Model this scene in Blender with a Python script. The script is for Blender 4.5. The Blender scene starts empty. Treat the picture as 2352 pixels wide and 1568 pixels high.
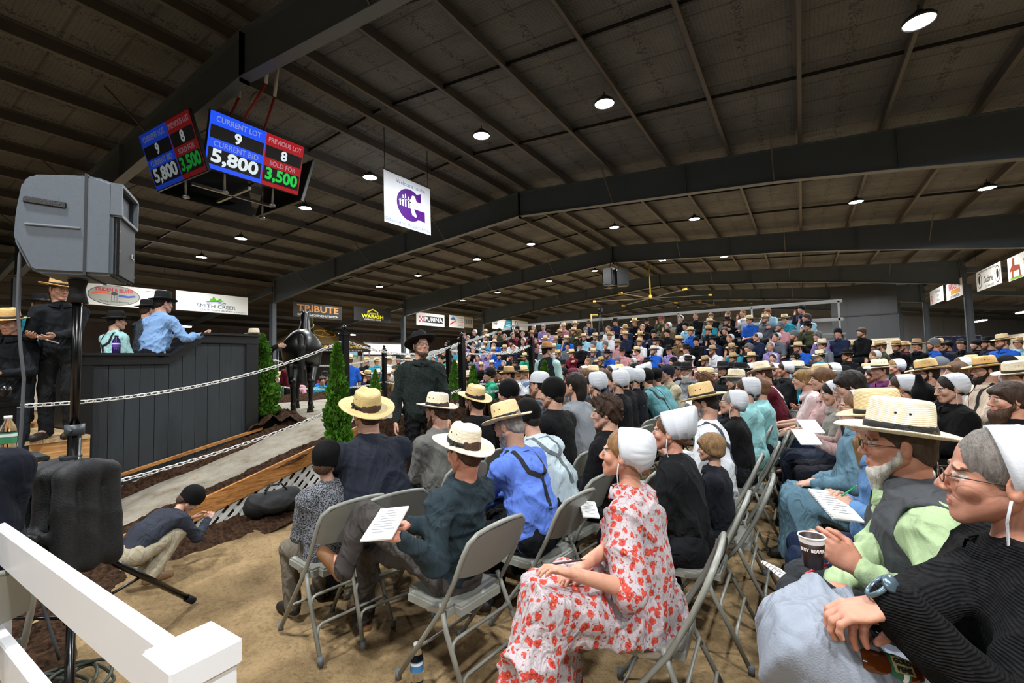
import bpy, bmesh, math, random
import numpy as np
from mathutils import Vector, Matrix, Euler
random.seed(7); np.random.seed(7)
SC = bpy.context.scene
PI = math.pi
# ---------------------------------------------------------------- camera
H = 1.62                      # eye height of the photographer, metres above the arena floor
FPX = 1045.0                  # focal length over a frame 2352 wide (16 mm on 36 mm)
YAW, PITCH, ROLL = 0.56626556, 0.04921641, -0.02469156
_f = np.array([-math.sin(YAW) * math.cos(PITCH), math.cos(YAW) * math.cos(PITCH), math.sin(PITCH)])
_r0 = np.array([math.cos(YAW), math.sin(YAW), 0.0]); _u0 = np.cross(_r0, _f)
_r = _r0 * math.cos(ROLL) + _u0 * math.sin(ROLL); _u = _u0 * math.cos(ROLL) - _r0 * math.sin(ROLL)
cam_data = bpy.data.cameras.new('camera'); cam = bpy.data.objects.new('camera', cam_data)
SC.collection.objects.link(cam); SC.camera = cam
cam_data.sensor_width = 36.0; cam_data.lens = 36.0 * FPX / 2352.0
cam_data.clip_start = 0.05; cam_data.clip_end = 300
cam.matrix_world = Matrix(((_r[0], _u[0], -_f[0], 0), (_r[1], _u[1], -_f[1], 0), (_r[2], _u[2], -_f[2], H), (0, 0, 0, 1)))
# ---------------------------------------------------------------- world, exposure
w = bpy.data.worlds.new('world'); SC.world = w; w.use_nodes = True
w.node_tree.nodes['Background'].inputs[0].default_value = (0.5, 0.55, 0.62, 1)
w.node_tree.nodes['Background'].inputs[1].default_value = 0.05
SC.view_settings.view_transform = 'Standard'; SC.view_settings.look = 'None'
SC.view_settings.exposure = -0.15; SC.view_settings.gamma = 1.0
SC.view_settings.use_curve_mapping = False
SC.cycles.max_bounces = 6; SC.cycles.diffuse_bounces = 4; SC.cycles.glossy_bounces = 3; SC.cycles.transmission_bounces = 5; SC.cycles.caustics_reflective = False; SC.cycles.caustics_refractive = False
LAMP_POWER = 330.0            # watts of each high-bay lamp
LAMP_EMIT = 60.0
# ---------------------------------------------------------------- survey helpers (a measured direction and distance give a point of the place)
def ray(u, v):
    return _f + (u - 1176.0) / FPX * _r - (v - 784.0) / FPX * _u
def at(u, v, d=None, X=None, Y=None, z=None):
    q = ray(u, v)
    if d is not None: t = d
    elif X is not None: t = X / q[0]
    elif Y is not None: t = Y / q[1]
    else: t = (z - H) / q[2]
    p = q * t
    return Vector((p[0], p[1], p[2] + H))
# ---------------------------------------------------------------- object helpers
COL = SC.collection
def hexc(h):
    h = h.lstrip('#'); c = [int(h[i:i + 2], 16) / 255 for i in (0, 2, 4)]
    return tuple(x / 12.92 if x <= 0.04045 else ((x + 0.055) / 1.055) ** 2.4 for x in c) + (1.0,)
def link(o, parent=None):
    COL.objects.link(o)
    if parent is not None: o.parent = parent
    return o
def tag(o, label=None, cat=None, group=None, kind=None):
    if label: o['label'] = label
    if cat: o['category'] = cat
    if group: o['group'] = group
    if kind: o['kind'] = kind
    return o
def empty(name, loc=(0, 0, 0), rz=0.0, label=None, cat=None, group=None, kind=None, parent=None):
    o = bpy.data.objects.new(name, None); o.empty_display_size = 0.1
    o.location = loc; o.rotation_euler = (0, 0, rz); link(o, parent)
    return tag(o, label, cat, group, kind)
def obj(name, me, parent=None, mat=None, color=None, loc=None, rot=None, scale=None):
    o = bpy.data.objects.new(name, me); link(o, parent)
    if mat is not None and not me.materials: me.materials.append(mat)
    if color is not None: o.color = color if len(color) == 4 else tuple(color) + (1,)
    if loc is not None: o.location = loc
    if rot is not None: o.rotation_euler = rot
    if scale is not None: o.scale = (scale,) * 3 if isinstance(scale, (int, float)) else scale
    return o
def mesh_np(name, V, quads=None, tris=None, mats=None, fm=None, smooth=True):
    V = np.asarray(V, np.float32)
    me = bpy.data.meshes.new(name)
    nq = 0 if quads is None else len(quads); nt = 0 if tris is None else len(tris)
    loops = np.concatenate(([np.asarray(quads, np.int32).ravel()] if nq else []) + ([np.asarray(tris, np.int32).ravel()] if nt else []))
    sizes = np.concatenate([np.full(nq, 4, np.int32), np.full(nt, 3, np.int32)])
    starts = np.concatenate([[0], np.cumsum(sizes)[:-1]]).astype(np.int32)
    me.vertices.add(len(V)); me.vertices.foreach_set('co', V.ravel())
    me.loops.add(len(loops)); me.loops.foreach_set('vertex_index', loops)
    me.polygons.add(len(sizes)); me.polygons.foreach_set('loop_start', starts); me.polygons.foreach_set('loop_total', sizes)
    if fm is not None: me.polygons.foreach_set('material_index', np.asarray(fm, np.int32))
    me.polygons.foreach_set('use_smooth', np.full(len(sizes), smooth))
    me.update(calc_edges=True)
    for m in (mats or []): me.materials.append(m)
    return me
class MB:
    """collects simple shapes and builds them as one mesh"""
    def __init__(s): s.V = []; s.F = []; s.S = []; s.M = []; s.m = 0
    def add(s, V, F, smooth=False):
        b = len(s.V); s.V += [tuple(v) for v in V]; s.F += [tuple(i + b for i in f) for f in F]
        s.S += [smooth] * len(F); s.M += [s.m] * len(F); return s
    def box(s, c, d, rz=0.0, R=None):
        x, y, z = d[0] / 2, d[1] / 2, d[2] / 2
        P = [Vector((i * x, j * y, k * z)) for k in (-1, 1) for j in (-1, 1) for i in (-1, 1)]
        R = R or Matrix.Rotation(rz, 3, 'Z'); c = Vector(c)
        return s.add([R @ p + c for p in P], [(0, 2, 3, 1), (4, 5, 7, 6), (0, 1, 5, 4), (2, 6, 7, 3), (0, 4, 6, 2), (1, 3, 7, 5)])
    def bbox(s, c, d, b=0.01, rz=0.0, R=None):
        """box with chamfered edges"""
        bm = bmesh.new(); bmesh.ops.create_cube(bm, size=1)
        bmesh.ops.scale(bm, vec=d, verts=bm.verts)
        bmesh.ops.bevel(bm, geom=bm.edges[:], offset=b, segments=2, affect='EDGES')
        R = R or Matrix.Rotation(rz, 3, 'Z'); c = Vector(c); bm.verts.index_update()
        s.add([R @ v.co + c for v in bm.verts], [[v.index for v in f.verts] for f in bm.faces]); bm.free(); return s
    def beam(s, a, b, wd, ht, up=(0, 0, 1)):
        """rectangular bar from a to b"""
        a = Vector(a); b = Vector(b); y = (b - a); L = y.length; y.normalize(); x = y.cross(Vector(up)); x.normalize(); z = x.cross(y)
        R = Matrix((x, y, z)).transposed()
        return s.box((a + b) / 2, (wd, L, ht), R=R)
    def tube(s, pts, r, n=8, closed=False, caps=True):
        pts = [Vector(p) for p in pts]; N = len(pts); rs = r if isinstance(r, (list, tuple)) else [r] * N
        V = []; F = []; up = None
        for i, p in enumerate(pts):
            if closed: t = pts[(i + 1) % N] - pts[i - 1]
            else: t = pts[min(i + 1, N - 1)] - pts[max(i - 1, 0)]
            t.normalize()
            if up is None: up = Vector((0, 0, 1)) if abs(t.z) < 0.9 else Vector((1, 0, 0))
            x = t.cross(up); 
            if x.length < 1e-4: x = t.cross(Vector((0.3, 1, 0.2)))
            x.normalize(); y = x.cross(t); up = y
            for k in range(n):
                a = 2 * PI * k / n; V.append(p + (x * math.cos(a) + y * math.sin(a)) * rs[i])
        for i in range(N if closed else N - 1):
            j = (i + 1) % N
            for k in range(n):
                k2 = (k + 1) % n; F.append((i * n + k, i * n + k2, j * n + k2, j * n + k))
        s.add(V, F, True)
        if caps and not closed:
            b = len(s.V) - len(V); s.F += [tuple(b + k for k in range(n))[::-1], tuple(b + (N - 1) * n + k for k in range(n))]; s.S += [False] * 2; s.M += [s.m] * 2
        return s
    def lathe(s, prof, n=24, c=(0, 0, 0), R=None, sx=1, sy=1):
        V = []; F = []; c = Vector(c); m = len(prof)
        for (r, z) in prof:
            for k in range(n):
                a = 2 * PI * k / n; p = Vector((r * math.cos(a) * sx, r * math.sin(a) * sy, z)); V.append((R @ p if R else p) + c)
        for i in range(m - 1):
            for k in range(n):
                k2 = (k + 1) % n; F.append((i * n + k, i * n + k2, (i + 1) * n + k2, (i + 1) * n + k))
        return s.add(V, F, True)
    def prism(s, pts, y0, y1, f=lambda x, z, y: (x, y, z)):
        """polygon in xz extruded along y"""
        n = len(pts); V = [f(x, z, y0) for x, z in pts] + [f(x, z, y1) for x, z in pts]
        F = [tuple(range(n)), tuple(range(n, 2 * n))[::-1]] + [(i, n + i, n + (i + 1) % n, (i + 1) % n) for i in range(n)]
        return s.add(V, F)
    def mesh(s, name, mats=None):
        me = bpy.data.meshes.new(name); me.from_pydata([tuple(v) for v in s.V], [], s.F)
        me.polygons.foreach_set('use_smooth', s.S); me.polygons.foreach_set('material_index', s.M)
        for m in (mats if isinstance(mats, (list, tuple)) else [mats] if mats else []): me.materials.append(m)
        me.update(); return me
    def build(s, name, mats, parent=None, **k): return obj(name, s.mesh(name, mats), parent, **k)
def fixn(me):
    bm = bmesh.new(); bm.from_mesh(me); bmesh.ops.recalc_face_normals(bm, faces=bm.faces[:]); bm.to_mesh(me); bm.free(); return me
# ---------------------------------------------------------------- materials
MATS = {}
def nodes_of(name):
    m = bpy.data.materials.new(name); m.use_nodes = True; nt = m.node_tree; b = nt.nodes['Principled BSDF']; return m, nt, b
def N(nt, t, **k):
    n = nt.nodes.new(t)
    for a, v in k.items():
        if a.startswith('i_'): n.inputs[int(a[2:]) if a[2:].isdigit() else a[2:].replace('_', ' ')].default_value = v
        else: setattr(n, a, v)
    return n
def ramp(nt, stops, interp='LINEAR'):
    r = nt.nodes.new('ShaderNodeValToRGB'); e = r.color_ramp.elements; r.color_ramp.interpolation = interp
    e[0].position, e[0].color = stops[0]; e[1].position, e[1].color = stops[1]
    for p, c in stops[2:]: x = e.new(p); x.color = c
    return r
def mat(name, col, rough=0.6, metal=0.0, bump=0.0, bscale=60, var=0.0, vscale=4, emit=None, estr=0, spec=None, alpha=None, trans=None, coat=None, objcol=False, stretch=None):
    if name in MATS: return MATS[name]
    m, nt, b = nodes_of(name); c = hexc(col) if isinstance(col, str) else tuple(col)[:3] + (1,)
    b.inputs['Base Color'].default_value = c; b.inputs['Roughness'].default_value = rough; b.inputs['Metallic'].default_value = metal
    L = nt.links.new; tc = N(nt, 'ShaderNodeTexCoord'); vec = tc.outputs['Object']
    if stretch:
        mp = N(nt, 'ShaderNodeMapping'); mp.inputs['Scale'].default_value = stretch; L(vec, mp.inputs[0]); vec = mp.outputs[0]
    src = None
    if objcol: oi = N(nt, 'ShaderNodeObjectInfo'); src = oi.outputs['Color']
    if var > 0:
        n = N(nt, 'ShaderNodeTexNoise'); n.inputs['Scale'].default_value = vscale; n.inputs['Detail'].default_value = 6; L(vec, n.inputs['Vector'])
        r = ramp(nt, [(0.25, (1 - var,) * 3 + (1,)), (0.75, (1 + var * 0.6,) * 3 + (1,))]); L(n.outputs[0], r.inputs[0])
        mx = N(nt, 'ShaderNodeMix', data_type='RGBA', blend_type='MULTIPLY'); mx.inputs[0].default_value = 1
        if src is not None: L(src, mx.inputs[6])
        else: mx.inputs[6].default_value = c
        L(r.outputs[0], mx.inputs[7]); src = mx.outputs[2]
    if src is not None: L(src, b.inputs['Base Color'])
    if bump > 0:
        n2 = N(nt, 'ShaderNodeTexNoise'); n2.inputs['Scale'].default_value = bscale; n2.inputs['Detail'].default_value = 4; L(vec, n2.inputs['Vector'])
        bp = N(nt, 'ShaderNodeBump'); bp.inputs['Strength'].default_value = bump; bp.inputs['Distance'].default_value = 0.01
        L(n2.outputs[0], bp.inputs['Height']); L(bp.outputs[0], b.inputs['Normal'])
    if emit is not None:
        b.inputs['Emission Color'].default_value = hexc(emit) if isinstance(emit, str) else emit; b.inputs['Emission Strength'].default_value = estr
    if spec is not None: b.inputs['Specular IOR Level'].default_value = spec
    if trans is not None: b.inputs['Transmission Weight'].default_value = trans; b.inputs['IOR'].default_value = 1.33
    if coat: b.inputs['Coat Weight'].default_value = coat
    MATS[name] = m; return m
# ---------------------------------------------------------------- the hall's lamps (positions used again for their housings)
RIDGE_X, XL, XR, BAY, Y0 = -7.80, -22.65, 7.04, 9.0, 3.97
PITCH_R = 0.0808
def zbeam(x): return 6.58 - PITCH_R * abs(x - RIDGE_X)      # underside of the rafters
def zdeck(x): return 7.62 - PITCH_R * abs(x - RIDGE_X)      # underside of the roof deck
LAMP_X = (4.55, 1.65, -3.1, -6.15, -10.05, -13.1, -17.0, -20.0)
LAMP_Y = (-9.0, -0.4, 8.55, 17.6, 25.1, 34.0, 43.0, 52.0)  # rows at negative y are out of view, added to light the near seats
def lamp(x, y, z, e, r=0.17):
    l = bpy.data.lights.new('bay_light', 'AREA'); l.shape = 'DISK'; l.size = r * 2; l.energy = e; l.color = (0.96, 0.985, 1.0); l.spread = math.radians(165)
    o = bpy.data.objects.new('bay_light', l); COL.objects.link(o); o.location = (x, y, z); return o
LAMPS = [(x, y) for y in LAMP_Y for x in LAMP_X if y > 0 or x > -8]
for x, y in LAMPS:
    if True:
        lamp(x, y, zdeck(x) - 0.50, LAMP_POWER)
AISLE = [(-26.0, 9.5, 3.9), (-26.0, 19.5, 3.9), (-26.0, 27.5, 3.9), (-26.0, 36.0, 3.9), (-26, 2, 3.9), (11.0, 30.0, 3.9), (11.0, 38.0, 3.9), (11.0, 22.0, 3.9), (11, 46, 3.9), (11, 12, 3.9)]
for (x, y, z) in AISLE: lamp(x, y, z - 0.06, 220, 0.3)
# ---------------------------------------------------------------- implicit surfaces: bodies, heads, hands, the horse
def nrm(v): v = np.asarray(v, float); return v / (np.linalg.norm(v) + 1e-9)
def rotm(yaw=0, pitch=0, roll=0):
    """facing +Y: yaw about Z (left +), pitch about X (up +), roll about Y"""
    return np.array(Matrix.Rotation(yaw, 3, 'Z') @ Matrix.Rotation(pitch, 3, 'X') @ Matrix.Rotation(roll, 3, 'Y'))
class P_:
    pass
def cone(a, b, ra, rb, k=0.03, lab=0, sc=None, R=None, sub=False):
    p = P_(); p.t = 'c'; p.a = np.asarray(a, float); p.b = np.asarray(b, float); p.ra = ra; p.rb = rb; p.k = k; p.lab = lab; p.sub = sub
    p.sc = None if sc is None else np.asarray(sc, float); p.R = None if R is None else np.asarray(R)
    e = max(ra, rb) * (1 if sc is None else max(sc)) + k + 0.01
    p.lo = np.minimum(p.a, p.b) - e; p.hi = np.maximum(p.a, p.b) + e; return p
def ell(c, r, k=0.03, lab=0, R=None, sub=False):
    p = P_(); p.t = 'e'; p.c = np.asarray(c, float); p.r = np.asarray(r, float); p.k = k; p.lab = lab; p.R = None if R is None else np.asarray(R); p.sub = sub
    e = max(r) + k + 0.01; p.lo = p.c - e; p.hi = p.c + e; return p
def pdist(p, X):
    if p.t == 'e':
        q = X - p.c
        if p.R is not None: q = q @ p.R
        n = np.linalg.norm(q / p.r, axis=-1); n2 = np.linalg.norm(q / p.r ** 2, axis=-1) + 1e-9
        return np.where(n > 0.05, n * (n - 1.0) / n2, -min(p.r))
    a, b = p.a, p.b
    if p.sc is not None:
        Q = X; 
        if p.R is not None: Q = X @ p.R; a = a @ p.R; b = b @ p.R
        Q = Q / p.sc; a = a / p.sc; b = b / p.sc
    else: Q = X
    ab = b - a; L2 = ab @ ab + 1e-12
    t = np.clip(((Q - a) @ ab) / L2, 0, 1)
    d = np.linalg.norm(Q - a - t[..., None] * ab, axis=-1) - (p.ra + t * (p.rb - p.ra))
    return d * (1 if p.sc is None else float(min(p.sc)))
def sdf_mesh(prims, h, post=None, cap=0.06):
    lo = np.min([p.lo for p in prims if not p.sub], axis=0) - h; hi = np.max([p.hi for p in prims if not p.sub], axis=0) + h
    n = np.ceil((hi - lo) / h).astype(int) + 1
    ax = [lo[i] + h * np.arange(n[i]) for i in range(3)]
    Fd = np.full(n, cap, np.float32)
    for p in prims:
        i0 = np.maximum(((p.lo - lo) / h).astype(int), 0); i1 = np.minimum(((p.hi - lo) / h).astype(int) + 2, n)
        if (i1 <= i0).any(): continue
        g = np.stack(np.meshgrid(ax[0][i0[0]:i1[0]], ax[1][i0[1]:i1[1]], ax[2][i0[2]:i1[2]], indexing='ij'), -1)
        d = pdist(p, g); sl = (slice(i0[0], i1[0]), slice(i0[1], i1[1]), slice(i0[2], i1[2])); f = Fd[sl]; k = max(p.k, 1e-4)
        if p.sub:
            d = -d; t = np.clip(0.5 - 0.5 * (d - f) / k, 0, 1) if False else np.clip(0.5 + 0.5 * (d - f) / k, 0, 1)
            Fd[sl] = f * (1 - t) + d * t + k * t * (1 - t)
        else:
            t = np.clip(0.5 + 0.5 * (f - d) / k, 0, 1)
            Fd[sl] = f * (1 - t) + d * t - k * t * (1 - t)
    if post is not None: Fd = post(Fd, ax)
    ins = Fd < 0
    # surface nets
    c = [ins[i:n[0] - 1 + i, j:n[1] - 1 + j, k:n[2] - 1 + k] for i in (0, 1) for j in (0, 1) for k in (0, 1)]
    s = np.zeros(c[0].shape, np.int8)
    for x in c: s += x
    act = (s > 0) & (s < 8); idx = np.argwhere(act)
    vid = np.full(act.shape, -1, np.int32); vid[act] = np.arange(len(idx))
    I, J, K = idx.T
    co = np.array([(i, j, k) for i in (0, 1) for j in (0, 1) for k in (0, 1)])
    val = np.stack([Fd[I + a, J + b, K + cc] for a, b, cc in co], 1)
    acc = np.zeros((len(idx), 3)); cnt = np.zeros(len(idx))
    for a in range(8):
        for b in range(a + 1, 8):
            if np.abs(co[a] - co[b]).sum() != 1: continue
            va, vb = val[:, a], val[:, b]; m = (va < 0) != (vb < 0)
            t = np.where(m, va / np.where(m, va - vb, 1), 0)
            acc += np.where(m[:, None], co[a] + t[:, None] * (co[b] - co[a]), 0); cnt += m
    V = (idx + acc / cnt[:, None]) * h + lo
    Q = []
    for axx in range(3):
        u, v = (axx + 1) % 3, (axx + 2) % 3
        sl0 = [slice(None)] * 3; sl1 = [slice(None)] * 3; sl0[axx] = slice(0, n[axx] - 1); sl1[axx] = slice(1, n[axx])
        A0 = ins[tuple(sl0)]; A1 = ins[tuple(sl1)]; e = np.argwhere(A0 != A1)
        e = e[(e[:, u] > 0) & (e[:, v] > 0) & (e[:, u] < n[u] - 1) & (e[:, v] < n[v] - 1)]
        if not len(e): continue
        def cell(du, dv):
            q = e.copy(); q[:, u] -= du; q[:, v] -= dv; return vid[q[:, 0], q[:, 1], q[:, 2]]
        q = np.stack([cell(1, 1), cell(0, 1), cell(0, 0), cell(1, 0)], 1)
        fl = ~A0[e[:, 0], e[:, 1], e[:, 2]]; q[fl] = q[fl][:, ::-1]; Q.append(q)
    Q = np.concatenate(Q); Q = Q[(Q >= 0).all(1)]
    return V, Q
def labels(prims, V, Q):
    C = V[Q].mean(1); best = np.full(len(C), 1e9); lab = np.zeros(len(C), np.int32)
    for p in prims:
        if p.sub: continue
        d = pdist(p, C) ; m = d < best; best[m] = d[m]; lab[m] = p.lab
    return lab
def wrinkle(V, seed, amp, freq=22.0):
    rs = np.random.RandomState(seed); out = np.zeros(len(V)); W = V * 1.0
    W = W + 0.03 * np.sin(V[:, [1, 2, 0]] * 9 + seed)
    for i in range(7):
        d = nrm(rs.normal(size=3) * np.array([1, 1, 0.8])); f = freq * (0.45 + rs.rand() * 0.9); ph = rs.rand(3) * 6.3
        s = np.sin(W @ d * f + ph[0] + 0.9 * np.sin(W @ nrm(rs.normal(size=3)) * f * 0.45 + ph[1]))
        m = 0.5 + 0.5 * np.sin(W @ nrm(rs.normal(size=3)) * f * 0.35 + ph[2]); out += m * ((1 - np.abs(s)) ** 3 - 0.22) * (0.5 + rs.rand())
    return out / 2.2 * amp
def vnormals(V, Q):
    a = V[Q[:, 2]] - V[Q[:, 0]]; b = V[Q[:, 3]] - V[Q[:, 1]]; fn = np.cross(a, b); Nn = np.zeros_like(V)
    for i in range(4): np.add.at(Nn, Q[:, i], fn)
    return Nn / (np.linalg.norm(Nn, axis=1, keepdims=True) + 1e-12)
def smooth(V, Q, it=1, f=0.5):
    for _ in range(it):
        acc = np.zeros_like(V); cnt = np.zeros(len(V))
        for i in range(4):
            np.add.at(acc, Q[:, i], V[Q[:, (i + 1) % 4]]); np.add.at(cnt, Q[:, i], 1)
            np.add.at(acc, Q[:, i], V[Q[:, i - 1]]); np.add.at(cnt, Q[:, i], 1)
        V = V * (1 - f) + f * acc / cnt[:, None]
    return V
# ---------------------------------------------------------------- people: materials
def straw_mat(name, base, dark, lace=False):
    m, nt, b = nodes_of(name); L = nt.links.new; tc = N(nt, 'ShaderNodeTexCoord')
    sep = N(nt, 'ShaderNodeSeparateXYZ'); L(tc.outputs['Object'], sep.inputs[0])
    # rings that run round the crown and along the brim
    ln = N(nt, 'ShaderNodeVectorMath', operation='LENGTH'); cx = N(nt, 'ShaderNodeCombineXYZ'); L(sep.outputs[0], cx.inputs[0]); L(sep.outputs[1], cx.inputs[1]); L(cx.outputs[0], ln.inputs[0])
    ad = N(nt, 'ShaderNodeMath', operation='SUBTRACT'); L(ln.outputs['Value'], ad.inputs[0]); L(sep.outputs[2], ad.inputs[1])
    w1 = N(nt, 'ShaderNodeMath', operation='MULTIPLY'); L(ad.outputs[0], w1.inputs[0]); w1.inputs[1].default_value = 820
    s1 = N(nt, 'ShaderNodeMath', operation='SINE'); L(w1.outputs[0], s1.inputs[0])
    at2 = N(nt, 'ShaderNodeMath', operation='ARCTAN2'); L(sep.outputs[1], at2.inputs[0]); L(sep.outputs[0], at2.inputs[1])
    w2 = N(nt, 'ShaderNodeMath', operation='MULTIPLY'); L(at2.outputs[0], w2.inputs[0]); w2.inputs[1].default_value = 150
    s2 = N(nt, 'ShaderNodeMath', operation='SINE'); L(w2.outputs[0], s2.inputs[0])
    mu = N(nt, 'ShaderNodeMath', operation='MULTIPLY_ADD'); L(s1.outputs[0], mu.inputs[0]); L(s2.outputs[0], mu.inputs[1]); mu.inputs[2].default_value = 0.5
    no = N(nt, 'ShaderNodeTexNoise'); no.inputs['Scale'].default_value = 70; L(tc.outputs['Object'], no.inputs['Vector'])
    a2 = N(nt, 'ShaderNodeMath', operation='MULTIPLY_ADD'); L(mu.outputs[0], a2.inputs[0]); a2.inputs[1].default_value = 0.45; L(no.outputs[0], a2.inputs[2])
    r = ramp(nt, [(0.15, hexc(dark)), (0.75, hexc(base))]); L(a2.outputs[0], r.inputs[0])
    oi = N(nt, 'ShaderNodeObjectInfo'); mx = N(nt, 'ShaderNodeMix', data_type='RGBA', blend_type='MULTIPLY'); mx.inputs[0].default_value = 1
    L(r.outputs[0], mx.inputs[6]); L(oi.outputs['Color'], mx.inputs[7]); L(mx.outputs[2], b.inputs['Base Color'])
    bp = N(nt, 'ShaderNodeBump'); bp.inputs['Strength'].default_value = 0.35; bp.inputs['Distance'].default_value = 0.002; L(s1.outputs[0], bp.inputs['Height']); L(bp.outputs[0], b.inputs['Normal'])
    b.inputs['Roughness'].default_value = 0.62; return m
M_STRAW = straw_mat('straw', '#ece0c6', '#bfa47a')
M_FELT = mat('felt', '#ffffff', 0.85, bump=0.15, bscale=220, objcol=True, spec=0.2)
M_BAND = mat('hat_band', '#0d0c0c', 0.7)
M_CLOTH = mat('cloth', '#ffffff', 0.88, bump=0.22, bscale=260, var=0.10, vscale=7, objcol=True, spec=0.2)
def add_folds(m, scale=5.5, dist=0.030, st=0.5):
    nt = m.node_tree; L = nt.links.new; b = nt.nodes['Principled BSDF']; tc = N(nt, 'ShaderNodeTexCoord'); mp = N(nt, 'ShaderNodeMapping'); mp.inputs['Scale'].default_value = (1.3, 1.3, 0.75); L(tc.outputs['Object'], mp.inputs[0])
    n = N(nt, 'ShaderNodeTexNoise'); n.inputs['Scale'].default_value = scale; n.inputs['Detail'].default_value = 2.5; n.inputs['Distortion'].default_value = 1.6; n.inputs['Roughness'].default_value = 0.45; L(mp.outputs[0], n.inputs['Vector'])
    r = ramp(nt, [(0.38, (0, 0, 0, 1)), (0.52, (1, 1, 1, 1)), (0.66, (0.25, 0.25, 0.25, 1))], 'B_SPLINE'); L(n.outputs[0], r.inputs[0])
    bp = N(nt, 'ShaderNodeBump'); bp.inputs['Strength'].default_value = st; bp.inputs['Distance'].default_value = dist; L(r.outputs[0], bp.inputs['Height'])
    if b.inputs['Normal'].links: L(b.inputs['Normal'].links[0].from_socket, bp.inputs['Normal'])
    L(bp.outputs[0], b.inputs['Normal'])
add_folds(M_CLOTH)
M_HAIR = mat('hair', '#ffffff', 0.6, bump=0.9, bscale=110, var=0.45, vscale=55, objcol=True, stretch=(1, 1, 0.22), spec=0.3)
M_KAPP = mat('white_organdie', '#c9ccd2', 0.75, bump=0.1, bscale=180, var=0.05, vscale=20, spec=0.2)
def skin_mat():
    m, nt, b = nodes_of('skin'); L = nt.links.new; tc = N(nt, 'ShaderNodeTexCoord')
    n = N(nt, 'ShaderNodeTexNoise'); n.inputs['Scale'].default_value = 22; n.inputs['Detail'].default_value = 5; L(tc.outputs['Object'], n.inputs['Vector'])
    r = ramp(nt, [(0.25, hexc('#b58670')), (0.75, hexc('#c79c86'))]); L(n.outputs[0], r.inputs[0])
    oi = N(nt, 'ShaderNodeObjectInfo'); mx = N(nt, 'ShaderNodeMix', data_type='RGBA', blend_type='MULTIPLY'); mx.inputs[0].default_value = 1
    L(r.outputs[0], mx.inputs[6]); L(oi.outputs['Color'], mx.inputs[7]); L(mx.outputs[2], b.inputs['Base Color'])
    n2 = N(nt, 'ShaderNodeTexNoise'); n2.inputs['Scale'].default_value = 160; L(tc.outputs['Object'], n2.inputs['Vector'])
    bp = N(nt, 'ShaderNodeBump'); bp.inputs['Strength'].default_value = 0.25; bp.inputs['Distance'].default_value = 0.002; L(n2.outputs[0], bp.inputs['Height']); L(bp.outputs[0], b.inputs['Normal'])
    b.inputs['Roughness'].default_value = 0.52; b.inputs['Subsurface Weight'].default_value = 0.0; return m
M_SKIN = skin_mat()
M_EYE = mat('eye_white', '#b8aea4', 0.3); M_IRIS = mat('iris', '#2b2320', 0.2); M_LIP = mat('lip', '#b06f5e', 0.5); M_BROW = mat('brow', '#5a4434', 0.8)
BODYM = [M_SKIN, M_EYE, M_IRIS, M_LIP, M_BROW]
def knit_mat(name, c1, c2, scale=90, bump=0.7):
    m, nt, b = nodes_of(name); L = nt.links.new; tc = N(nt, 'ShaderNodeTexCoord')
    n = N(nt, 'ShaderNodeTexNoise'); n.inputs['Scale'].default_value = scale; n.inputs['Detail'].default_value = 3; L(tc.outputs['Object'], n.inputs['Vector'])
    r = ramp(nt, [(0.4, hexc(c1)), (0.6, hexc(c2))]); L(n.outputs[0], r.inputs[0]); L(r.outputs[0], b.inputs['Base Color'])
    wv = N(nt, 'ShaderNodeTexWave', bands_direction='Z'); wv.inputs['Scale'].default_value = 60; wv.inputs['Distortion'].default_value = 2; L(tc.outputs['Object'], wv.inputs['Vector'])
    bp = N(nt, 'ShaderNodeBump'); bp.inputs['Strength'].default_value = bump; bp.inputs['Distance'].default_value = 0.004; L(wv.outputs[0], bp.inputs['Height']); L(bp.outputs[0], b.inputs['Normal'])
    b.inputs['Roughness'].default_value = 0.95; b.inputs['Specular IOR Level'].default_value = 0.15; return m
M_FUZZ = knit_mat('grey_fleck_wool', '#1b1c20', '#8d9096', 120)
M_KNITG = knit_mat('charcoal_green_knit', '#1d2422', '#333c39', 140)
M_RIB = knit_mat('black_rib_knit', '#0a0a0b', '#151517', 60, 0.9)
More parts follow.
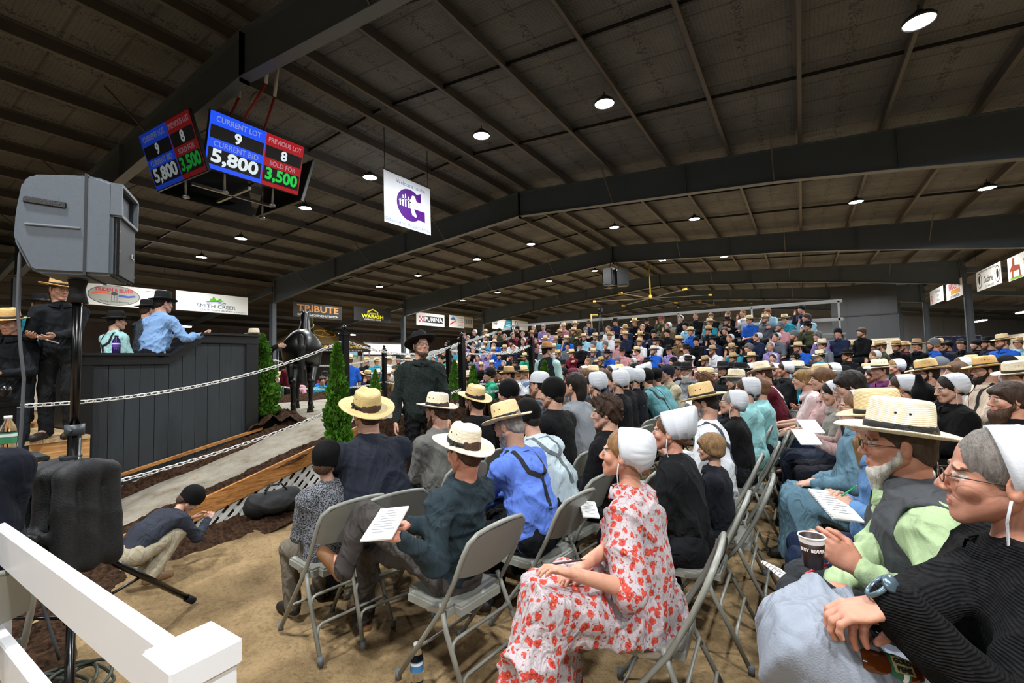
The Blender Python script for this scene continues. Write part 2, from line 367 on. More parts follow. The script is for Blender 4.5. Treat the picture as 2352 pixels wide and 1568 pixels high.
def floral_mat():
    m, nt, b = nodes_of('floral_print'); L = nt.links.new; tc = N(nt, 'ShaderNodeTexCoord')
    def layer(scale, seed, r0):
        mp = N(nt, 'ShaderNodeMapping'); mp.inputs['Location'].default_value = (seed, seed * 2, 0.3); L(tc.outputs['Object'], mp.inputs[0])
        nz = N(nt, 'ShaderNodeTexNoise'); nz.inputs['Scale'].default_value = 48; L(mp.outputs[0], nz.inputs['Vector'])
        mv = N(nt, 'ShaderNodeVectorMath', operation='MULTIPLY_ADD'); mv.inputs[1].default_value = (0.030,) * 3; L(nz.outputs['Color'], mv.inputs[0]); L(mp.outputs[0], mv.inputs[2])
        v = N(nt, 'ShaderNodeTexVoronoi'); v.inputs['Scale'].default_value = scale; v.inputs['Randomness'].default_value = 0.75; L(mv.outputs[0], v.inputs['Vector']); return v
    v = layer(24, 0.0, 0.3)
    r = ramp(nt, [(0.0, hexc('#f0a868')), (0.11, hexc('#e0603f')), (0.17, hexc('#7c1c1a')), (0.25, hexc('#cf4a38')), (0.37, hexc('#b8382e')), (0.43, hexc('#b3a8ab'))], 'LINEAR'); L(v.outputs['Distance'], r.inputs[0])
    v2 = layer(44, 3.3, 0.2); r2 = ramp(nt, [(0.0, hexc('#b9352c')), (0.20, hexc('#d8594a')), (0.26, (1, 1, 1, 1))], 'LINEAR'); L(v2.outputs['Distance'], r2.inputs[0])
    v3 = N(nt, 'ShaderNodeTexVoronoi', feature='DISTANCE_TO_EDGE'); v3.inputs['Scale'].default_value = 38; L(tc.outputs['Object'], v3.inputs['Vector'])
    r3 = ramp(nt, [(0.0, hexc('#6f6b72')), (0.035, (1, 1, 1, 1))]); L(v3.outputs['Distance'], r3.inputs[0])
    mx = N(nt, 'ShaderNodeMix', data_type='RGBA', blend_type='MULTIPLY'); mx.inputs[0].default_value = 0.9; L(r.outputs[0], mx.inputs[6]); L(r2.outputs[0], mx.inputs[7])
    mx2 = N(nt, 'ShaderNodeMix', data_type='RGBA', blend_type='MULTIPLY'); mx2.inputs[0].default_value = 0.55; L(mx.outputs[2], mx2.inputs[6]); L(r3.outputs[0], mx2.inputs[7])
    L(mx2.outputs[2], b.inputs['Base Color']); b.inputs['Roughness'].default_value = 0.8; return m
M_FLORAL = floral_mat(); add_folds(M_FLORAL, 5.0, 0.03, 0.5)
def plaid_mat():
    m, nt, b = nodes_of('grey_plaid'); L = nt.links.new; tc = N(nt, 'ShaderNodeTexCoord')
    out = None
    for d in ('X', 'Z'):
        wv = N(nt, 'ShaderNodeTexWave', bands_direction=d); wv.inputs['Scale'].default_value = 6; L(tc.outputs['Object'], wv.inputs['Vector'])
        r = ramp(nt, [(0.35, hexc('#5c6068')), (0.6, hexc('#a3a6ad'))]); L(wv.outputs[0], r.inputs[0])
        if out is None: out = r.outputs[0]
        else:
            mx = N(nt, 'ShaderNodeMix', data_type='RGBA', blend_type='MULTIPLY'); mx.inputs[0].default_value = 1; L(out, mx.inputs[6]); L(r.outputs[0], mx.inputs[7]); out = mx.outputs[2]
    L(out, b.inputs['Base Color']); b.inputs['Roughness'].default_value = 0.9; return m
M_PLAID = plaid_mat()
M_SHOE = mat('shoe_leather', '#ffffff', 0.6, objcol=True, bump=0.2, bscale=90, var=0.2, vscale=30)
# ---------------------------------------------------------------- head and hand templates
_HEADS = {}
def head_template(kind, h):
    if (kind, h) in _HEADS: return _HEADS[(kind, h)]
    fem = kind == 'woman'; ch = kind == 'child'
    jw = 0.90 if fem else 1.0
    P = [ell((0, -0.012, 0.036), (0.0755, 0.095, 0.088), 0.02), ell((0, 0.026, -0.03), (0.058 * jw, 0.062, 0.076), 0.03),
         ell((0, 0.068, -0.096), (0.024 * jw, 0.018, 0.018), 0.02)]
    for s in (-1, 1):
        P += [cone((s * 0.054 * jw, 0.0, -0.045), (s * 0.012, 0.066, -0.096), 0.022, 0.018, 0.02),
              ell((s * 0.038, 0.060, -0.026), (0.024, 0.022, 0.022), 0.02), ell((s * 0.033, 0.080, 0.021), (0.022, 0.010, 0.008), 0.012)]
    P += [cone((0, 0.085, 0.010), (0, 0.108, -0.031), 0.008, 0.0115, 0.012), ell((0.0115, 0.098, -0.037), (0.009, 0.010, 0.007), 0.006), ell((-0.0115, 0.098, -0.037), (0.009, 0.010, 0.007), 0.006),
          ell((0, 0.082, -0.066), (0.026, 0.012, 0.018), 0.014)]
    for s in (-1, 1): P.append(ell((s * 0.033, 0.103, 0.001), (0.019, 0.018, 0.011), 0.010, sub=True))
    for s in (-1, 1):
        P += [ell((s * 0.032, 0.0775, 0.0), (0.0135, 0.0135, 0.0125), 0.001, 1), ell((s * 0.032, 0.0885, 0.0), (0.0055, 0.004, 0.0055), 0.0005, 2),
              cone((s * 0.018, 0.0895, 0.006), (s * 0.047, 0.082, 0.005), 0.0035, 0.003, 0.004), cone((s * 0.020, 0.0885, -0.0085), (s * 0.045, 0.082, -0.007), 0.003, 0.003, 0.004)]
        P += [ell((s * 0.077, -0.010, -0.006), (0.008, 0.019, 0.031), 0.006, R=rotm(s * -0.35, 0, 0)), ell((s * 0.085, -0.004, -0.002), (0.004, 0.010, 0.018), 0.004, R=rotm(s * -0.35), sub=True)]
    P += [cone((-0.021, 0.090, -0.0615), (0.021, 0.090, -0.0615), 0.0042, 0.0042, 0.004, 3), cone((-0.016, 0.090, -0.0705), (0.016, 0.090, -0.0705), 0.0052, 0.0052, 0.004, 3),
          ell((0, 0.097, -0.0655), (0.019, 0.006, 0.0012), 0.002, sub=True)]
    V, Q = sdf_mesh(P, h); V = smooth(V, Q, 1, 0.4); fm = labels(P, V, Q)
    C = V[Q].mean(1)
    brow = (np.abs(np.abs(C[:, 0]) - 0.033) < 0.019) & (np.abs(C[:, 2] - 0.022 + 0.12 * np.maximum(np.abs(C[:, 0]) - 0.035, 0)) < 0.0038) & (C[:, 1] > 0.06)
    fm[brow & (fm == 0)] = 4
    if ch: V = V * np.array([0.98, 0.95, 0.93])
    _HEADS[(kind, h)] = (V, Q, fm); return _HEADS[(kind, h)]
_HANDS = {}
def hand_template(curl, h, side=1):
    """wrist at the origin, fingers along +Y, palm facing -Z, thumb at +X*side"""
    key = (round(curl, 2), h, side)
    if key in _HANDS: return _HANDS[key]
    P = [cone((0, -0.02, 0), (0, 0.02, 0), 0.024, 0.026, 0.012, sc=(1.15, 1, 0.78)), ell((0, 0.055, 0), (0.040, 0.045, 0.0155), 0.014)]
    xs = [0.030, 0.0105, -0.0095, -0.028]; ls = [0.070, 0.080, 0.074, 0.058]; rr = [0.0092, 0.0095, 0.009, 0.008]
    for x, l, r in zip(xs, ls, rr):
        p = np.array([x * side, 0.085 - abs(x) * 0.15, 0.002]); a = -curl * 0.45; sx = x * side * 0.9
        for j, fr in enumerate((0.46, 0.30, 0.24)):
            d = np.array([sx * (1 - curl), math.cos(a), math.sin(a)]); q = p + nrm(d) * l * fr
            P.append(cone(p, q, r * (1 - 0.10 * j), r * (0.90 - 0.10 * j), 0.004)); p = q; a -= curl * (0.95 if j == 0 else 0.7)
    t0 = np.array([0.024 * side, 0.018, -0.004]); t1 = np.array([0.047 * side, 0.048, -0.012 - 0.012 * curl]); t2 = t1 + np.array([0.008 * side * (1 - curl), 0.030, -0.012 * curl]); t3 = t2 + np.array([-0.006 * side * curl, 0.022, -0.008 * curl])
    P += [cone(t0, t1, 0.0145, 0.0118, 0.010), cone(t1, t2, 0.0112, 0.010, 0.005), cone(t2, t3, 0.0098, 0.0082, 0.005)]
    V, Q = sdf_mesh(P, h); V = smooth(V, Q, 1, 0.35)
    _HANDS[key] = (V, Q); return _HANDS[key]
def ik(a, c, l1, l2, pole):
    a = np.asarray(a, float); c = np.asarray(c, float); d = c - a; D = np.linalg.norm(d); D2 = min(D, (l1 + l2) * 0.995); u = d / D
    if D > D2: c = a + u * D2
    x = (l1 * l1 - l2 * l2 + D2 * D2) / (2 * D2); y = math.sqrt(max(l1 * l1 - x * x, 1e-6))
    p = np.asarray(pole, float); p = p - (p @ u) * u; p = nrm(p); return a + u * x + p * y, c
def frame(y, up):
    """columns x,y,z: y along the fingers, z the back of the hand"""
    y = nrm(y); z = np.asarray(up, float); z = nrm(z - (z @ y) * y); x = np.cross(y, z); return np.stack([x, y, z], 1)
# ---------------------------------------------------------------- a whole figure, facing +Y, ground at z = 0
POSES = dict(
    lap=dict(hr=(0.05, 0.31, 0.665), hl=(-0.06, 0.33, 0.66)),
    knees=dict(lean=0.50, hr=(0.13, 0.50, 0.66), hl=(-0.10, 0.52, 0.65)),
    clasp=dict(lean=0.42, hr=(0.04, 0.50, 0.60), hl=(-0.05, 0.51, 0.60)),
    read=dict(lean=0.10, hr=(0.10, 0.34, 0.78), hl=(-0.12, 0.34, 0.78), nr=(0.5, 0.3, -0.8), nl=(-0.5, 0.3, -0.8)),
    crossed=dict(lean=0.02, hr=(-0.11, 0.20, 0.95), hl=(0.10, 0.235, 0.91), nr=(0, 1, 0.3), nl=(0, 1, 0.3), vr=(-1, -0.35, 0.15), vl=(1, -0.45, 0.1), cr=0.7, cl=0.7),
    chin=dict(lean=0.35, hr=(0.06, 0.40, 1.02), hl=(-0.05, 0.40, 0.66), nr=(0, -1, 0.2), vr=(0, -0.2, 1)),
    stand=dict(stand=1, hr=(0.27, 0.06, 0.80), hl=(-0.27, 0.06, 0.80), nr=(1, 0, 0), nl=(-1, 0, 0)),
    stand_crossed=dict(stand=1, hr=(-0.11, 0.19, 1.32), hl=(0.10, 0.225, 1.28), nr=(0, 1, 0.3), nl=(0, 1, 0.3), vr=(-1, -0.35, 0.15), vl=(1, -0.45, 0.1), cr=0.7, cl=0.7),
    stand_read=dict(stand=1, hr=(0.09, 0.34, 1.10), hl=(-0.10, 0.34, 1.10), nr=(0.4, 0.2, -0.9), nl=(-0.4, 0.2, -0.9)),
)
def figure(pose='lap', sex='man', h=0.012, hh=0.006, lean=None, slouch=0.0, head=(0, 0, 0), bulk=1.0, short=False, seed=1, dress=False, side_lean=0.0, wr=0.013, twist=0.0, coat=False, fullbody=True, neckfwd=0.0, open_legs=None, **kw):
    """returns meshes {body, shirt, trousers/skirt, shoes} and the head frame"""
    D = dict(POSES[pose]) if isinstance(pose, str) else dict(pose); D.update(kw)
    st = D.get('stand', 0); fem = sex == 'woman'; child = sex == 'child'
    lean = D.get('lean', 0.05) if lean is None else lean
    hz = D.get('hz', 0.95 if st else 0.54); sw = (0.150 if fem else 0.172) * (0.5 + bulk * 0.5); B = bulk
    if child: sw *= 0.92
    pel = np.array([0, 0, hz])
    def rx(a): return np.array([math.sin(side_lean), math.sin(a), math.cos(a) * math.cos(side_lean)])
    waist = pel + 0.17 * nrm(rx(lean * 0.7)); chest = waist + 0.19 * nrm(rx(lean + slouch * 0.5)); nb = chest + 0.15 * nrm(rx(lean + slouch))
    hp = nb + 0.175 * nrm(rx((lean + slouch) * 0.5 + neckfwd)) + np.array([0, 0.018, 0])
    RT = rotm(twist, 0, 0)
    up = nrm(nb - chest); right = RT @ np.array([1.0, 0, 0]); right = nrm(right - (right @ up) * up); fw = np.cross(up, right)
    shc = chest + 0.075 * up
    S = {1: shc + right * sw, -1: shc - right * sw}
    RH = rotm(*head); RT3 = np.stack([right, fw, up], 1)
    arms = {}
    for s, key in ((1, 'r'), (-1, 'l')):
        t = D.get('h' + key); pole = D.get('p' + key, (s * 0.45, -0.35, -0.9))
        el, wrp = ik(S[s], t, 0.285, 0.255, pole); arms[s] = (S[s], el, wrp)
    legs = {}
    for s, key in ((1, 'r'), (-1, 'l')):
        hj = pel + np.array([s * 0.092, 0, 0])
        if st: kn = D.get('k' + key, (s * 0.10, 0.03, 0.50)); an = D.get('a' + key, (s * 0.11, 0.0, 0.09)); toe = D.get('t' + key, (an[0] + s * 0.02, an[1] + 0.17, 0.03))
        else:
            ol = 0.13 if open_legs is None else open_legs
            kn = D.get('k' + key, (s * ol, 0.44, 0.51)); an = D.get('a' + key, (s * ol, 0.40 + 0.04 * s, 0.10)); toe = D.get('t' + key, (an[0] + s * 0.02, an[1] + 0.17, 0.035))
        legs[s] = tuple(np.asarray(q, float) for q in (hj, kn, an, toe))
    WT = (1.28, 0.95, 1.0)
    out = {}
    # skin: one continuous body
    P = []
    if fullbody:
        P += [cone(pel, waist, 0.10 * B, 0.092 * B, 0.04, sc=WT), cone(waist, chest, 0.092 * B, 0.105 * B, 0.04, sc=WT), cone(S[-1], S[1], 0.045, 0.045, 0.03)]
    else: P += [cone(S[-1] * 0.5 + shc * 0.5, S[1] * 0.5 + shc * 0.5, 0.05, 0.05, 0.05)]
    nr_ = 0.050 if fem or child else 0.061 * (0.7 + 0.3 * B)
    P += [cone(chest + 0.06 * up, nb - 0.01 * up, 0.070, nr_ + 0.002, 0.03), cone(nb, hp + RH @ np.array([0, -0.03, -0.06]), nr_, nr_ - 0.004, 0.035)]
    for s in (1, -1):
        a, e, wv = arms[s]
        if fullbody or short: P += [cone(a, e, 0.045 * (0.6 + 0.4 * B), 0.038, 0.02), cone(e, wv, 0.040, 0.026, 0.02)]
        else: P += [cone(e * 0.3 + wv * 0.7, wv, 0.033, 0.026, 0.02)]
        if fullbody:
            hj, kn, an, toe = legs[s]; P += [cone(hj, kn, 0.075, 0.052, 0.04), cone(kn, an, 0.050, 0.034, 0.03), cone(an, toe, 0.036, 0.026, 0.03)]
    V, Q = sdf_mesh(P, h * 1.15); V = smooth(V, Q, 2, 0.5)
    Vs = [V]; Qs = [Q]; Fm = [np.zeros(len(Q), int)]; off = len(V)
    hv, hq, hf = head_template(sex, hh)
    Vs.append(hv @ RH.T + hp); Qs.append(hq + off); Fm.append(hf); off += len(hv)
    for s, key in ((1, 'r'), (-1, 'l')):
        a, e, wv = arms[s]; vd = D.get('v' + key); fdir = (wv - e) if vd is None else np.asarray(vd, float)
        upv = D.get('n' + key, (s * 0.35, 0.1, 1.0)); R = frame(fdir, upv)
        curl = D.get('c' + key, 0.45); tv, tq = hand_template(curl, hh * 0.82, -s)
        sc = 0.92 if fem else 1.0
        Vs.append(tv * sc @ R.T + wv + nrm(fdir) * 0.012); Qs.append(tq + off); Fm.append(np.zeros(len(tq), int)); off += len(tv)
        out['hand_' + key] = (Matrix.Translation(Vector(wv)) @ Matrix([list(r) for r in R]).to_4x4())
    out['body'] = mesh_np('body', np.concatenate(Vs), np.concatenate(Qs), None, BODYM, np.concatenate(Fm))
    # shirt or bodice
    puff = 0.012 if coat else 0.0
    P = [cone(pel + up * 0.01, waist, 0.132 * B + puff, 0.123 * B + puff, 0.05, sc=WT), cone(waist, chest, 0.123 * B + puff, 0.133 * (0.4 + 0.6 * B) + puff, 0.05, sc=WT),
         cone(S[-1] * 0.85 + S[1] * 0.15, S[1] * 0.85 + S[-1] * 0.15, 0.072 + puff, 0.072 + puff, 0.05), cone(chest + 0.05 * up, nb - 0.012 * up, 0.105, nr_ + 0.020, 0.05)]
    for s in (1, -1): P.append(cone(nb - 0.030 * up + right * s * 0.045 - fw * 0.015, S[s] + up * 0.010 - right * s * 0.02 - fw * 0.01, 0.044 + puff, 0.052 + puff, 0.05))
    if B > 1.12: P.append(ell(waist + fw * 0.05 + np.array([0, 0, -0.02]), (0.16 * B, 0.13 * B, 0.15), 0.06))
    if fem: P.append(ell(chest + fw * 0.085 - up * 0.03, (0.115, 0.06, 0.07), 0.05))
    for s in (1, -1):
        a, e, wv = arms[s]; ab = 0.069 * (0.5 + 0.5 * B) + puff
        P.append(ell(a - up * 0.004, (0.062 + puff, 0.064 + puff, 0.064 + puff), 0.04))
        if short:
            m = a + (e - a) * (1.05 if fem and dress else 0.85); P.append(cone(a, m, ab + 0.006, ab + 0.004, 0.025))
        else:
            P += [cone(a, e, ab, 0.059 + puff * 0.7, 0.03), cone(e, wv - nrm(wv - e) * 0.006, 0.057 + puff * 0.7, 0.042 + puff * 0.4, 0.02)]
    P.append(cone(nb - 0.03 * up, nb - 0.006 * up + fw * 0.004, nr_ + 0.026, nr_ + 0.012, 0.02))
    V, Q = sdf_mesh(P, h); Nn = vnormals(V, Q)
    V = V + Nn * wrinkle(V, seed, wr)[:, None]; V = smooth(V, Q, 1, 0.35)
    out['shirt'] = mesh_np('shirt', V, Q)
    # legs
    P = []
    if dress:
        if st: P = [cone(pel, pel + np.array([0, 0, -0.85]), 0.15 * B, 0.26, 0.08, sc=(1.1, 0.9, 1))]
        else:
            for s in (1, -1):
                hj, kn, an, toe = legs[s]; P += [cone(hj, kn, 0.128 * B, 0.088, 0.09), cone(kn, an + np.array([0, 0.02, 0.03]), 0.088, 0.110, 0.07)]
            P += [cone((legs[1][1] + legs[-1][1]) / 2, (legs[1][2] + legs[-1][2]) / 2 + np.array([0, 0.03, 0.03]), 0.10, 0.13, 0.08), cone(pel, waist + 0.02 * up, 0.13 * B, 0.115 * B, 0.04, sc=WT)]
            P.append(cone(pel + np.array([0, 0.05, -0.02]), (legs[1][1] + legs[-1][1]) / 2, 0.13, 0.10, 0.07, sc=(1.2, 1, 1)))
    else:
        P = [ell(pel + np.array([0, -0.01, -0.01]), (0.155 * B, 0.125 * B, 0.105), 0.05), cone(pel, waist, 0.118 * B, 0.105 * B, 0.03, sc=WT)]
        for s in (1, -1):
            hj, kn, an, toe = legs[s]; P += [cone(hj, kn, 0.093 * (0.4 + 0.6 * B), 0.070, 0.03), cone(kn, an - nrm(kn - an) * 0.015, 0.070, 0.064, 0.025)]
    V, Q = sdf_mesh(P, h * 1.1); Nn = vnormals(V, Q); V = V + Nn * wrinkle(V * (np.array([1, 1, 0.35]) if dress else 1.0), seed + 5, wr * (1.9 if dress else 1.4), 20)[:, None]; V = smooth(V, Q, 1, 0.35)
    out['skirt' if dress else 'trousers'] = mesh_np('trousers', V, Q)
    shl = []
    for s in (1, -1):
        hj, kn, an, toe = legs[s]; d = nrm(toe - an) ; heel = an + np.array([0, 0, -0.045]) - np.array([d[0], d[1], 0]) * 0.04
        ax = nrm(an - kn)
        if D.get('foot' + ('r' if s > 0 else 'l')) is not None: heel = an + ax * 0.05
        P = [cone(heel, toe, 0.038, 0.034, 0.025, sc=None), cone(an - ax * 0.05, an + ax * 0.03, 0.050, 0.046, 0.02), cone(heel + (toe - heel) * 0.55 + np.array([0, 0, 0.012]), toe, 0.040, 0.036, 0.02)]
        V, Q = sdf_mesh(P, h); shl.append(mesh_np('shoe', V, Q))
    out['shoes'] = shl
    # folded collar
    n_ = 28; V = []; F = []
    for (rr, hh_) in ((nr_ + 0.006, -0.02), (nr_ + 0.009, 0.036), (nr_ + 0.016, 0.040), (nr_ + 0.046, 0.004), (nr_ + 0.044, -0.004)):
        for k in range(n_ + 1):
            a_ = PI / 2 + 0.14 + (2 * PI - 0.28) * k / n_; tip = max(0, math.sin(a_)) ** 6; V.append(nb + fw * (0.012 + hh_ * 0.35 + rr * math.sin(a_)) + right * rr * math.cos(a_) + up * (hh_ - 0.012 - tip * (0.020 if rr > nr_ + 0.02 else 0.0)))
    for j in range(4):
        for k in range(n_): q = j * (n_ + 1) + k; F.append((q, q + 1, q + n_ + 2, q + n_ + 1))
    out['collar'] = mesh_np('collar', np.array(V), F)
    out['head'] = Matrix.Translation(Vector(hp)) @ Matrix([list(r) for r in RH]).to_4x4()
    out['hp'] = hp; out['pts'] = dict(nb=nb, chest=chest, waist=waist, pel=pel, up=up, right=right, fw=fw, S=S, arms=arms, legs=legs, nr=nr_, B=B)
    return out
# ---------------------------------------------------------------- hats, hair, beards
_T = {}
def tmpl(key, fn):
    if key not in _T: _T[key] = fn()
    return _T[key]
def hat_mesh(style='teardrop', brim=0.075, ch=0.112, curl=0.014, n=48, mats=None, cr=0.087):
    br = cr + brim
    prof = [(cr - 0.004, -0.003), (cr + brim * 0.5, -0.006), (br, -0.004), (br + 0.003, -0.001), (br, 0.003), (cr + brim * 0.5, 0.0), (cr + 0.008, 0.002), (cr, 0.008),
            (cr - 0.002, ch * 0.3), (cr - 0.004, ch * 0.6), (cr - 0.008, ch * 0.88), (cr - 0.013, ch * 0.97), (cr - 0.023, ch)]
    if style == 'telescope': prof += [(cr - 0.030, ch * 0.93), (cr - 0.042, ch * 0.90), (0.02, ch * 0.93), (0.0005, ch * 0.94)]
    elif style == 'flat': prof += [(cr * 0.5, ch * 1.01), (0.02, ch * 1.02), (0.0005, ch * 1.02)]
    else: prof += [(cr - 0.032, ch * 0.99), (cr * 0.42, ch * 0.95), (0.02, ch * 0.96), (0.0005, ch * 0.98)]
    V = []
    for (r, z) in prof:
        for k in range(n):
            a = 2 * PI * k / n; x = r * math.cos(a) * 0.99; y = r * math.sin(a) * (1.17 if r <= cr + 0.001 else 1.17 - 0.10 * (r - cr) / brim)
            zz = z
            if r > cr: zz += curl * ((r - cr) / brim) ** 2 * (abs(math.cos(a)) ** 1.5 * 1.3 - 0.25)
            if z > ch * 0.5 and style == 'teardrop':
                zz -= 0.018 * sum(math.exp(-(((x - s * 0.036) / 0.018) ** 2 + ((y - 0.045) / 0.040) ** 2)) for s in (1, -1)) - 0.006 * math.exp(-(x / 0.02) ** 2) * (1 if r < 0.06 else 0)
                zz -= 0.10 * max(-y, 0) * (z / ch) ** 2 * 0.5
            V.append((x, y, zz))
    m = len(prof); F = []
    for i in range(m - 1):
        for k in range(n):
            k2 = (k + 1) % n; F.append((i * n + k, i * n + k2, (i + 1) * n + k2, (i + 1) * n + k))
    return mesh_np('hat', V, F, None, mats or [M_STRAW])
def band_mesh(cr=0.087, hb=0.024, n=48, bow=True):
    b = MB(); V = []; F = []
    for z, dr in ((0.006, 0.0), (0.006, 0.0035), (0.006 + hb, 0.0025), (0.006 + hb, -0.001)):
        for k in range(n):
            a = 2 * PI * k / n; V.append(((cr + dr) * math.cos(a) * 0.99, (cr + dr) * math.sin(a) * 1.17, z))
    for i in range(3):
        for k in range(n): F.append((i * n + k, i * n + (k + 1) % n, (i + 1) * n + (k + 1) % n, (i + 1) * n + k))
    b.add(V, F, True)
    if bow:
        x = -cr * 0.98 - 0.004
        b.bbox((x, -0.030, 0.018), (0.008, 0.030, 0.022), 0.003); b.bbox((x - 0.003, -0.012, 0.018), (0.010, 0.010, 0.026), 0.003)
        b.bbox((x - 0.002, 0.012, 0.016), (0.006, 0.038, 0.018), 0.002, R=Matrix.Rotation(0.25, 3, 'X'))
        b.bbox((x - 0.012, -0.004, 0.005), (0.004, 0.016, 0.034), 0.0015, R=Matrix.Rotation(0.5, 3, 'Y'))
    return fixn(b.mesh('hat_band', [M_BAND]))
def eyelets():
    b = MB()
    for s in (-1, 1):
        for y in (-0.012, 0.028): b.lathe([(0.0002, 0.002), (0.003, 0.0018), (0.0042, 0)], 8, c=(s * 0.0815, y, 0.068), R=Matrix.Rotation(s * PI / 2, 3, 'Y'))
    return b.mesh('eyelets', [M_BAND])
def sdf_obj(name, P, h, mats, amp=0, fr=60, seed=1, sm=1):
    V, Q = sdf_mesh(P, h)
    if amp: V = V + vnormals(V, Q) * wrinkle(V * np.array([1, 1, 0.25]), seed, amp, fr)[:, None]
    if sm: V = smooth(V, Q, sm, 0.35)
    return mesh_np(name, V, Q, None, mats)
FACECUT = lambda k=0.012: [ell((0, 0.098, -0.028), (0.060, 0.062, 0.092), k, sub=True)]
def hair_short(): return sdf_obj('hair', [ell((0, -0.018, 0.040), (0.082, 0.099, 0.093), 0.01), ell((0, -0.065, -0.03), (0.062, 0.045, 0.05), 0.02)] + FACECUT() + [ell((0, 0.03, -0.09), (0.12, 0.085, 0.085), 0.01, sub=True)], 0.006, [M_HAIR], 0.006, 55, 2)
def hair_bowl(): return sdf_obj('hair', [ell((0, -0.014, 0.038), (0.090, 0.106, 0.096), 0.01), ell((0, -0.040, -0.02), (0.084, 0.070, 0.055), 0.02), cone((-0.05, 0.075, 0.055), (0.05, 0.075, 0.055), 0.020, 0.020, 0.02)] + [ell((0, 0.105, -0.045), (0.062, 0.070, 0.088), 0.010, sub=True), ell((0, 0.03, -0.12), (0.13, 0.10, 0.085), 0.01, sub=True)], 0.006, [M_HAIR], 0.007, 50, 4)
def hair_curly(): return sdf_obj('hair', [ell((0, -0.014, 0.045), (0.098, 0.112, 0.104), 0.01), ell((0, -0.060, -0.02), (0.084, 0.060, 0.070), 0.02), ell((0, 0.06, 0.085), (0.07, 0.04, 0.035), 0.02)] + [ell((0, 0.108, -0.035), (0.062, 0.070, 0.085), 0.010, sub=True), ell((0, 0.04, -0.12), (0.13, 0.10, 0.09), 0.01, sub=True)], 0.006, [M_HAIR], 0.034, 95, 4, 0)
def hair_woman(): return sdf_obj('hair', [ell((0, -0.016, 0.036), (0.081, 0.100, 0.092), 0.01), ell((0, -0.070, -0.02), (0.055, 0.045, 0.055), 0.03), ell((0, -0.105, -0.045), (0.040, 0.028, 0.032), 0.01)] + [ell((0, 0.100, -0.030), (0.056, 0.052, 0.105), 0.01, sub=True), ell((0, 0.045, -0.10), (0.12, 0.085, 0.09), 0.01, sub=True)], 0.006, [M_HAIR], 0.003, 60, 6)
def hair_long(): return sdf_obj('hair', [ell((0, -0.018, 0.040), (0.086, 0.104, 0.096), 0.01), ell((0, -0.085, -0.05), (0.060, 0.050, 0.10), 0.03)] + [ell((0, 0.100, -0.030), (0.056, 0.055, 0.100), 0.01, sub=True), ell((0, 0.055, -0.10), (0.12, 0.085, 0.09), 0.01, sub=True)], 0.006, [M_HAIR], 0.006, 60, 6)
def beard(L=0.06, full=1.0):
    P = [cone((0, 0.060, -0.105), (0, 0.066, -0.115 - L), 0.040 * full, 0.022 * full, 0.03), cone((-0.066, 0.012, -0.045), (-0.020, 0.062, -0.105), 0.014, 0.026 * full, 0.02), cone((0.066, 0.012, -0.045), (0.020, 0.062, -0.105), 0.014, 0.026 * full, 0.02),
         cone((-0.068, 0.004, -0.01), (-0.066, 0.012, -0.05), 0.010, 0.013, 0.01), cone((0.068, 0.004, -0.01), (0.066, 0.012, -0.05), 0.010, 0.013, 0.01), ell((0, 0.098, -0.052), (0.032, 0.035, 0.032), 0.012, sub=True)]
    return sdf_obj('beard', P, 0.006, [M_HAIR], 0.010, 45, 9, 0)
def beanie(pt=0.0):
    P = [ell((0, -0.018, 0.050), (0.088, 0.106, 0.098 + pt * 0.2), 0.01), cone((0, -0.012, 0.012), (0, -0.022, 0.055), 0.092, 0.091, 0.012, sc=(1, 1.16, 1)), cone((0, -0.04, 0.09), (0, -0.075, 0.15 + pt), 0.06, 0.025, 0.03)] if pt else [ell((0, -0.018, 0.056), (0.089, 0.107, 0.100), 0.01), cone((0, -0.012, 0.016), (0, -0.022, 0.055), 0.090, 0.090, 0.012, sc=(1, 1.16, 1))]
    P += [ell((0, 0.075, -0.060), (0.12, 0.10, 0.088), 0.006, sub=True), ell((0, 0, -0.115), (0.2, 0.2, 0.10), 0.006, sub=True)]
    return sdf_obj('beanie', P, 0.007, [M_FELT], 0.002, 70, 3)
def kapp_mesh(style='pleated'):
    bucket = style == 'bucket'
    prof = [(0.088, 0.012), (0.095, 0.014), (0.0965, 0.0), (0.099, -0.030), (0.1005, -0.034), (0.099, -0.038), (0.100, -0.062), (0.095, -0.088), (0.082, -0.110), (0.057, -0.126), (0.026, -0.134), (0.0005, -0.136)]
    if bucket: prof = [(0.088, 0.012), (0.094, 0.014), (0.095, 0.0), (0.097, -0.045), (0.099, -0.049), (0.097, -0.053), (0.100, -0.09), (0.102, -0.112), (0.105, -0.115), (0.101, -0.118), (0.096, -0.142), (0.080, -0.154), (0.05, -0.158), (0.0005, -0.159)]
    n = 96; V = []; F = []; cz = 0.028
    tilt = 0.42 if bucket else 0.06
    for r, y in prof:
        for k in range(n):
            a = 2 * PI * k / n; pl = 0.045 * (abs(math.sin(a * 9)) ** 0.35 - 0.75) * min(1, max(0, (-y - 0.038) / 0.01)) if not bucket else 0.004 * math.sin(a * 30) * (y < -0.06)
            rr = r * (1 + pl); x = rr * math.cos(a) * 0.93; z = rr * math.sin(a) * 1.03
            if z < -0.03 and y > -0.04: z = -0.03 + (z + 0.03) * 0.7
            yy = y * (1.0 if bucket else 1.02) + (0.50 if bucket else 0.26) * z * min(1, max(0, 1 + y / 0.1)) - (0.0 if bucket else 0.008)
            z2 = z + cz + (-y) * tilt * 0.9; V.append((x * 0.98, yy - 0.004, z2))
    for i in range(len(prof) - 1):
        for k in range(n): k2 = (k + 1) % n; F.append((i * n + k, (i + 1) * n + k, (i + 1) * n + k2, i * n + k2))
    return fixn(mesh_np('kapp', V, F, None, [M_KAPP]))
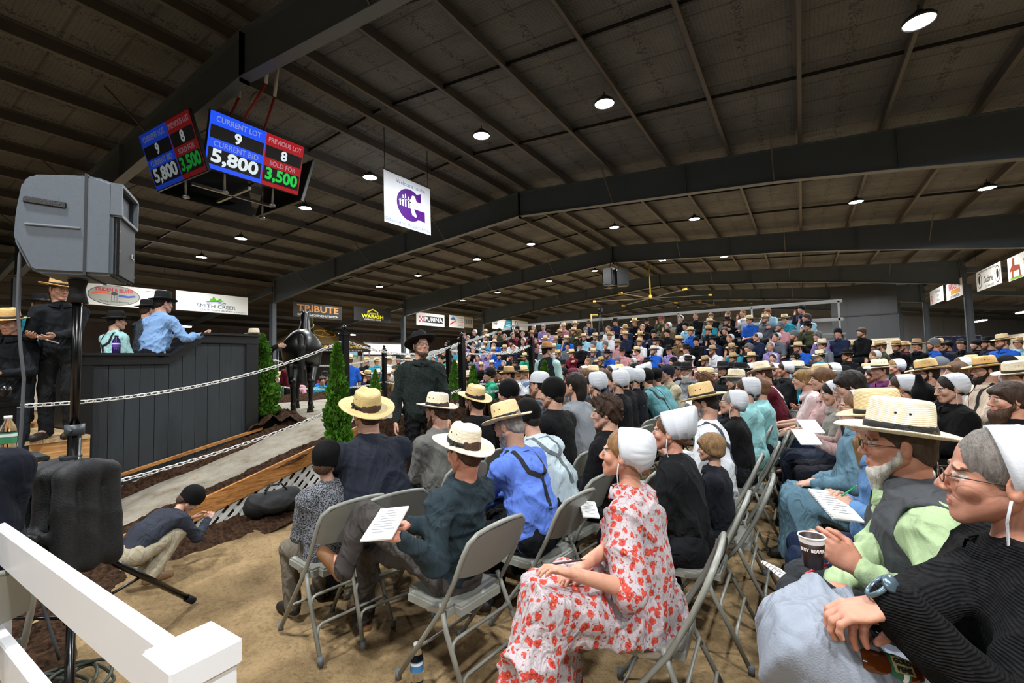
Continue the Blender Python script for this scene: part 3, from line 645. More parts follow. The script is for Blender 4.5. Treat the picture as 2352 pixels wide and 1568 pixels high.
def kapp_strings(): 
    b = MB()
    for s in (-1, 1): b.tube([(s * 0.088, 0.0, -0.03), (s * 0.078, 0.005, -0.08), (s * 0.060, 0.0, -0.14), (s * 0.075, -0.045, -0.185), (s * 0.07, -0.11, -0.24), (s * 0.05, -0.15, -0.36)], 0.0028, 6)
    return b.mesh('tie_string', [M_KAPP])
def cap_mesh():
    b = MB(); b.lathe([(0.090, 0.0), (0.091, 0.035), (0.084, 0.075), (0.060, 0.10), (0.02, 0.112), (0.0005, 0.113)], 32, c=(0, -0.01, 0.03), sy=1.12); return fixn(b.mesh('cap', [M_FELT]))
def cap_bill():
    b = MB(); V = []; F = []; n = 14
    for j in range(4):
        for i in range(n + 1):
            a = PI * (0.18 + 0.64 * i / n); r = 0.092 + 0.024 * j; V.append((r * math.cos(a) * (1 - 0.08 * j), r * math.sin(a) * 1.05, 0.030 - 0.004 * j - 0.5 * (math.cos(a) * r) ** 2 * 4))
    for j in range(3):
        for i in range(n): F.append((j * (n + 1) + i, j * (n + 1) + i + 1, (j + 1) * (n + 1) + i + 1, (j + 1) * (n + 1) + i))
    b.add(V, F, True); b.add([(x, y, z - 0.004) for x, y, z in V], [f[::-1] for f in F], True); return b.mesh('bill', [M_FELT])
M_WIRE = mat('spectacle_wire', '#4a4038', 0.35, 0.6); M_LENS = mat('spectacle_lens', '#ffffff', 0.03, trans=1.0)
def glasses(mt=None):
    b = MB()
    for s in (-1, 1):
        b.tube([(s * 0.033 + 0.0225 * math.cos(t), 0.110 - 0.25 * abs(s * 0.033 + 0.0225 * math.cos(t)) * 0.3, -0.001 + 0.0165 * math.sin(t)) for t in np.linspace(0, 2 * PI, 17)[:-1]], 0.0015, 5, closed=True)
        b.tube([(s * 0.055, 0.104, 0.004), (s * 0.072, 0.07, 0.004), (s * 0.080, 0.0, 0.0)], 0.0015, 5)
    b.tube([(-0.011, 0.109, 0.002), (0, 0.112, 0.005), (0.011, 0.109, 0.002)], 0.0015, 5); return b.mesh('glasses', [mt or M_WIRE])
HAIRC = dict(brown='#4a3425', dark='#1d1510', grey='#8b8782', white='#cfcac0', blond='#a8844e', light='#8a6a42', red='#7a4a28', black='#0e0b0a')
def wear_head(par, M, spec, hsc=1.0, near=True):
    """spec: hair, hairc, hat, hatc, beard, beardc, kapp, glasses, tilt"""
    Mi = M @ Matrix.Scale(hsc, 4)
    def put(name, me, color=(1, 1, 1, 1), parent=par, mm=None):
        o = obj(name, me, parent, color=color); o.matrix_local = mm if mm is not None else Mi; return o
    hc = hexc(HAIRC.get(spec.get('hairc', 'brown'), spec.get('hairc', '#4a3425')))
    hr = spec.get('hair', 'short')
    if hr: put('hair', tmpl('hair_' + hr, globals()['hair_' + hr]), hc)
    if spec.get('beard'):
        L, full = spec['beard'] if isinstance(spec['beard'], tuple) else (0.05, 1.0)
        put('beard', tmpl(('beard', L, full), lambda: beard(L, full)), hexc(HAIRC.get(spec.get('beardc', spec.get('hairc', 'brown')), '#4a3425')))
    hat = spec.get('hat')
    if hat in ('straw', 'felt'):
        tl = spec.get('tilt', (0.0, 0.0)); st = spec.get('style', 'teardrop'); br = spec.get('brim', 0.075); ch = spec.get('ch', 0.112)
        me = tmpl(('hat', st, br, ch, hat), lambda: hat_mesh(st, br, ch, mats=[M_STRAW if hat == 'straw' else M_FELT], curl=spec.get('curl', 0.014)))
        mm = Mi @ Matrix.Translation((0, -0.006, 0.048)) @ Matrix.Rotation(tl[0], 4, 'X') @ Matrix.Rotation(tl[1], 4, 'Y')
        o = put('hat', me, hexc(spec['hatc']) if 'hatc' in spec else ((1, 1, 1, 1) if hat == 'straw' else (0.012, 0.012, 0.013, 1)), mm=mm)
        obj('hat_band', tmpl(('band', near), lambda: band_mesh(bow=near)), o)
        if near and hat == 'straw' and ch > 0.1: obj('eyelet', tmpl('eyelet', eyelets), o)
    elif hat == 'beanie':
        pt = spec.get('pt', 0.0); put('knit_beanie', tmpl(('beanie', pt), lambda: beanie(pt)), hexc(spec.get('hatc', '#060607')))
    elif hat == 'cap':
        o = put('cap', tmpl('cap', cap_mesh), hexc(spec.get('hatc', '#c8ccd2'))); obj('bill', tmpl('bill', cap_bill), o, color=hexc(spec.get('billc', '#4c5f80')))
    elif hat in ('kapp', 'bucket'):
        o = put('bonnet', tmpl(('kapp', hat), lambda: kapp_mesh('bucket' if hat == 'bucket' else 'pleated')))
        if near: obj('tie_string', tmpl('kstr', kapp_strings), o)
    if spec.get('glasses'): put('glasses', tmpl('glasses', glasses))
def tube_on(pts, wdt, name, mt, thick=0.004):
    """flat strap through points (with normals)"""
    V = []; F = []
    for i, (p, nn) in enumerate(pts):
        t = nrm(pts[min(i + 1, len(pts) - 1)][0] - pts[max(i - 1, 0)][0]); x = np.cross(t, nn); x = nrm(x)
        for a, b in ((-1, 0), (-1, 1), (1, 1), (1, 0)): V.append(p + x * a * wdt / 2 + nn * (b * thick))
    m = len(pts)
    for i in range(m - 1):
        for k in range(4): F.append((i * 4 + k, i * 4 + (k + 1) % 4, (i + 1) * 4 + (k + 1) % 4, (i + 1) * 4 + k))
    F += [(0, 1, 2, 3), ((m - 1) * 4 + 3, (m - 1) * 4 + 2, (m - 1) * 4 + 1, (m - 1) * 4)]
    return fixn(mesh_np(name, V, F, None, [mt], smooth=False))
from mathutils.bvhtree import BVHTree
def suspenders(fig, par, color='#15151a', wd=0.03):
    """Y-shaped braces laid on the back and chest of the shirt"""
    me = fig['shirt']; bv = BVHTree.FromPolygons([v.co[:] for v in me.vertices], [p.vertices[:] for p in me.polygons])
    p = fig['pts']; up, right, fw = p['up'], p['right'], p['fw']; mt = mat('elastic_strap', '#ffffff', 0.8, objcol=True)
    def hit(base, d):
        o = Vector(base) + Vector(d) * 0.26; loc, nn, i, _ = bv.ray_cast(o, -Vector(d), 0.5)
        if loc is None: return None
        n_ = np.array(nn); return (np.array(loc) + n_ * 0.002, n_ if n_ @ np.asarray(d) > 0 else -n_)
    cx = p['waist'] * 0.25 + p['chest'] * 0.75
    for s in (-1, 1):
        pts = []; tp = p['chest'] + right * s * 0.088 + up * 0.01
        for t in np.linspace(0, 1, 8): pts.append(hit((p['waist'] + right * s * 0.085) * (1 - t) + tp * t, fw))
        for a in np.linspace(0.35, PI - 0.35, 7): pts.append(hit(tp, fw * math.cos(a) + up * math.sin(a)))
        for t in np.linspace(0.1, 1, 9): pts.append(hit(tp * (1 - t) + cx * t, -fw))
        pts = [q for q in pts if q]
        if len(pts) > 3: obj('suspender', tube_on(pts, wd, 'suspender', mt), par, color=hexc(color))
    pts = [q for q in (hit(cx * (1 - t) + p['waist'] * t + up * -0.06 * t, -fw) for t in np.linspace(0, 1, 8)) if q]
    if len(pts) > 2: obj('suspender', tube_on(pts, wd, 'suspender', mt), par, color=hexc(color))
PEOPLE = []
def rzdir(dx, dy): return math.atan2(dy, dx) - PI / 2
def place_fig(fig, headpos, rz, s=1.0, label=None, group=None, z=None):
    """an Empty at the ground below the figure; headpos: where the middle of the head is"""
    hp = Vector(fig['hp']) * s; R = Matrix.Rotation(rz, 3, 'Z'); q = R @ hp
    zz = headpos.z - hp.z if z is None else z
    root = empty('person', (headpos.x - q.x, headpos.y - q.y, zz), rz, label, 'person', group)
    root.scale = (s, s, s); PEOPLE.append(root); return root
def dress_fig(root, fig, shirt='#808080', legs='#1c1d21', shoes='#17120f', skin=(1, 1, 1, 1), shirtm=None, legm=None, spec=None, near=True, hsc=1.0):
    b = obj('body', fig['body'], root, color=skin)
    o = obj('shirt' if 'trousers' in fig else 'bodice', fig['shirt'], root, color=hexc(shirt)); 
    if not fig['shirt'].materials: fig['shirt'].materials.append(shirtm or M_CLOTH)
    if not fig['collar'].materials: fig['collar'].materials.append(shirtm or M_CLOTH)
    obj('collar', fig['collar'], root, color=hexc(shirt))
    k = 'trousers' if 'trousers' in fig else 'skirt'
    if not fig[k].materials: fig[k].materials.append(legm or M_CLOTH)
    obj(k, fig[k], root, color=hexc(legs))
    for sm_ in fig['shoes']:
        if not sm_.materials: sm_.materials.append(M_SHOE)
        obj('shoe', sm_, root, color=hexc(shoes))
    wear_head(root, fig['head'], spec or {}, hsc, near)
    return root
# ---------------------------------------------------------------- the hall
M_STEEL = mat('painted_steel', '#4a535b', 0.42, bump=0.03, bscale=30, var=0.08, vscale=3)
M_PURLIN = mat('purlin_steel', '#4a4642', 0.55, var=0.15, vscale=4)
M_DARKST = mat('dark_steel', '#1d1e20', 0.5)
def deck_mat():
    m, nt, b = nodes_of('quilted_insulation'); L = nt.links.new; tc = N(nt, 'ShaderNodeTexCoord')
    br = N(nt, 'ShaderNodeTexVoronoi', feature='DISTANCE_TO_EDGE'); br.inputs['Scale'].default_value = 16; br.inputs['Randomness'].default_value = 0.25; L(tc.outputs['Object'], br.inputs['Vector'])
    r = ramp(nt, [(0.0, hexc('#2a2c2e')), (0.05, hexc('#5e6164'))]); L(br.outputs['Distance'], r.inputs[0])
    n = N(nt, 'ShaderNodeTexNoise'); n.inputs['Scale'].default_value = 1.1; n.inputs['Detail'].default_value = 8; L(tc.outputs['Object'], n.inputs['Vector'])
    r2 = ramp(nt, [(0.3, (0.62, 0.61, 0.60, 1)), (0.7, (1.05, 1.03, 1.0, 1))]); L(n.outputs[0], r2.inputs[0])
    mx = N(nt, 'ShaderNodeMix', data_type='RGBA', blend_type='MULTIPLY'); mx.inputs[0].default_value = 1; L(r.outputs[0], mx.inputs[6]); L(r2.outputs[0], mx.inputs[7])
    sp = N(nt, 'ShaderNodeSeparateXYZ'); L(tc.outputs['Object'], sp.inputs[0])
    fr = N(nt, 'ShaderNodeMath', operation='PINGPONG'); fr.inputs[1].default_value = 0.375; L(sp.outputs[1], fr.inputs[0])
    r3 = ramp(nt, [(0.0, (0.45, 0.43, 0.42, 1)), (0.035, (1, 1, 1, 1))]); L(fr.outputs[0], r3.inputs[0])
    mx2 = N(nt, 'ShaderNodeMix', data_type='RGBA', blend_type='MULTIPLY'); mx2.inputs[0].default_value = 1; L(mx.outputs[2], mx2.inputs[6]); L(r3.outputs[0], mx2.inputs[7])
    L(mx2.outputs[2], b.inputs['Base Color']); b.inputs['Roughness'].default_value = 0.8
    bp = N(nt, 'ShaderNodeBump'); bp.inputs['Strength'].default_value = 0.5; bp.inputs['Distance'].default_value = 0.03; L(br.outputs['Distance'], bp.inputs['Height'])
    n4 = N(nt, 'ShaderNodeTexNoise'); n4.inputs['Scale'].default_value = 5; L(tc.outputs['Object'], n4.inputs['Vector']); bp2 = N(nt, 'ShaderNodeBump'); bp2.inputs['Strength'].default_value = 0.5; bp2.inputs['Distance'].default_value = 0.08
    L(n4.outputs[0], bp2.inputs['Height']); L(bp.outputs[0], bp2.inputs['Normal']); L(bp2.outputs[0], b.inputs['Normal']); return m
YA, YB = -14.0, 58.0
ceiling = empty('ceiling', (0, 0, 0), kind='structure')
b = MB()
for s in (-1, 1):
    xe = RIDGE_X + s * 15.4
    b.add([(RIDGE_X, YA, zdeck(RIDGE_X)), (xe, YA, zdeck(xe)), (xe, YB, zdeck(xe)), (RIDGE_X, YB, zdeck(RIDGE_X)),
           (RIDGE_X, YA, zdeck(RIDGE_X) + .1), (xe, YA, zdeck(xe) + .1), (xe, YB, zdeck(xe) + .1), (RIDGE_X, YB, zdeck(RIDGE_X) + .1)], [(0, 1, 2, 3), (4, 5, 6, 7), (1, 5, 6, 2)])
b.build('roof_deck', deck_mat(), ceiling)
# purlins, one length per bay
FY = [Y0 + BAY * k for k in range(-2, 7)]
px = [0.18 + 1.54 * k for k in range(-15, 5)]
px = [x for x in px if XL - 0.6 < x < XR + 0.3 and abs(x - RIDGE_X) > 0.5] + [RIDGE_X - 0.33, RIDGE_X + 0.33]
_pm = {}
def purlin_mesh(L):
    b = MB(); b.box((0, 0, -0.11), (0.012, L, 0.22)); b.box((0.035, 0, -0.215), (0.075, L, 0.010)); b.box((-0.035, 0, -0.005), (0.075, L, 0.010)); b.box((0.068, 0, -0.20), (0.008, L, 0.03)); return b.mesh('purlin', M_PURLIN)
pme = purlin_mesh(BAY)
for yi in range(len(FY) - 1):
    for x in px:
        o = obj('purlin', pme, ceiling, loc=(x, FY[yi] + BAY / 2, zdeck(x) - 0.005)); o.rotation_euler = (0, (PITCH_R if x > RIDGE_X else -PITCH_R), 0)
        if x < RIDGE_X: o.scale = (-1, 1, 1)
# bridging angles that run across the purlins, two per bay
for yi in range(len(FY) - 1):
    for t in (0.34, 0.67):
        for s in (-1, 1):
            xe = RIDGE_X + s * 15.0; b = MB(); y = FY[yi] + BAY * t
            b.beam((RIDGE_X + s * 0.1, y, zdeck(RIDGE_X) - 0.10), (xe, y, zdeck(xe) - 0.10), 0.05, 0.07); b.build('bridging_bar', M_DARKST, ceiling)
# rafters: tapered I sections from column to ridge
def rafter(y):
    root = None
    for s, xe in ((-1, XL), (1, XR)):
        b = MB(); pts = []
        n = 7; top = []; bot = []
        for i in range(n):
            x = RIDGE_X + (xe - RIDGE_X) * i / (n - 1); fr = i / (n - 1)
            deep = 0.16 * max(0, fr - 0.55) / 0.45 * 2.4
            top.append((x, zdeck(x) - 0.23)); bot.append((x, zbeam(x) - deep))
        b.prism(top + bot[::-1], y - 0.006, y + 0.006)
        for i in range(n - 1):
            b.beam((bot[i][0], y, bot[i][1]), (bot[i + 1][0], y, bot[i + 1][1]), 0.20, 0.016)
            b.beam((top[i][0], y, top[i][1]), (top[i + 1][0], y, top[i + 1][1]), 0.20, 0.016)
        o = b.build('rafter', M_STEEL, ceiling)
        for fr in (0.0, 0.36, 0.66, 0.985):
            x = RIDGE_X + (xe - RIDGE_X) * fr; st = MB(); deep = 0.16 * max(0, fr - 0.55) / 0.45 * 2.4
            z1 = zdeck(x) - 0.24; z0 = zbeam(x) - deep + 0.01
            for sy in (-1, 1): st.box((x, y + sy * 0.05, (z0 + z1) / 2), (0.014, 0.088, z1 - z0))
            if fr < 0.1: st.box((x, y, z0 - 0.03), (0.03, 0.16, 0.10))
            st.build('stiffener', M_STEEL, o)
        for fr in (0.22, 0.5, 0.8):
            x = RIDGE_X + (xe - RIDGE_X) * fr
            for sy in (-1, 1):
                st = MB(); st.beam((x, y + sy * 0.08, zbeam(x) + 0.03), (x, y + sy * 0.95, zdeck(x) - 0.20), 0.03, 0.03); st.build('flange_brace', M_PURLIN, o)
for y in FY: rafter(y)
# columns
def column_mesh(h):
    b = MB(); b.box((0, 0, h / 2), (0.26, 0.012, h))
    for s in (-1, 1): b.box((s * 0.135, 0, h / 2), (0.012, 0.20, h))
    b.box((0, 0, 0.01), (0.36, 0.30, 0.02)); return b.mesh('steel_column', M_STEEL)
hL = zbeam(XL) - 0.39
cm = column_mesh(hL)
for y in FY:
    for x in (XL, XR): tag(obj('steel_column', cm, None, loc=(x, y, 0)), kind='structure')
# low side aisles and outer walls
M_AISLE = mat('aisle_liner', '#3a3631', 0.8, var=0.2, vscale=2)
M_WALLP = mat('grey_liner_panel', '#6c7076', 0.5, var=0.06, vscale=2)
M_WHITEP = mat('pale_partition', '#cfc9bd', 0.6, var=0.06, vscale=3)
def aisle(side, xa, xb):
    b = MB(); z0, z1 = zdeck(xa) - 0.35, 4.6
    b.add([(xa, YA, z0), (xb, YA, z1), (xb, YB, z1), (xa, YB, z0), (xa, YA, z0 + .06), (xb, YA, z1 + .06), (xb, YB, z1 + .06), (xa, YB, z0 + .06)], [(0, 1, 2, 3), (4, 5, 6, 7)])
    o = b.build('aisle_roof', M_AISLE, ceiling)
    for k in range(6):
        x = xa + (xb - xa) * (k + 0.5) / 6; z = z0 + (z1 - z0) * (k + 0.5) / 6
        q = MB(); q.box((x, (YA + YB) / 2, z - 0.10), (0.05, YB - YA, 0.18)); q.build('aisle_purlin', M_PURLIN, o)
    for y in FY: q = MB(); q.beam((xa, y, z0 - 0.35), (xb, y, z1 - 0.35), 0.15, 0.28); q.build('aisle_rafter', M_STEEL, o)
aisle('left', XL, -34.0); aisle('right', XR, 18.0)
def wall(name, a, b_, z0, z1, m, th=0.1, rib=0.0):
    b = MB(); b.beam((a[0], a[1], (z0 + z1) / 2), (b_[0], b_[1], (z0 + z1) / 2), th, z1 - z0)
    if rib:
        L = math.hypot(b_[0] - a[0], b_[1] - a[1]); n = int(L / rib)
        for i in range(n):
            t = (i + 0.5) / n; x = a[0] + (b_[0] - a[0]) * t; y = a[1] + (b_[1] - a[1]) * t
            b.box((x, y, (z0 + z1) / 2), (0.14 if abs(a[0] - b_[0]) < 1 else 0.04, 0.04 if abs(a[0] - b_[0]) < 1 else 0.14, z1 - z0))
    return tag(b.build(name, m), kind='structure')
wall('wall_left', (-34, YA), (-34, YB), 0, 4.7, mat('brown_liner', '#5a4b42', 0.7, var=0.1), rib=0.6)
wall('wall_right', (18, YA), (18, YB), 0, 4.7, M_WALLP, rib=0.9)
wall('wall_front', (-34, YA), (18, YA), 0, 7.7, M_WALLP)
wall('wall_back', (-34, YB), (18, YB), 2.7, 7.7, M_WALLP, rib=1.2)
wall('wall_back_lower', (-34, YB), (18, YB), 0, 2.7, M_WHITEP, rib=1.2)
# divider wall behind the right end of the bleachers
o = wall('wall_divider', at(1913, 780, Y=38.5)[:2], at(2066, 780, Y=38.5)[:2], 2.72, 6.4, mat('slate_panel', '#3b3e43', 0.5), rib=1.3)
q = MB(); a = at(1913, 780, Y=38.4); c = at(2066, 780, Y=38.4); q.box(((a.x + c.x) / 2, 38.40, 4.3), (c.x - a.x, 0.03, 0.08)); q.build('rail', M_DARKST, o)
wall('wall_divider_lower', at(1905, 780, Y=38.5)[:2], at(2066, 780, Y=38.5)[:2], 0, 2.7, M_WHITEP, rib=0.5)
# left partitions and right partitions seen under the aisle roofs
wall('wall_partition_left', (-30.5, 6), (-30.5, 44), 0, 2.6, M_WHITEP, rib=2.4)
wall('wall_partition_right', (13.5, 20), (13.5, 50), 0, 2.9, M_WHITEP, rib=1.4)
# ---------------------------------------------------------------- floor
def floor_mesh():
    def axis(lo, hi, a, b_, fine):
        c = list(np.arange(a, b_, fine)); x = a; st = fine
        while x > lo: st = min(st * 1.35, 2.0); x -= st; c.insert(0, max(x, lo))
        x = b_; st = fine
        c.append(b_)
        while x < hi: st = min(st * 1.35, 2.0); x += st; c.append(min(x, hi))
        return np.array(c)
    X = axis(-34, 18, -5.3, 1.0, 0.035); Y = axis(YA, YB, 0.5, 5.0, 0.035)
    GX, GY = np.meshgrid(X, Y, indexing='ij'); Z = np.zeros_like(GX); rs = np.random.RandomState(3)
    for i in range(60):
        f = rs.uniform(2, 26); a = rs.uniform(0, 6.28); Z += np.sin((GX * math.cos(a) + GY * math.sin(a)) * f + rs.uniform(0, 6.28) + 1.2 * np.sin(GX * 1.7 + GY * 2.3 + i)) * 0.010 / f ** 0.62
    for i in range(420):          # scuffs and footprints
        cx, cy = rs.uniform(-5.3, 0.8), rs.uniform(0.5, 5); a = rs.uniform(0, 3.14); l, w_ = rs.uniform(0.08, 0.15), rs.uniform(0.035, 0.06)
        u = (GX - cx) * math.cos(a) + (GY - cy) * math.sin(a); v = -(GX - cx) * math.sin(a) + (GY - cy) * math.cos(a); r2 = (u / l) ** 2 + (v / w_) ** 2
        Z += 0.007 * (-np.exp(-r2) + 0.7 * np.exp(-(np.sqrt(r2) - 1.6) ** 2 * 3))
    Z -= 0.012
    V = np.stack([GX, GY, Z], -1).reshape(-1, 3); nx, ny = len(X), len(Y); i, j = np.meshgrid(np.arange(nx - 1), np.arange(ny - 1), indexing='ij'); q = (i * ny + j).ravel()
    return mesh_np('floor', V, np.stack([q, q + ny, q + ny + 1, q + 1], 1))
def sand_mat():
    m, nt, b = nodes_of('arena_sand'); L = nt.links.new; tc = N(nt, 'ShaderNodeTexCoord')
    n = N(nt, 'ShaderNodeTexNoise'); n.inputs['Scale'].default_value = 1.6; n.inputs['Detail'].default_value = 10; n.inputs['Roughness'].default_value = 0.65; L(tc.outputs['Object'], n.inputs['Vector'])
    r = ramp(nt, [(0.32, hexc('#6b583f')), (0.50, hexc('#8d7757')), (0.72, hexc('#a58c68'))]); L(n.outputs[0], r.inputs[0])
    g = N(nt, 'ShaderNodeTexNoise'); g.inputs['Scale'].default_value = 38; g.inputs['Detail'].default_value = 12; g.inputs['Roughness'].default_value = 0.75; L(tc.outputs['Object'], g.inputs['Vector'])
    rg = ramp(nt, [(0.34, (0.62, 0.60, 0.56, 1)), (0.50, (1, 1, 1, 1)), (0.70, (1.15, 1.14, 1.12, 1))]); L(g.outputs[0], rg.inputs[0])
    mg = N(nt, 'ShaderNodeMix', data_type='RGBA', blend_type='MULTIPLY'); mg.inputs[0].default_value = 1; L(r.outputs[0], mg.inputs[6]); L(rg.outputs[0], mg.inputs[7]); L(mg.outputs[2], b.inputs['Base Color'])
    n2 = N(nt, 'ShaderNodeTexNoise'); n2.inputs['Scale'].default_value = 120; n2.inputs['Detail'].default_value = 5; L(tc.outputs['Object'], n2.inputs['Vector'])
    n3 = N(nt, 'ShaderNodeTexNoise'); n3.inputs['Scale'].default_value = 26; n3.inputs['Detail'].default_value = 6; L(tc.outputs['Object'], n3.inputs['Vector'])
    bp = N(nt, 'ShaderNodeBump'); bp.inputs['Strength'].default_value = 0.7; bp.inputs['Distance'].default_value = 0.006; L(n2.outputs[0], bp.inputs['Height'])
    bp2 = N(nt, 'ShaderNodeBump'); bp2.inputs['Strength'].default_value = 0.6; bp2.inputs['Distance'].default_value = 0.02; L(n3.outputs[0], bp2.inputs['Height']); L(bp.outputs[0], bp2.inputs['Normal']); L(bp2.outputs[0], b.inputs['Normal'])
    b.inputs['Roughness'].default_value = 0.95; b.inputs['Specular IOR Level'].default_value = 0.1; return m
M_SAND = sand_mat()
fl = obj('floor', floor_mesh(), None, M_SAND); tag(fl, kind='structure')
# ---------------------------------------------------------------- lamp housings
M_LENS2 = mat('lamp_lens', '#ffffff', 0.5, emit='#fffaf0', estr=LAMP_EMIT); M_HOUSE = mat('lamp_housing', '#2c2d30', 0.5)
def lampset():
    b = MB(); b.lathe([(0.0005, 0.16), (0.06, 0.16), (0.075, 0.10), (0.17, 0.075), (0.205, 0.03), (0.21, 0.0), (0.19, -0.005), (0.185, 0.02), (0.0005, 0.022)], 28)
    b.tube([(0, 0, 0.16), (0, 0, 0.26)], 0.012, 6); h = fixn(b.mesh('housing', M_HOUSE))
    q = MB(); q.lathe([(0.0005, 0.012), (0.185, 0.012), (0.185, 0.016), (0.0005, 0.016)], 28); return h, fixn(q.mesh('lens', M_LENS2))
hm, lm = lampset()
rowname = {8.55: 'nearest lamp row', 17.6: 'second lamp row', 25.1: 'third lamp row', 34.0: 'fourth lamp row', 43.0: 'fifth lamp row', 52.0: 'sixth lamp row', -0.4: 'unseen row added above the photographer', -9.0: 'unseen row added behind the photographer'}
ords = ['first', 'second', 'third', 'fourth', 'fifth', 'sixth', 'seventh', 'eighth']
for y in LAMP_Y:
    for i, x in enumerate(sorted(x_ for x_, y_ in LAMPS if y_ == y)):
        lab = 'round white roof lamp, %s from the left in the %s' % (ords[i], rowname[y])
        t = empty('ceiling_lamp', (x, y, zdeck(x) - 0.47), 0, lab, 'ceiling lamp', 'round lamps ' + rowname[y]); obj('housing', hm, t); obj('lens', lm, t)
for i, (x, y, z) in enumerate(AISLE):
    side = 'left' if x < 0 else 'right'; k = sum(1 for q in AISLE if (q[0] < 0) == (x < 0) and q[1] < y)
    t = empty('strip_lamp', (x, y, z), 0, 'long strip lamp under the %s aisle roof, %s from the near end' % (side, ords[k]), 'ceiling lamp', 'strip lamps of the %s aisle' % side)
    q = MB(); q.box((0, 0, 0.05), (0.28, 2.4, 0.06)); q.build('housing', M_HOUSE, t); q = MB(); q.bbox((0, 0, -0.02), (0.22, 2.3, 0.05), 0.015); q.build('lens', M_LENS2, t)
    for s in (-1, 1): q = MB(); q.tube([(0, s, 0.08), (0, s, (5.63 if x < 0 else 5.6) - z)], 0.006, 5); q.build('hanger', M_DARKST, t)
# ---------------------------------------------------------------- writing
def text_mesh(s, size=1.0, m=None, bold=0.0, fitw=None, align='CENTER', ext=0.002):
    cu = bpy.data.curves.new('lettering', 'FONT'); cu.body = s; cu.size = size; cu.align_x = align; cu.align_y = 'CENTER'; cu.offset = bold; cu.extrude = ext; cu.resolution_u = 3
    o = bpy.data.objects.new('lettering', cu); COL.objects.link(o); dg = bpy.context.evaluated_depsgraph_get(); me = bpy.data.meshes.new_from_object(o.evaluated_get(dg))
    bpy.data.objects.remove(o); bpy.data.curves.remove(cu); me.name = 'lettering'
    if fitw and len(me.vertices):
        co = np.empty(len(me.vertices) * 3, np.float32); me.vertices.foreach_get('co', co); co = co.reshape(-1, 3); w_ = co[:, 0].max() - co[:, 0].min()
        co[:, 0] *= fitw / w_; me.vertices.foreach_set('co', co.ravel())
    me.materials.clear(); me.materials.append(m); return me
def pmat(col, rough=0.5): return mat('print_' + col.strip('#'), col, rough)
def plate_frame(c, xdir, normal):
    x = Vector(xdir).normalized(); n = Vector(normal).normalized(); y = n.cross(x); M = Matrix((x, y, n)).transposed().to_4x4(); M.translation = Vector(c); return M
def put_text(par, M, s, x, y, size, col, bold=0.0, fitw=None, dz=0.006, m=None, align='CENTER', name='lettering'):
    o = obj(name, text_mesh(s, size, m or pmat(col), bold, fitw, align), par); o.matrix_local = M @ Matrix.Translation((x, y, dz)); return o
def flat(par, M, pts, col, dz=0.004, m=None, name='printed_shape', th=0.003):
    b = MB(); n = len(pts); b.add([(x, y, 0) for x, y in pts] + [(x, y, th) for x, y in pts], [tuple(range(n))[::-1], tuple(range(n, 2 * n))] + [(i, (i + 1) % n, n + (i + 1) % n, n + i) for i in range(n)])
    o = b.build(name, m or pmat(col), par); o.matrix_local = M @ Matrix.Translation((0, 0, dz)); return o
def rect(cx, cy, w_, h_): return [(cx - w_ / 2, cy - h_ / 2), (cx + w_ / 2, cy - h_ / 2), (cx + w_ / 2, cy + h_ / 2), (cx - w_ / 2, cy + h_ / 2)]
def oval(cx, cy, a, b_, n=40): return [(cx + a * math.cos(2 * PI * i / n), cy + b_ * math.sin(2 * PI * i / n)) for i in range(n)]
def banner(y0, y1, z0, z1, X, col, label, side=1, border=None):
    """a printed sheet hung between the columns; side +1 faces +X"""
    w_, h_ = abs(y1 - y0), z1 - z0; root = empty('banner', (X, (y0 + y1) / 2, (z0 + z1) / 2), 0, label, 'banner', 'sponsor banners along the aisles')
    M = plate_frame((0, 0, 0), (0, side, 0), (side, 0, 0)); b = MB(); b.box((0, 0, 0), (w_, h_, 0.012)); o = b.build('sheet', pmat(col, 0.6), root); o.matrix_local = M
    for sx in (-1, 1):
        q = MB(); q.tube([(0, sx * w_ * 0.47, h_ / 2), (0, sx * w_ * 0.47, h_ / 2 + 1.0)], 0.006, 5); q.build('hanging_wire', M_DARKST, root)
    return root, M, w_, h_
BX = XL + 0.25
r, M, w_, h_ = banner(5.69, 8.25, 4.24, 5.06, BX, '#dcdcd4', 'white banner with a grey oval, a water tower and red lettering, behind the loudspeaker')
flat(r, M, oval(-0.42, 0, 0.80, 0.385), '#2b2b28', 0.006); flat(r, M, oval(-0.42, 0, 0.775, 0.365), '#9b9b92', 0.009)
put_text(r, M, 'DUDEN & SILVER', -0.42, 0.20, 0.19, '#c01f2c', 0.008, 1.15, 0.013)
flat(r, M, [(-1.1, -0.02), (-0.8, 0.05), (-0.55, 0.02), (-0.55, 0.09), (-0.85, 0.13), (-1.08, 0.08)], '#e2601f', 0.012); flat(r, M, [(-0.3, -0.04), (0.0, -0.06), (0.26, 0.0), (0.2, 0.06), (0.0, 0.02), (-0.3, 0.05)], '#27409c', 0.012)
flat(r, M, oval(-0.43, 0.07, 0.10, 0.07), '#1d1d1b', 0.014)
for dx in (-0.08, 0, 0.08): flat(r, M, rect(-0.43 + dx, -0.09, 0.012, 0.22), '#1d1d1b', 0.014)
put_text(r, M, 'Trenching, Concrete & Excavating', -0.42, -0.24, 0.09, '#22221f', 0, 0.9, 0.013)
put_text(r, M, 'www.dudensilver.com', 0.90, 0.30, 0.08, '#22221f', 0, 0.62, 0.008); put_text(r, M, '217-', 0.52, -0.31, 0.12, '#22221f', 0.002, None, 0.008)
r, M, w_, h_ = banner(8.6, 11.6, 4.28, 5.12, BX, '#dfe1dc', 'white banner with green hills over blue water lines and serif lettering')
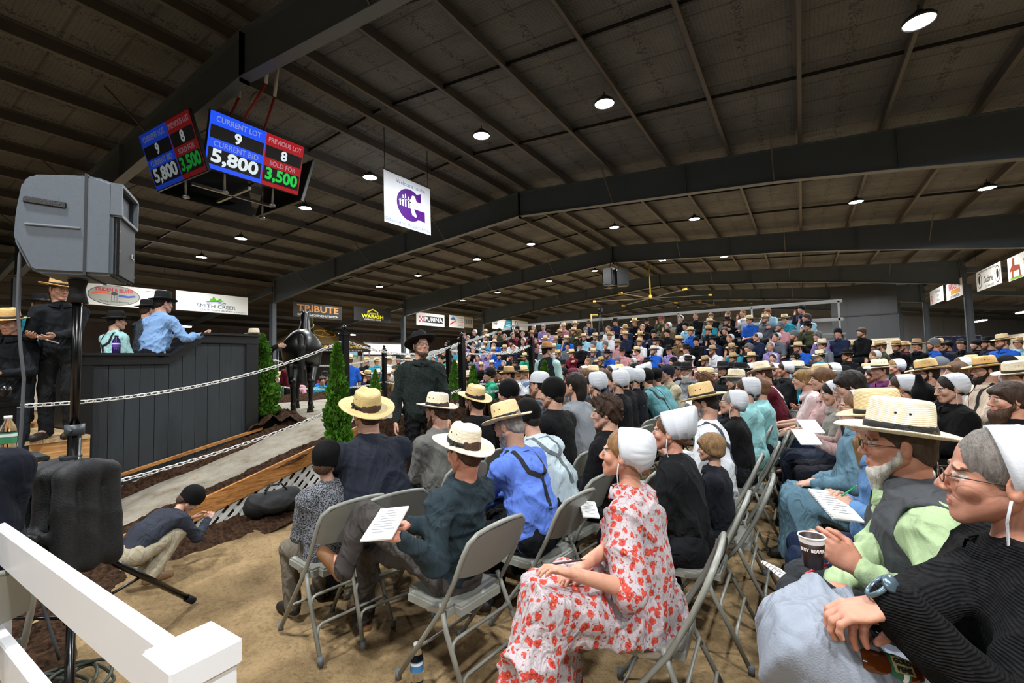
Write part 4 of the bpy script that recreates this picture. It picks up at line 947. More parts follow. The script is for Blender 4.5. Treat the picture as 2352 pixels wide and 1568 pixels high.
flat(r, M, [(-0.18, 0.10), (-0.14, 0.22), (-0.10, 0.17), (-0.02, 0.33), (0.06, 0.18), (0.12, 0.14), (0.2, 0.20), (0.27, 0.25), (0.33, 0.15), (0.42, 0.10)], '#58b52c', 0.008)
flat(r, M, [(-0.32, 0.02), (0.1, 0.08), (0.5, 0.0), (0.5, 0.03), (0.1, 0.11), (-0.32, 0.05)], '#2a4a8e', 0.011); flat(r, M, [(-0.30, -0.04), (0.12, 0.03), (0.48, -0.05), (0.48, -0.03), (0.12, 0.05), (-0.30, -0.01)], '#3f76b8', 0.011)
put_text(r, M, 'SMITH CREEK', 0.12, -0.155, 0.24, '#2c3d5a', 0, 1.65); put_text(r, M, 'QUALITY WORTH SPREADING', 0.12, -0.33, 0.10, '#2c3d5a', 0.001, 1.35); put_text(r, M, '812-922-0111', 1.15, -0.34, 0.08, '#2c3d5a', 0, 0.55)
r, M, w_, h_ = banner(13.9, 16.9, 4.38, 5.17, BX, '#16130f', 'black banner with large orange-gold serif lettering behind the horse')
put_text(r, M, 'TRIBUTE', 0, 0.10, 0.50, '#d98f33', 0.012, 2.55); put_text(r, M, 'SUPERIOR EQUINE NUTRITION', 0, -0.25, 0.16, '#d9d7cf', 0.003, 2.5)
r, M, w_, h_ = banner(17.74, 20.6, 4.46, 5.3, BX, '#17191a', 'black banner with yellow lettering under a yellow barn outline')
flat(r, M, [(-0.42, 0.02), (-0.42, 0.20), (0, 0.37), (0.42, 0.20), (0.42, 0.02), (0.34, 0.02), (0.34, 0.16), (0, 0.29), (-0.34, 0.16), (-0.34, 0.02)], '#d9cf2d'); flat(r, M, rect(0, 0.07, 0.56, 0.10), '#a5a13c')
put_text(r, M, 'WABASH', 0, -0.12, 0.30, '#e3dc2c', 0.012, 1.7); put_text(r, M, 'OVERHEAD DOOR', 0, -0.31, 0.13, '#c9c9c4', 0.002, 1.3)
r, M, w_, h_ = banner(22.95, 25.9, 4.49, 5.38, BX, '#dcdcdc', 'white banner with a red checkerboard and a white name on a black bar')
flat(r, M, rect(0.27, 0.0, 2.05, 0.46), '#121214'); put_text(r, M, 'PURINA', 0.29, 0, 0.44, '#e8e8e8', 0.008, 1.9, 0.010)
for i in range(3):
    for j in range(3):
        flat(r, M, rect(-1.2 + i * 0.15 + 0.05, -0.155 + j * 0.155, 0.15, 0.155), '#b3202b' if (i + j) % 2 == 0 else '#e8dada', 0.006)
r, M, w_, h_ = banner(26.45, 28.25, 4.52, 5.45, BX, '#dcdad6', 'white banner with a blue roof logo and red stripes beside small print')
flat(r, M, [(-0.8, 0.12), (-0.45, 0.38), (-0.1, 0.12)], '#2f6fa8'); flat(r, M, [(-0.8, -0.32), (-0.15, 0.02), (-0.12, 0.10), (-0.8, -0.18)], '#c2322f')
for k in range(5): flat(r, M, rect(0.42, 0.30 - 0.15 * k, 0.7 - 0.1 * (k % 2), 0.05), '#c25560' if k == 2 else '#a09da0')
r, M, w_, h_ = banner(28.3, 29.4, 4.60, 5.45, BX, '#a9a089', 'small faded tan banner beside the blue roof one')
for k in range(3): flat(r, M, rect(-0.33 + 0.33 * k, 0.05, 0.22, 0.36), ['#3f6f9a', '#7d6a4a', '#3f6f9a'][k])
r, M, w_, h_ = banner(32.1, 35.1, 4.7, 5.6, BX, '#e1e1dc', 'white banner with black initials and a teal slanted panel')
flat(r, M, [(0.15, -0.45), (0.75, 0.45), (1.5, 0.45), (1.5, -0.45)], '#1f7f95'); flat(r, M, [(0.0, -0.45), (0.15, -0.45), (0.75, 0.45), (0.6, 0.45)], '#e5b58f')
put_text(r, M, 'HF', -0.95, 0.02, 0.5, '#22262a', 0.003)
for k in range(4): flat(r, M, rect(1.05, 0.28 - 0.18 * k, 0.7, 0.05), '#cfe3e6', 0.008)
r, M, w_, h_ = banner(35.3, 38.15, 4.8, 5.7, BX, '#e3e3e0', 'white banner with a big black D at its left')
put_text(r, M, 'D', -0.65, 0.10, 0.62, '#101113', 0.01); put_text(r, M, 'ivinsion', 0.45, 0.05, 0.34, '#101113', 0.01, 1.5); put_text(r, M, 'W', -0.45, -0.27, 0.4, '#101113', 0.005)
BR = XR - 0.25
r, M, w_, h_ = banner(37.2, 34.1, 4.55, 5.4, BR, '#d8d8d5', 'far white banner with a red mark in the right aisle', -1)
put_text(r, M, 'q', -1.15, 0.0, 0.7, '#c22a35', 0.006); 
for k, s_ in enumerate(('Homestead', 'Farm', 'Supply')): put_text(r, M, s_, 0.35, 0.25 - 0.25 * k, 0.24, '#44484c', 0)
r, M, w_, h_ = banner(33.55, 30.6, 4.45, 5.32, BR, '#dedede', 'white banner with red slanted lettering over an orange block', -1)
put_text(r, M, "BIRKEY'S", 0.1, 0.18, 0.42, '#c3202b', 0.014, 2.0); flat(r, M, rect(0.25, -0.10, 1.7, 0.22), '#e39a2b'); put_text(r, M, '-IS SERVICE-', 0.1, -0.33, 0.18, '#1c1c1c', 0.005, 1.7)
r, M, w_, h_ = banner(28.45, 25.45, 4.34, 5.2, BR, '#dcdcd8', 'white banner with two dark ringed emblems and a capital G', -1)
for sx in (-1, 1):
    flat(r, M, oval(sx * 1.1, 0, 0.30, 0.34), '#3a2226'); flat(r, M, oval(sx * 1.1, 0, 0.26, 0.30), '#dcdcd8', 0.008); flat(r, M, oval(sx * 1.1 + 0.02, 0.02, 0.12, 0.2, 9), '#26262a', 0.010)
put_text(r, M, 'Guthrie', 0.0, -0.05, 0.38, '#26262a', 0.004, 1.1); put_text(r, M, '217-469-8102', 0.1, -0.34, 0.15, '#26262a', 0, 1.1); put_text(r, M, 'HORSES BOUGHT AND SOLD', 0.0, 0.35, 0.09, '#26262a', 0, 1.9)
r, M, w_, h_ = banner(24.75, 21.8, 4.28, 5.15, BR, '#dddcd6', 'white banner with a chestnut horse on green, at the right edge', -1)
flat(r, M, [(-1.3, -0.05), (-1.05, 0.12), (-0.95, 0.38), (-0.80, 0.36), (-0.82, 0.10), (-0.35, 0.05), (-0.3, -0.35), (-0.42, -0.35), (-0.45, -0.12), (-0.95, -0.12), (-1.0, -0.35), (-1.1, -0.35), (-1.12, -0.08), (-1.25, -0.12)], '#8c3b1c', 0.008); flat(r, M, rect(-0.75, -0.38, 1.1, 0.09), '#6a9a3a')
put_text(r, M, 'Sale Barn', 0.6, 0.1, 0.3, '#26262a', 0, 1.2)
# ---------------------------------------------------------------- the square sign under the ridge
sg = empty('hanging_sign', (-8.5, 8.48, 5.86), 0, 'square white welcome sign with a large purple C hanging under the roof', 'sign')
M = plate_frame((0, 0, 0), (0, 1, 0.012), (1, 0, 0)); b = MB(); b.box((0, 0, 0), (1.66, 1.30, 0.015)); o = b.build('panel', mat('sign_white', '#d9dde4', 0.45), sg); o.matrix_local = M
put_text(sg, M, 'Welcome to the', 0.10, 0.50, 0.155, '#2f6aa3', 0, 1.05); put_text(sg, M, 'Gibson Area Hospital Arena', 0.0, -0.555, 0.15, '#2f6aa3', 0, 1.60)
C_ = []
for i in range(31):
    a = math.radians(48 + 270 * i / 30); C_.append((0.05 + 0.44 * math.cos(a) * 1.05, -0.02 + 0.42 * math.sin(a)))
C_ = [(0.46, 0.14), (0.46, 0.40), (0.33, 0.34)] + C_[1:-1] + [(0.46, -0.34), (0.60, -0.36), (0.60, -0.08), (0.20, -0.08), (0.30, -0.26), (0.25, -0.30), (0.12, -0.26), (0.06, -0.06), (0.06, 0.12), (0.14, 0.28), (0.24, 0.27), (0.30, 0.14)]
flat(sg, M, C_, '#4c1468', 0.008, mat('purple_print', '#4c1478', 0.4))
for i, (x, h2) in enumerate(((-0.30, 0.12), (-0.20, 0.24), (-0.11, 0.28), (-0.01, 0.24), (0.06, 0.18))):
    flat(sg, M, rect(x, -0.06 + h2 / 2 - 0.04, 0.05, h2), '#d9dde4', 0.012); flat(sg, M, oval(x, -0.06 + h2 - 0.01, 0.024, 0.03, 10), '#d9dde4', 0.012)
    flat(sg, M, [(x - 0.06, -0.02 + h2 * 0.45), (x, -0.02 + h2 * 0.55), (x + 0.06, -0.02 + h2 * 0.45), (x, -0.05 + h2 * 0.5)], '#d9dde4', 0.012)
for y in (-0.80, 0.74):
    q = MB(); q.tube([(0, y, 0.66), (0, y, zdeck(-8.5) - 5.86)], 0.009, 6); q.build('hanging_rod', M_DARKST, sg)
q = MB(); q.tube([(0, -0.85, 0.67), (0, 0.85, 0.69)], 0.012, 6); q.build('top_rail', M_DARKST, sg)
# ---------------------------------------------------------------- score screens
def emis(name, col, s):
    m, nt, b = nodes_of(name); b.inputs['Base Color'].default_value = (0.01, 0.01, 0.01, 1); b.inputs['Roughness'].default_value = 0.25
    b.inputs['Emission Color'].default_value = hexc(col); b.inputs['Emission Strength'].default_value = s; return m
M_BEZEL = mat('screen_bezel', '#0a0a0b', 0.35)
def screen(c, yaw, pitch, label, dim, lit=True, w_=1.66, h_=0.935):
    R = Matrix.Rotation(yaw, 4, 'Z') @ Matrix.Rotation(pitch, 4, 'X'); x = R @ Vector((1, 0, 0)); n = R @ Vector((0, -1, 0))
    root = empty('display_screen', c, 0, label, 'screen', 'screens of the hanging scoreboard'); M = plate_frame((0, 0, 0), x, n)
    b = MB(); b.bbox((0, 0, -0.03), (w_ + 0.025, h_ + 0.025, 0.06), 0.006); o = b.build('bezel', M_BEZEL, root); o.matrix_local = M
    b = MB(); b.bbox((0, -0.05, -0.075), (w_ * 0.6, h_ * 0.5, 0.04), 0.01); o = b.build('rear_cover', M_BEZEL, root); o.matrix_local = M
    if lit:
        k = str(dim); bl = emis('screen_blue_' + k, '#1d55ff', 1.0 * dim); rd = emis('screen_red_' + k, '#b3101c', 0.9 * dim); bk = emis('screen_black_' + k, '#020304', 0.3); wh = emis('screen_white_' + k, '#e8f4f8', 1.0 * dim); gr = emis('screen_green_' + k, '#18d24a', 1.0 * dim); lb = emis('screen_pale_' + k, '#9fb2ee', 0.7 * dim); lr = emis('screen_rose_' + k, '#d8a5b2', 0.7 * dim)
        xm = 0.10
        flat(root, M, rect(-w_ / 2 + (w_ / 2 + xm) / 2, 0, w_ / 2 + xm, h_), '', 0.002, bl, 'blue_panel', 0.002); flat(root, M, rect((w_ / 2 + xm) / 2, 0, w_ / 2 - xm, h_), '', 0.002, rd, 'red_panel', 0.002)
        xl, wl = -w_ / 2 + (w_ / 2 + xm) / 2, w_ / 2 + xm - 0.05; xr, wr_ = (w_ / 2 + xm) / 2, w_ / 2 - xm - 0.04
        for xx, ww in ((xl, wl), (xr, wr_)):
            flat(root, M, rect(xx, 0.145, ww, 0.215), '', 0.005, bk, 'black_panel', 0.002); flat(root, M, rect(xx, -0.255, ww, 0.275), '', 0.005, bk, 'black_panel', 0.002)
        T = lambda s, x, y, z, m, bo, fw: put_text(root, M, s, x, y, z, '', bo, fw, 0.008, m)
        T('CURRENT LOT', xl, 0.36, 0.13, lb, 0.001, 0.74); T('9', xl, 0.145, 0.24, wh, 0.008, None); T('CURRENT BID', xl, -0.045, 0.13, lb, 0.001, 0.74); T('5,800', xl, -0.25, 0.30, wh, 0.010, 0.78)
        T('PREVIOUS LOT', xr, 0.36, 0.12, lr, 0.001, 0.64); T('8', xr, 0.145, 0.24, wh, 0.008, None); T('SOLD FOR', xr, -0.045, 0.12, lr, 0.001, 0.50); T('3,500', xr, -0.25, 0.29, gr, 0.010, 0.62)
    return root
SCX = (-8.95, 4.30)
screen((-8.21, 4.42, 5.527), math.radians(88.7), math.radians(14), 'lit scoreboard screen with blue and red panels, facing the seated crowd', 1.0)
screen((-8.90, 3.33, 5.36), math.radians(3.2), math.radians(18), 'dimmer scoreboard screen turned away to the left of the bright one', 0.22)
screen((-9.05, 5.45, 5.40), math.radians(180), math.radians(16), 'black back of the scoreboard screen facing the bleachers', 0, False)
screen((-10.1, 4.40, 5.40), math.radians(-90), math.radians(16), 'black back of the scoreboard screen facing the far aisle', 0, False)
M_ALU = mat('bare_aluminium', '#8d9094', 0.35, 0.8)
fr = empty('screen_frame', (-9.05, 4.40, 5.4), 0, 'steel hanging frame with straps that carries the four screens', 'frame')
b = MB()
for a, c in (((-0.6, 0), (0.6, 0)), ((0, -0.7), (0, 0.75))): b.beam((a[0], a[1], -0.42), (c[0], c[1], -0.42), 0.05, 0.05); b.beam((a[0], a[1], 0.25), (c[0], c[1], 0.25), 0.05, 0.05)
b.build('cross_bar', M_ALU, fr)
for x, y in ((0.62, 0.45), (0.62, -0.45), (-0.2, -0.75), (-0.3, 0.75)):
    q = MB(); q.tube([(x, y, 0.30), (x * 0.95, y * 0.95, -0.62)], 0.02, 8); q.lathe([(0.0005, 0), (0.06, 0), (0.05, 0.04), (0.0005, 0.05)], 12, c=(x * 0.95, y * 0.95, -0.64)); q.build('drop_pipe', M_ALU, fr)
q = MB(); q.tube([(0.1, 0, 0.9), (0.1, 0, 0.2)], 0.09, 10); q.build('cable_bundle', M_BEZEL, fr)
M_STRAP = mat('white_strap', '#a7a49b', 0.7); M_REDST = mat('red_strap', '#7c1418', 0.6)
for (x0, y0), (x1, y1) in (((-0.3, -0.25), (-0.25, -0.3)), ((0.25, 0.1), (0.4, 0.2)), ((0.5, -0.2), (0.3, -0.3))):
    q = MB(); q.tube([(x0 + 1.1, y0, 1.75), (x0 + 0.9, y0 + 0.05, 1.2)], 0.03, 8); q.build('strap', M_STRAP, fr)
    q = MB(); q.tube([(x0 + 0.9, y0 + 0.05, 1.2), (x1, y1, 0.25)], 0.022, 8); q.build('strap', M_REDST, fr)
q = MB(); q.lathe([(0.0005, 0.03), (0.12, 0.02), (0.13, 0), (0.0005, -0.01)], 16, c=(0.75, 0.0, 1.25), R=Matrix.Rotation(1.3, 3, 'X')); q.build('pulley_disc', M_STRAP, fr)
# ---------------------------------------------------------------- raised ring, ramp, earth
def earth_mat():
    m, nt, b = nodes_of('dark_mulch'); L = nt.links.new; tc = N(nt, 'ShaderNodeTexCoord')
    n = N(nt, 'ShaderNodeTexNoise'); n.inputs['Scale'].default_value = 30; n.inputs['Detail'].default_value = 8; L(tc.outputs['Object'], n.inputs['Vector'])
    r = ramp(nt, [(0.3, hexc('#1c130e')), (0.7, hexc('#4a3526'))]); L(n.outputs[0], r.inputs[0]); L(r.outputs[0], b.inputs['Base Color'])
    bp = N(nt, 'ShaderNodeBump'); bp.inputs['Strength'].default_value = 1.0; bp.inputs['Distance'].default_value = 0.03; L(n.outputs[0], bp.inputs['Height']); L(bp.outputs[0], b.inputs['Normal']); b.inputs['Roughness'].default_value = 1; b.inputs['Specular IOR Level'].default_value = 0.1; return m
M_EARTH = earth_mat()
def path_mat():
    m, nt, b = nodes_of('trodden_path'); L = nt.links.new; tc = N(nt, 'ShaderNodeTexCoord')
    n = N(nt, 'ShaderNodeTexNoise'); n.inputs['Scale'].default_value = 3.2; n.inputs['Detail'].default_value = 10; n.inputs['Roughness'].default_value = 0.7; L(tc.outputs['Object'], n.inputs['Vector'])
    r = ramp(nt, [(0.30, hexc('#54432f')), (0.42, hexc('#7c7363')), (0.60, hexc('#918b7e')), (0.70, hexc('#876a44'))]); L(n.outputs[0], r.inputs[0]); L(r.outputs[0], b.inputs['Base Color'])
    n3 = N(nt, 'ShaderNodeTexNoise'); n3.inputs['Scale'].default_value = 50; n3.inputs['Detail'].default_value = 6; L(tc.outputs['Object'], n3.inputs['Vector'])
    bp = N(nt, 'ShaderNodeBump'); bp.inputs['Strength'].default_value = 0.6; bp.inputs['Distance'].default_value = 0.012; L(n3.outputs[0], bp.inputs['Height']); L(bp.outputs[0], b.inputs['Normal']); b.inputs['Roughness'].default_value = 0.95; return m
M_PATH = path_mat()
def wood_mat(name, c1, c2, sc=6, axis=1, rough=0.55):
    m, nt, b = nodes_of(name); L = nt.links.new; tc = N(nt, 'ShaderNodeTexCoord'); mp = N(nt, 'ShaderNodeMapping'); s = [9, 9, 9]; s[axis] = 0.8; mp.inputs['Scale'].default_value = s; L(tc.outputs['Object'], mp.inputs[0])
    n = N(nt, 'ShaderNodeTexNoise'); n.inputs['Scale'].default_value = sc; n.inputs['Detail'].default_value = 6; n.inputs['Distortion'].default_value = 1.2; L(mp.outputs[0], n.inputs['Vector'])
    r = ramp(nt, [(0.35, hexc(c1)), (0.65, hexc(c2))]); L(n.outputs[0], r.inputs[0]); L(r.outputs[0], b.inputs['Base Color']); b.inputs['Roughness'].default_value = rough; return m
M_WOOD = wood_mat('stained_pine', '#8a5424', '#c68b4c'); M_PLY = wood_mat('plywood', '#b9834a', '#d9ad74', 3); M_PINE = wood_mat('raw_pine', '#b59468', '#d9c09a', 4, 0)
rampz = lambda y: min(max(0.25 * (y - 1.05), 0.0), 0.80)
plat = empty('ring_platform', (-7, 6, 0), 0, 'raised sale ring with a ramp of trodden earth edged in boards', 'platform')
def pl(name, mb, m): o = mb.build(name, m, None); o.parent = plat; o.matrix_parent_inverse = Matrix.Translation((7, -6, 0)); return o
b = MB(); ys = [1.05, 2.0, 3.0, 4.25]
b.add([(x, y, rampz(y) - 0.01) for y in ys for x in (-5.24, -7.05)] + [(-5.24, 4.25, 0), (-7.05, 4.25, 0), (-5.24, 1.05, 0), (-7.05, 1.05, 0)], [(0, 1, 3, 2), (2, 3, 5, 4), (4, 5, 7, 6), (6, 7, 9, 8), (0, 2, 4, 6, 8, 10), (1, 11, 9, 7, 5, 3)])
pl('ramp', b, M_PATH)
def outline(): return [(-5.24, 4.25), (-5.24, 6.6), (-5.5, 7.4), (-6.1, 8.3), (-7.6, 8.7), (-9.3, 8.8), (-11.0, 8.4), (-11.4, 6.5), (-11.2, 4.6), (-10.5, 4.25)]
ol = outline(); n = len(ol); b = MB(); b.add([(x, y, 0.79) for x, y in ol] + [(x, y, 0) for x, y in ol], [tuple(range(n))] + [(i, n + i, n + (i + 1) % n, (i + 1) % n) for i in range(n)]); pl('ring_floor', b, M_PATH)
def earth_strip(path, wd, ht, name='mulch_bed', zf=None, seed=1, slope_out=None):
    """a lumpy bank of earth along a path of points (x, y, z)"""
    rs = np.random.RandomState(seed); P = []
    for a, c in zip(path[:-1], path[1:]):
        L = math.dist(a, c); k = max(int(L / 0.04), 1); P += [tuple(a[i] + (c[i] - a[i]) * t / k for i in range(3)) for t in range(k)]
    P.append(path[-1]); P = np.array(P); T = np.gradient(P, axis=0); S_ = np.stack([T[:, 1], -T[:, 0]], 1); S_ /= np.linalg.norm(S_, axis=1, keepdims=True) + 1e-9
    m_ = max(int(wd / 0.035), 4); V = []
    for i in range(len(P)):
        ww = wd * (1 + 0.18 * math.sin(i * 0.13 + seed) + 0.1 * math.sin(i * 0.37))
        for j in range(m_ + 1):
            t = j / m_; off = (t - 0.5) * ww; hgt = ht * (math.sin(PI * t) ** 0.7) * (1 + 0.25 * math.sin(i * 0.21 + j) ) + rs.normal() * 0.010 * (0.3 + math.sin(PI * t))
            V.append((P[i, 0] + S_[i, 0] * off, P[i, 1] + S_[i, 1] * off, P[i, 2] + hgt - 0.012))
    nx, ny = len(P), m_ + 1; i, j = np.meshgrid(np.arange(nx - 1), np.arange(ny - 1), indexing='ij'); q = (i * ny + j).ravel()
    me = mesh_np(name, V, np.stack([q, q + 1, q + ny + 1, q + ny], 1), None, [M_EARTH], smooth=False); o = obj(name, me, None); tag(o, kind='stuff'); return o
def lab(o, l, c='earth', g=None): return tag(o, l, c, g)
lab(earth_strip([(-5.36, 1.1, rampz(1.1)), (-5.36, 4.25, 0.79), (-5.40, 6.4, 0.79)], 0.30, 0.06), 'strip of dark mulch on the ramp just inside the wooden edge board')
lab(earth_strip([(-6.62, 1.2, rampz(1.2)), (-6.72, 3.7, 0.66), (-6.75, 4.3, 0.79)], 0.42, 0.07, seed=2), 'dark mulch along the foot of the charcoal podium')
lab(earth_strip([(-5.02, 1.0, 0), (-4.98, 1.9, 0), (-4.95, 3.0, 0.02), (-4.9, 4.2, 0.05)], 0.62, 0.07, seed=3), 'dark mulch scattered on the sand below the ramp board')
lab(earth_strip([(-4.8, 4.0, 0), (-4.75, 5.2, 0), (-4.7, 6.6, 0), (-5.0, 7.8, 0)], 1.3, 0.75, seed=4), 'bank of dark earth in front of the sale ring')
lab(earth_strip([(-4.5, 6.3, 0), (-4.2, 7.4, 0), (-4.6, 8.6, 0)], 1.6, 0.85, seed=5), 'dark earth bank at the right end of the ring')
lab(earth_strip([(-5.9, 8.0, 0.79), (-7.6, 8.55, 0.79), (-9.3, 8.62, 0.79), (-11.2, 8.2, 0.79), (-11.4, 6.4, 0.79)], 0.7, 0.16, seed=6), 'low ridge of dark earth along the far rim of the ring')
lab(earth_strip([(-6.7, 3.95, 0.72), (-7.3, 4.3, 0.78), (-8.4, 4.3, 0.78)], 0.75, 0.18, seed=7), 'mound of dark earth at the far corner of the podium')
lab(earth_strip([(-2.9, 0.45, 0), (-3.6, 0.55, 0), (-4.4, 0.9, 0), (-4.9, 1.2, 0)], 0.7, 0.05, seed=8), 'dark mulch round the feet of the loudspeaker stand')
# edge boards
def board(x, y0, y1, zo=-0.17, th=0.19, tk=0.038, name='edge_board', m=None):
    b = MB(); P = []
    for y in (y0, y1):
        z = rampz(y) + 0.03; P += [(x, y, z), (x - tk, y, z), (x - tk, y, z - th), (x, y, z - th)]
    b.add(P, [(0, 1, 2, 3), (7, 6, 5, 4), (0, 4, 5, 1), (1, 5, 6, 2), (2, 6, 7, 3), (3, 7, 4, 0)]); pl(name, b, m or M_WOOD)
board(-5.2, 1.12, 3.6); board(-5.2, 3.603, 4.25); board(-5.2, 4.253, 6.6)
b = MB(); b.beam((-6.93, 1.55, 0.30), (-6.93, 3.80, 0.74), 0.05, 0.035); pl('edge_strip', b, M_WOOD)
M_LATT = mat('white_lattice', '#d6d6d0', 0.6)
b = MB(); b.add([(-5.246, 1.05, -0.01), (-5.246, 4.25, -0.01), (-5.246, 4.25, 0.79), (-5.246, 1.05, 0.0), (-5.238, 1.05, -0.01), (-5.238, 4.25, -0.01), (-5.238, 4.25, 0.79), (-5.238, 1.05, 0.0)], [(0, 1, 2, 3), (4, 7, 6, 5), (3, 2, 6, 7)]); pl('lattice_shade_backing', b, M_EARTH)  # dark sheet in mulch colour, standing in for shade behind the lattice
b = MB(); k = 0
for s in (1, -1):
    for i in range(18):
        y = 1.75 + i * 0.150; z1 = rampz(y) - 0.13
        if z1 < 0.05: continue
        L = z1 * 0.98; y1 = y + s * L
        q = MB(); q.beam((-5.225 - 0.012 * (s > 0), y, z1), (-5.225 - 0.012 * (s > 0), y1, 0.01), 0.008, 0.046); pl('lattice_strip', q, M_LATT)
# ---------------------------------------------------------------- podium
pod = empty('podium', (-7.0, 2.7, 0), 0, 'charcoal board-fronted auction podium with a black stepped top', 'podium')
def pp(name, mb, m, par=pod): o = mb.build(name, m, None); o.parent = pod; o.matrix_parent_inverse = Matrix.Translation((7, -2.7, 0)); return o
M_CHAR = mat('charcoal_siding', '#2a3034', 0.6, bump=0.6, bscale=28, stretch=(1, 1, 0.15), var=0.06); M_BLKP = mat('black_paint', '#0f1011', 0.45)
def podtop(y): return 1.84 if y < 2.62 else (2.13 if y > 3.0 else 1.84 + (y - 2.62) / 0.38 * 0.29)
y = 1.86
while y < 3.62:
    y2 = min(y + 0.148, 3.62); b = MB(); zb0, zb1 = 0.25 * (y - 1.05) - 0.02, 0.25 * (y2 - 1.05) - 0.02
    P = [(-7.02, y, zb0), (-7.02, y2, zb1), (-7.02, y2, podtop(y2) - 0.05), (-7.02, y, podtop(y) - 0.05)]; P += [(q[0] - 0.02, q[1], q[2]) for q in P]
    b.add(P, [(0, 1, 2, 3), (7, 6, 5, 4), (0, 4, 5, 1), (1, 5, 6, 2), (2, 6, 7, 3), (3, 7, 4, 0)]); pp('siding_board', b, M_CHAR); y = y2 + 0.006
b = MB(); b.box((-7.06, 2.73, 0.9), (0.04, 1.9, 1.8)); pp('backing', b, M_BLKP)
for y0_, y1_ in ((1.72, 1.87), (3.60, 3.78)):
    b = MB(); b.box((-7.045, (y0_ + y1_) / 2, (podtop(y0_) - 0.004) / 2), (0.10, y1_ - y0_ - 0.004, podtop(y0_) - 0.004)); pp('corner_post', b, M_BLKP)
b = MB()
for (ya, yb) in ((1.72, 2.62), (2.62, 3.0), (3.0, 3.78)):
    za, zb = podtop(ya), podtop(yb); 
    for (o0, o1, xf, xb_) in ((0.0, -0.11, -6.98, -7.04), (0.03, 0.0, -6.94, -7.55)):
        P = [(xf, ya, za + o0), (xb_, ya, za + o0), (xb_, yb, zb + o0), (xf, yb, zb + o0), (xf, ya, za + o1), (xb_, ya, za + o1), (xb_, yb, zb + o1), (xf, yb, zb + o1)]
        b.add(P, [(0, 1, 2, 3), (7, 6, 5, 4), (0, 4, 5, 1), (1, 5, 6, 2), (2, 6, 7, 3), (3, 7, 4, 0)])
pp('black_trim', b, M_BLKP)
for y0_ in (1.74, 3.76):
    b = MB(); b.box((-7.6, y0_, podtop(y0_) / 2), (1.1, 0.04, podtop(y0_))); pp('side_panel', b, M_BLKP)
b = MB(); b.box((-8.3, 2.75, 0.93), (2.5, 2.0, 0.08)); pp('podium_floor', b, M_PLY)
st = empty('wooden_steps', (-7.2, 1.3, 0), 0, 'raw plywood steps up to the podium, the young man in the black sweater on top', 'steps')
def sp_(name, mb, m): o = mb.build(name, m, None); o.parent = st; o.matrix_parent_inverse = Matrix.Translation((7.2, -1.3, 0)); return o
for (x0, x1, ya, yb, z) in ((-8.0, -6.42, 1.16, 1.70, 0.98), (-8.0, -6.45, 0.74, 1.16, 0.78)):
    for k in range(3):
        d = (yb - ya) / 3; b = MB(); b.box(((x0 + x1) / 2, ya + d * (k + 0.5), z - 0.019), (x1 - x0, d - 0.006, 0.038)); sp_('tread_board', b, M_PINE)
    b = MB(); b.box((x1 - 0.03, (ya + yb) / 2, (z - 0.04) / 2), (0.02, yb - ya, z - 0.04)); sp_('side_board', b, M_PLY)
    b = MB(); b.box(((x0 + x1) / 2, ya + 0.02, (z - 0.04) / 2), (x1 - x0 - 0.02, 0.02, z - 0.04)); sp_('riser', b, M_PLY)
def bottle(loc, label, h=0.2, r=0.032, cap='#e8e8e8', band='#3f7fb8', liquid=None, wrap=None):
    t = empty('bottle', loc, 0, label, 'bottle'); b = MB()
    b.lathe([(0.0005, 0.002), (r * 0.9, 0.0), (r, h * 0.06), (r, h * 0.30), (r * 0.93, h * 0.33), (r, h * 0.36), (r, h * 0.62), (r * 0.9, h * 0.74), (r * 0.45, h * 0.88), (r * 0.42, h * 0.93)], 20)
    fixn(b.mesh('x')); o = obj('shell', fixn(b.mesh('shell', liquid or mat('clear_plastic', '#ffffff', 0.06, trans=1.0))), t)
    b = MB(); b.lathe([(0.0005, h), (r * 0.46, h), (r * 0.48, h * 0.92), (r * 0.0005, h * 0.92)], 16); obj('cap', fixn(b.mesh('cap', mat('cap_' + cap.strip('#'), cap, 0.4))), t)
    b = MB(); b.lathe([(r + 0.0008, h * 0.34), (r + 0.0008, h * 0.60)], 20); obj('paper_label', b.mesh('paper_label', mat('wrap_' + band.strip('#'), band, 0.5)), t)
    b = MB(); b.lathe([(r + 0.0014, h * 0.50), (r + 0.0014, h * 0.57)], 20); obj('label_stripe', b.mesh('label_stripe', mat('wrap_white', '#e8ecef', 0.5)), t)
    return t
pw = at(267, 805, X=-7.3); bottle((pw.x, pw.y, 1.872), 'purple drink bottle with a black cap on the podium ledge', 0.23, 0.042, '#111111', '#5a3a9a', mat('purple_drink', '#2a1550', 0.2))
# ---------------------------------------------------------------- posts, chains
M_POST = mat('gloss_black', '#0b0b0c', 0.25); M_CHAIN = mat('white_plastic', '#d6d6d2', 0.4)
def post_mesh(h=1.40):
    b = MB(); b.bbox((0, 0, (h - 0.13) / 2), (0.10, 0.10, h - 0.13), 0.006); b.bbox((0, 0, h - 0.125), (0.125, 0.125, 0.03), 0.006); b.bbox((0, 0, h - 0.09), (0.07, 0.07, 0.03), 0.006); f = MB(); f.lathe([(0.0005, -0.04), (0.022, -0.035), (0.014, -0.015), (0.030, 0.0), (0.036, 0.02), (0.030, 0.045), (0.012, 0.058), (0.0005, 0.06)], 14, c=(0, 0, h - 0.05)); return b.mesh('shaft', M_POST), fixn(f.mesh('ball_finial', M_POST))
psh, pfin = post_mesh()
def post(x, y, z, label, s=1.0):
    t = empty('rope_post', (x, y, z), 0, label, 'post', 'black posts round the sale ring'); t.scale = (s, s, s); obj('shaft', psh, t); obj('ball_finial', pfin, t); return t
lp = at(20, 885, X=-5.2)
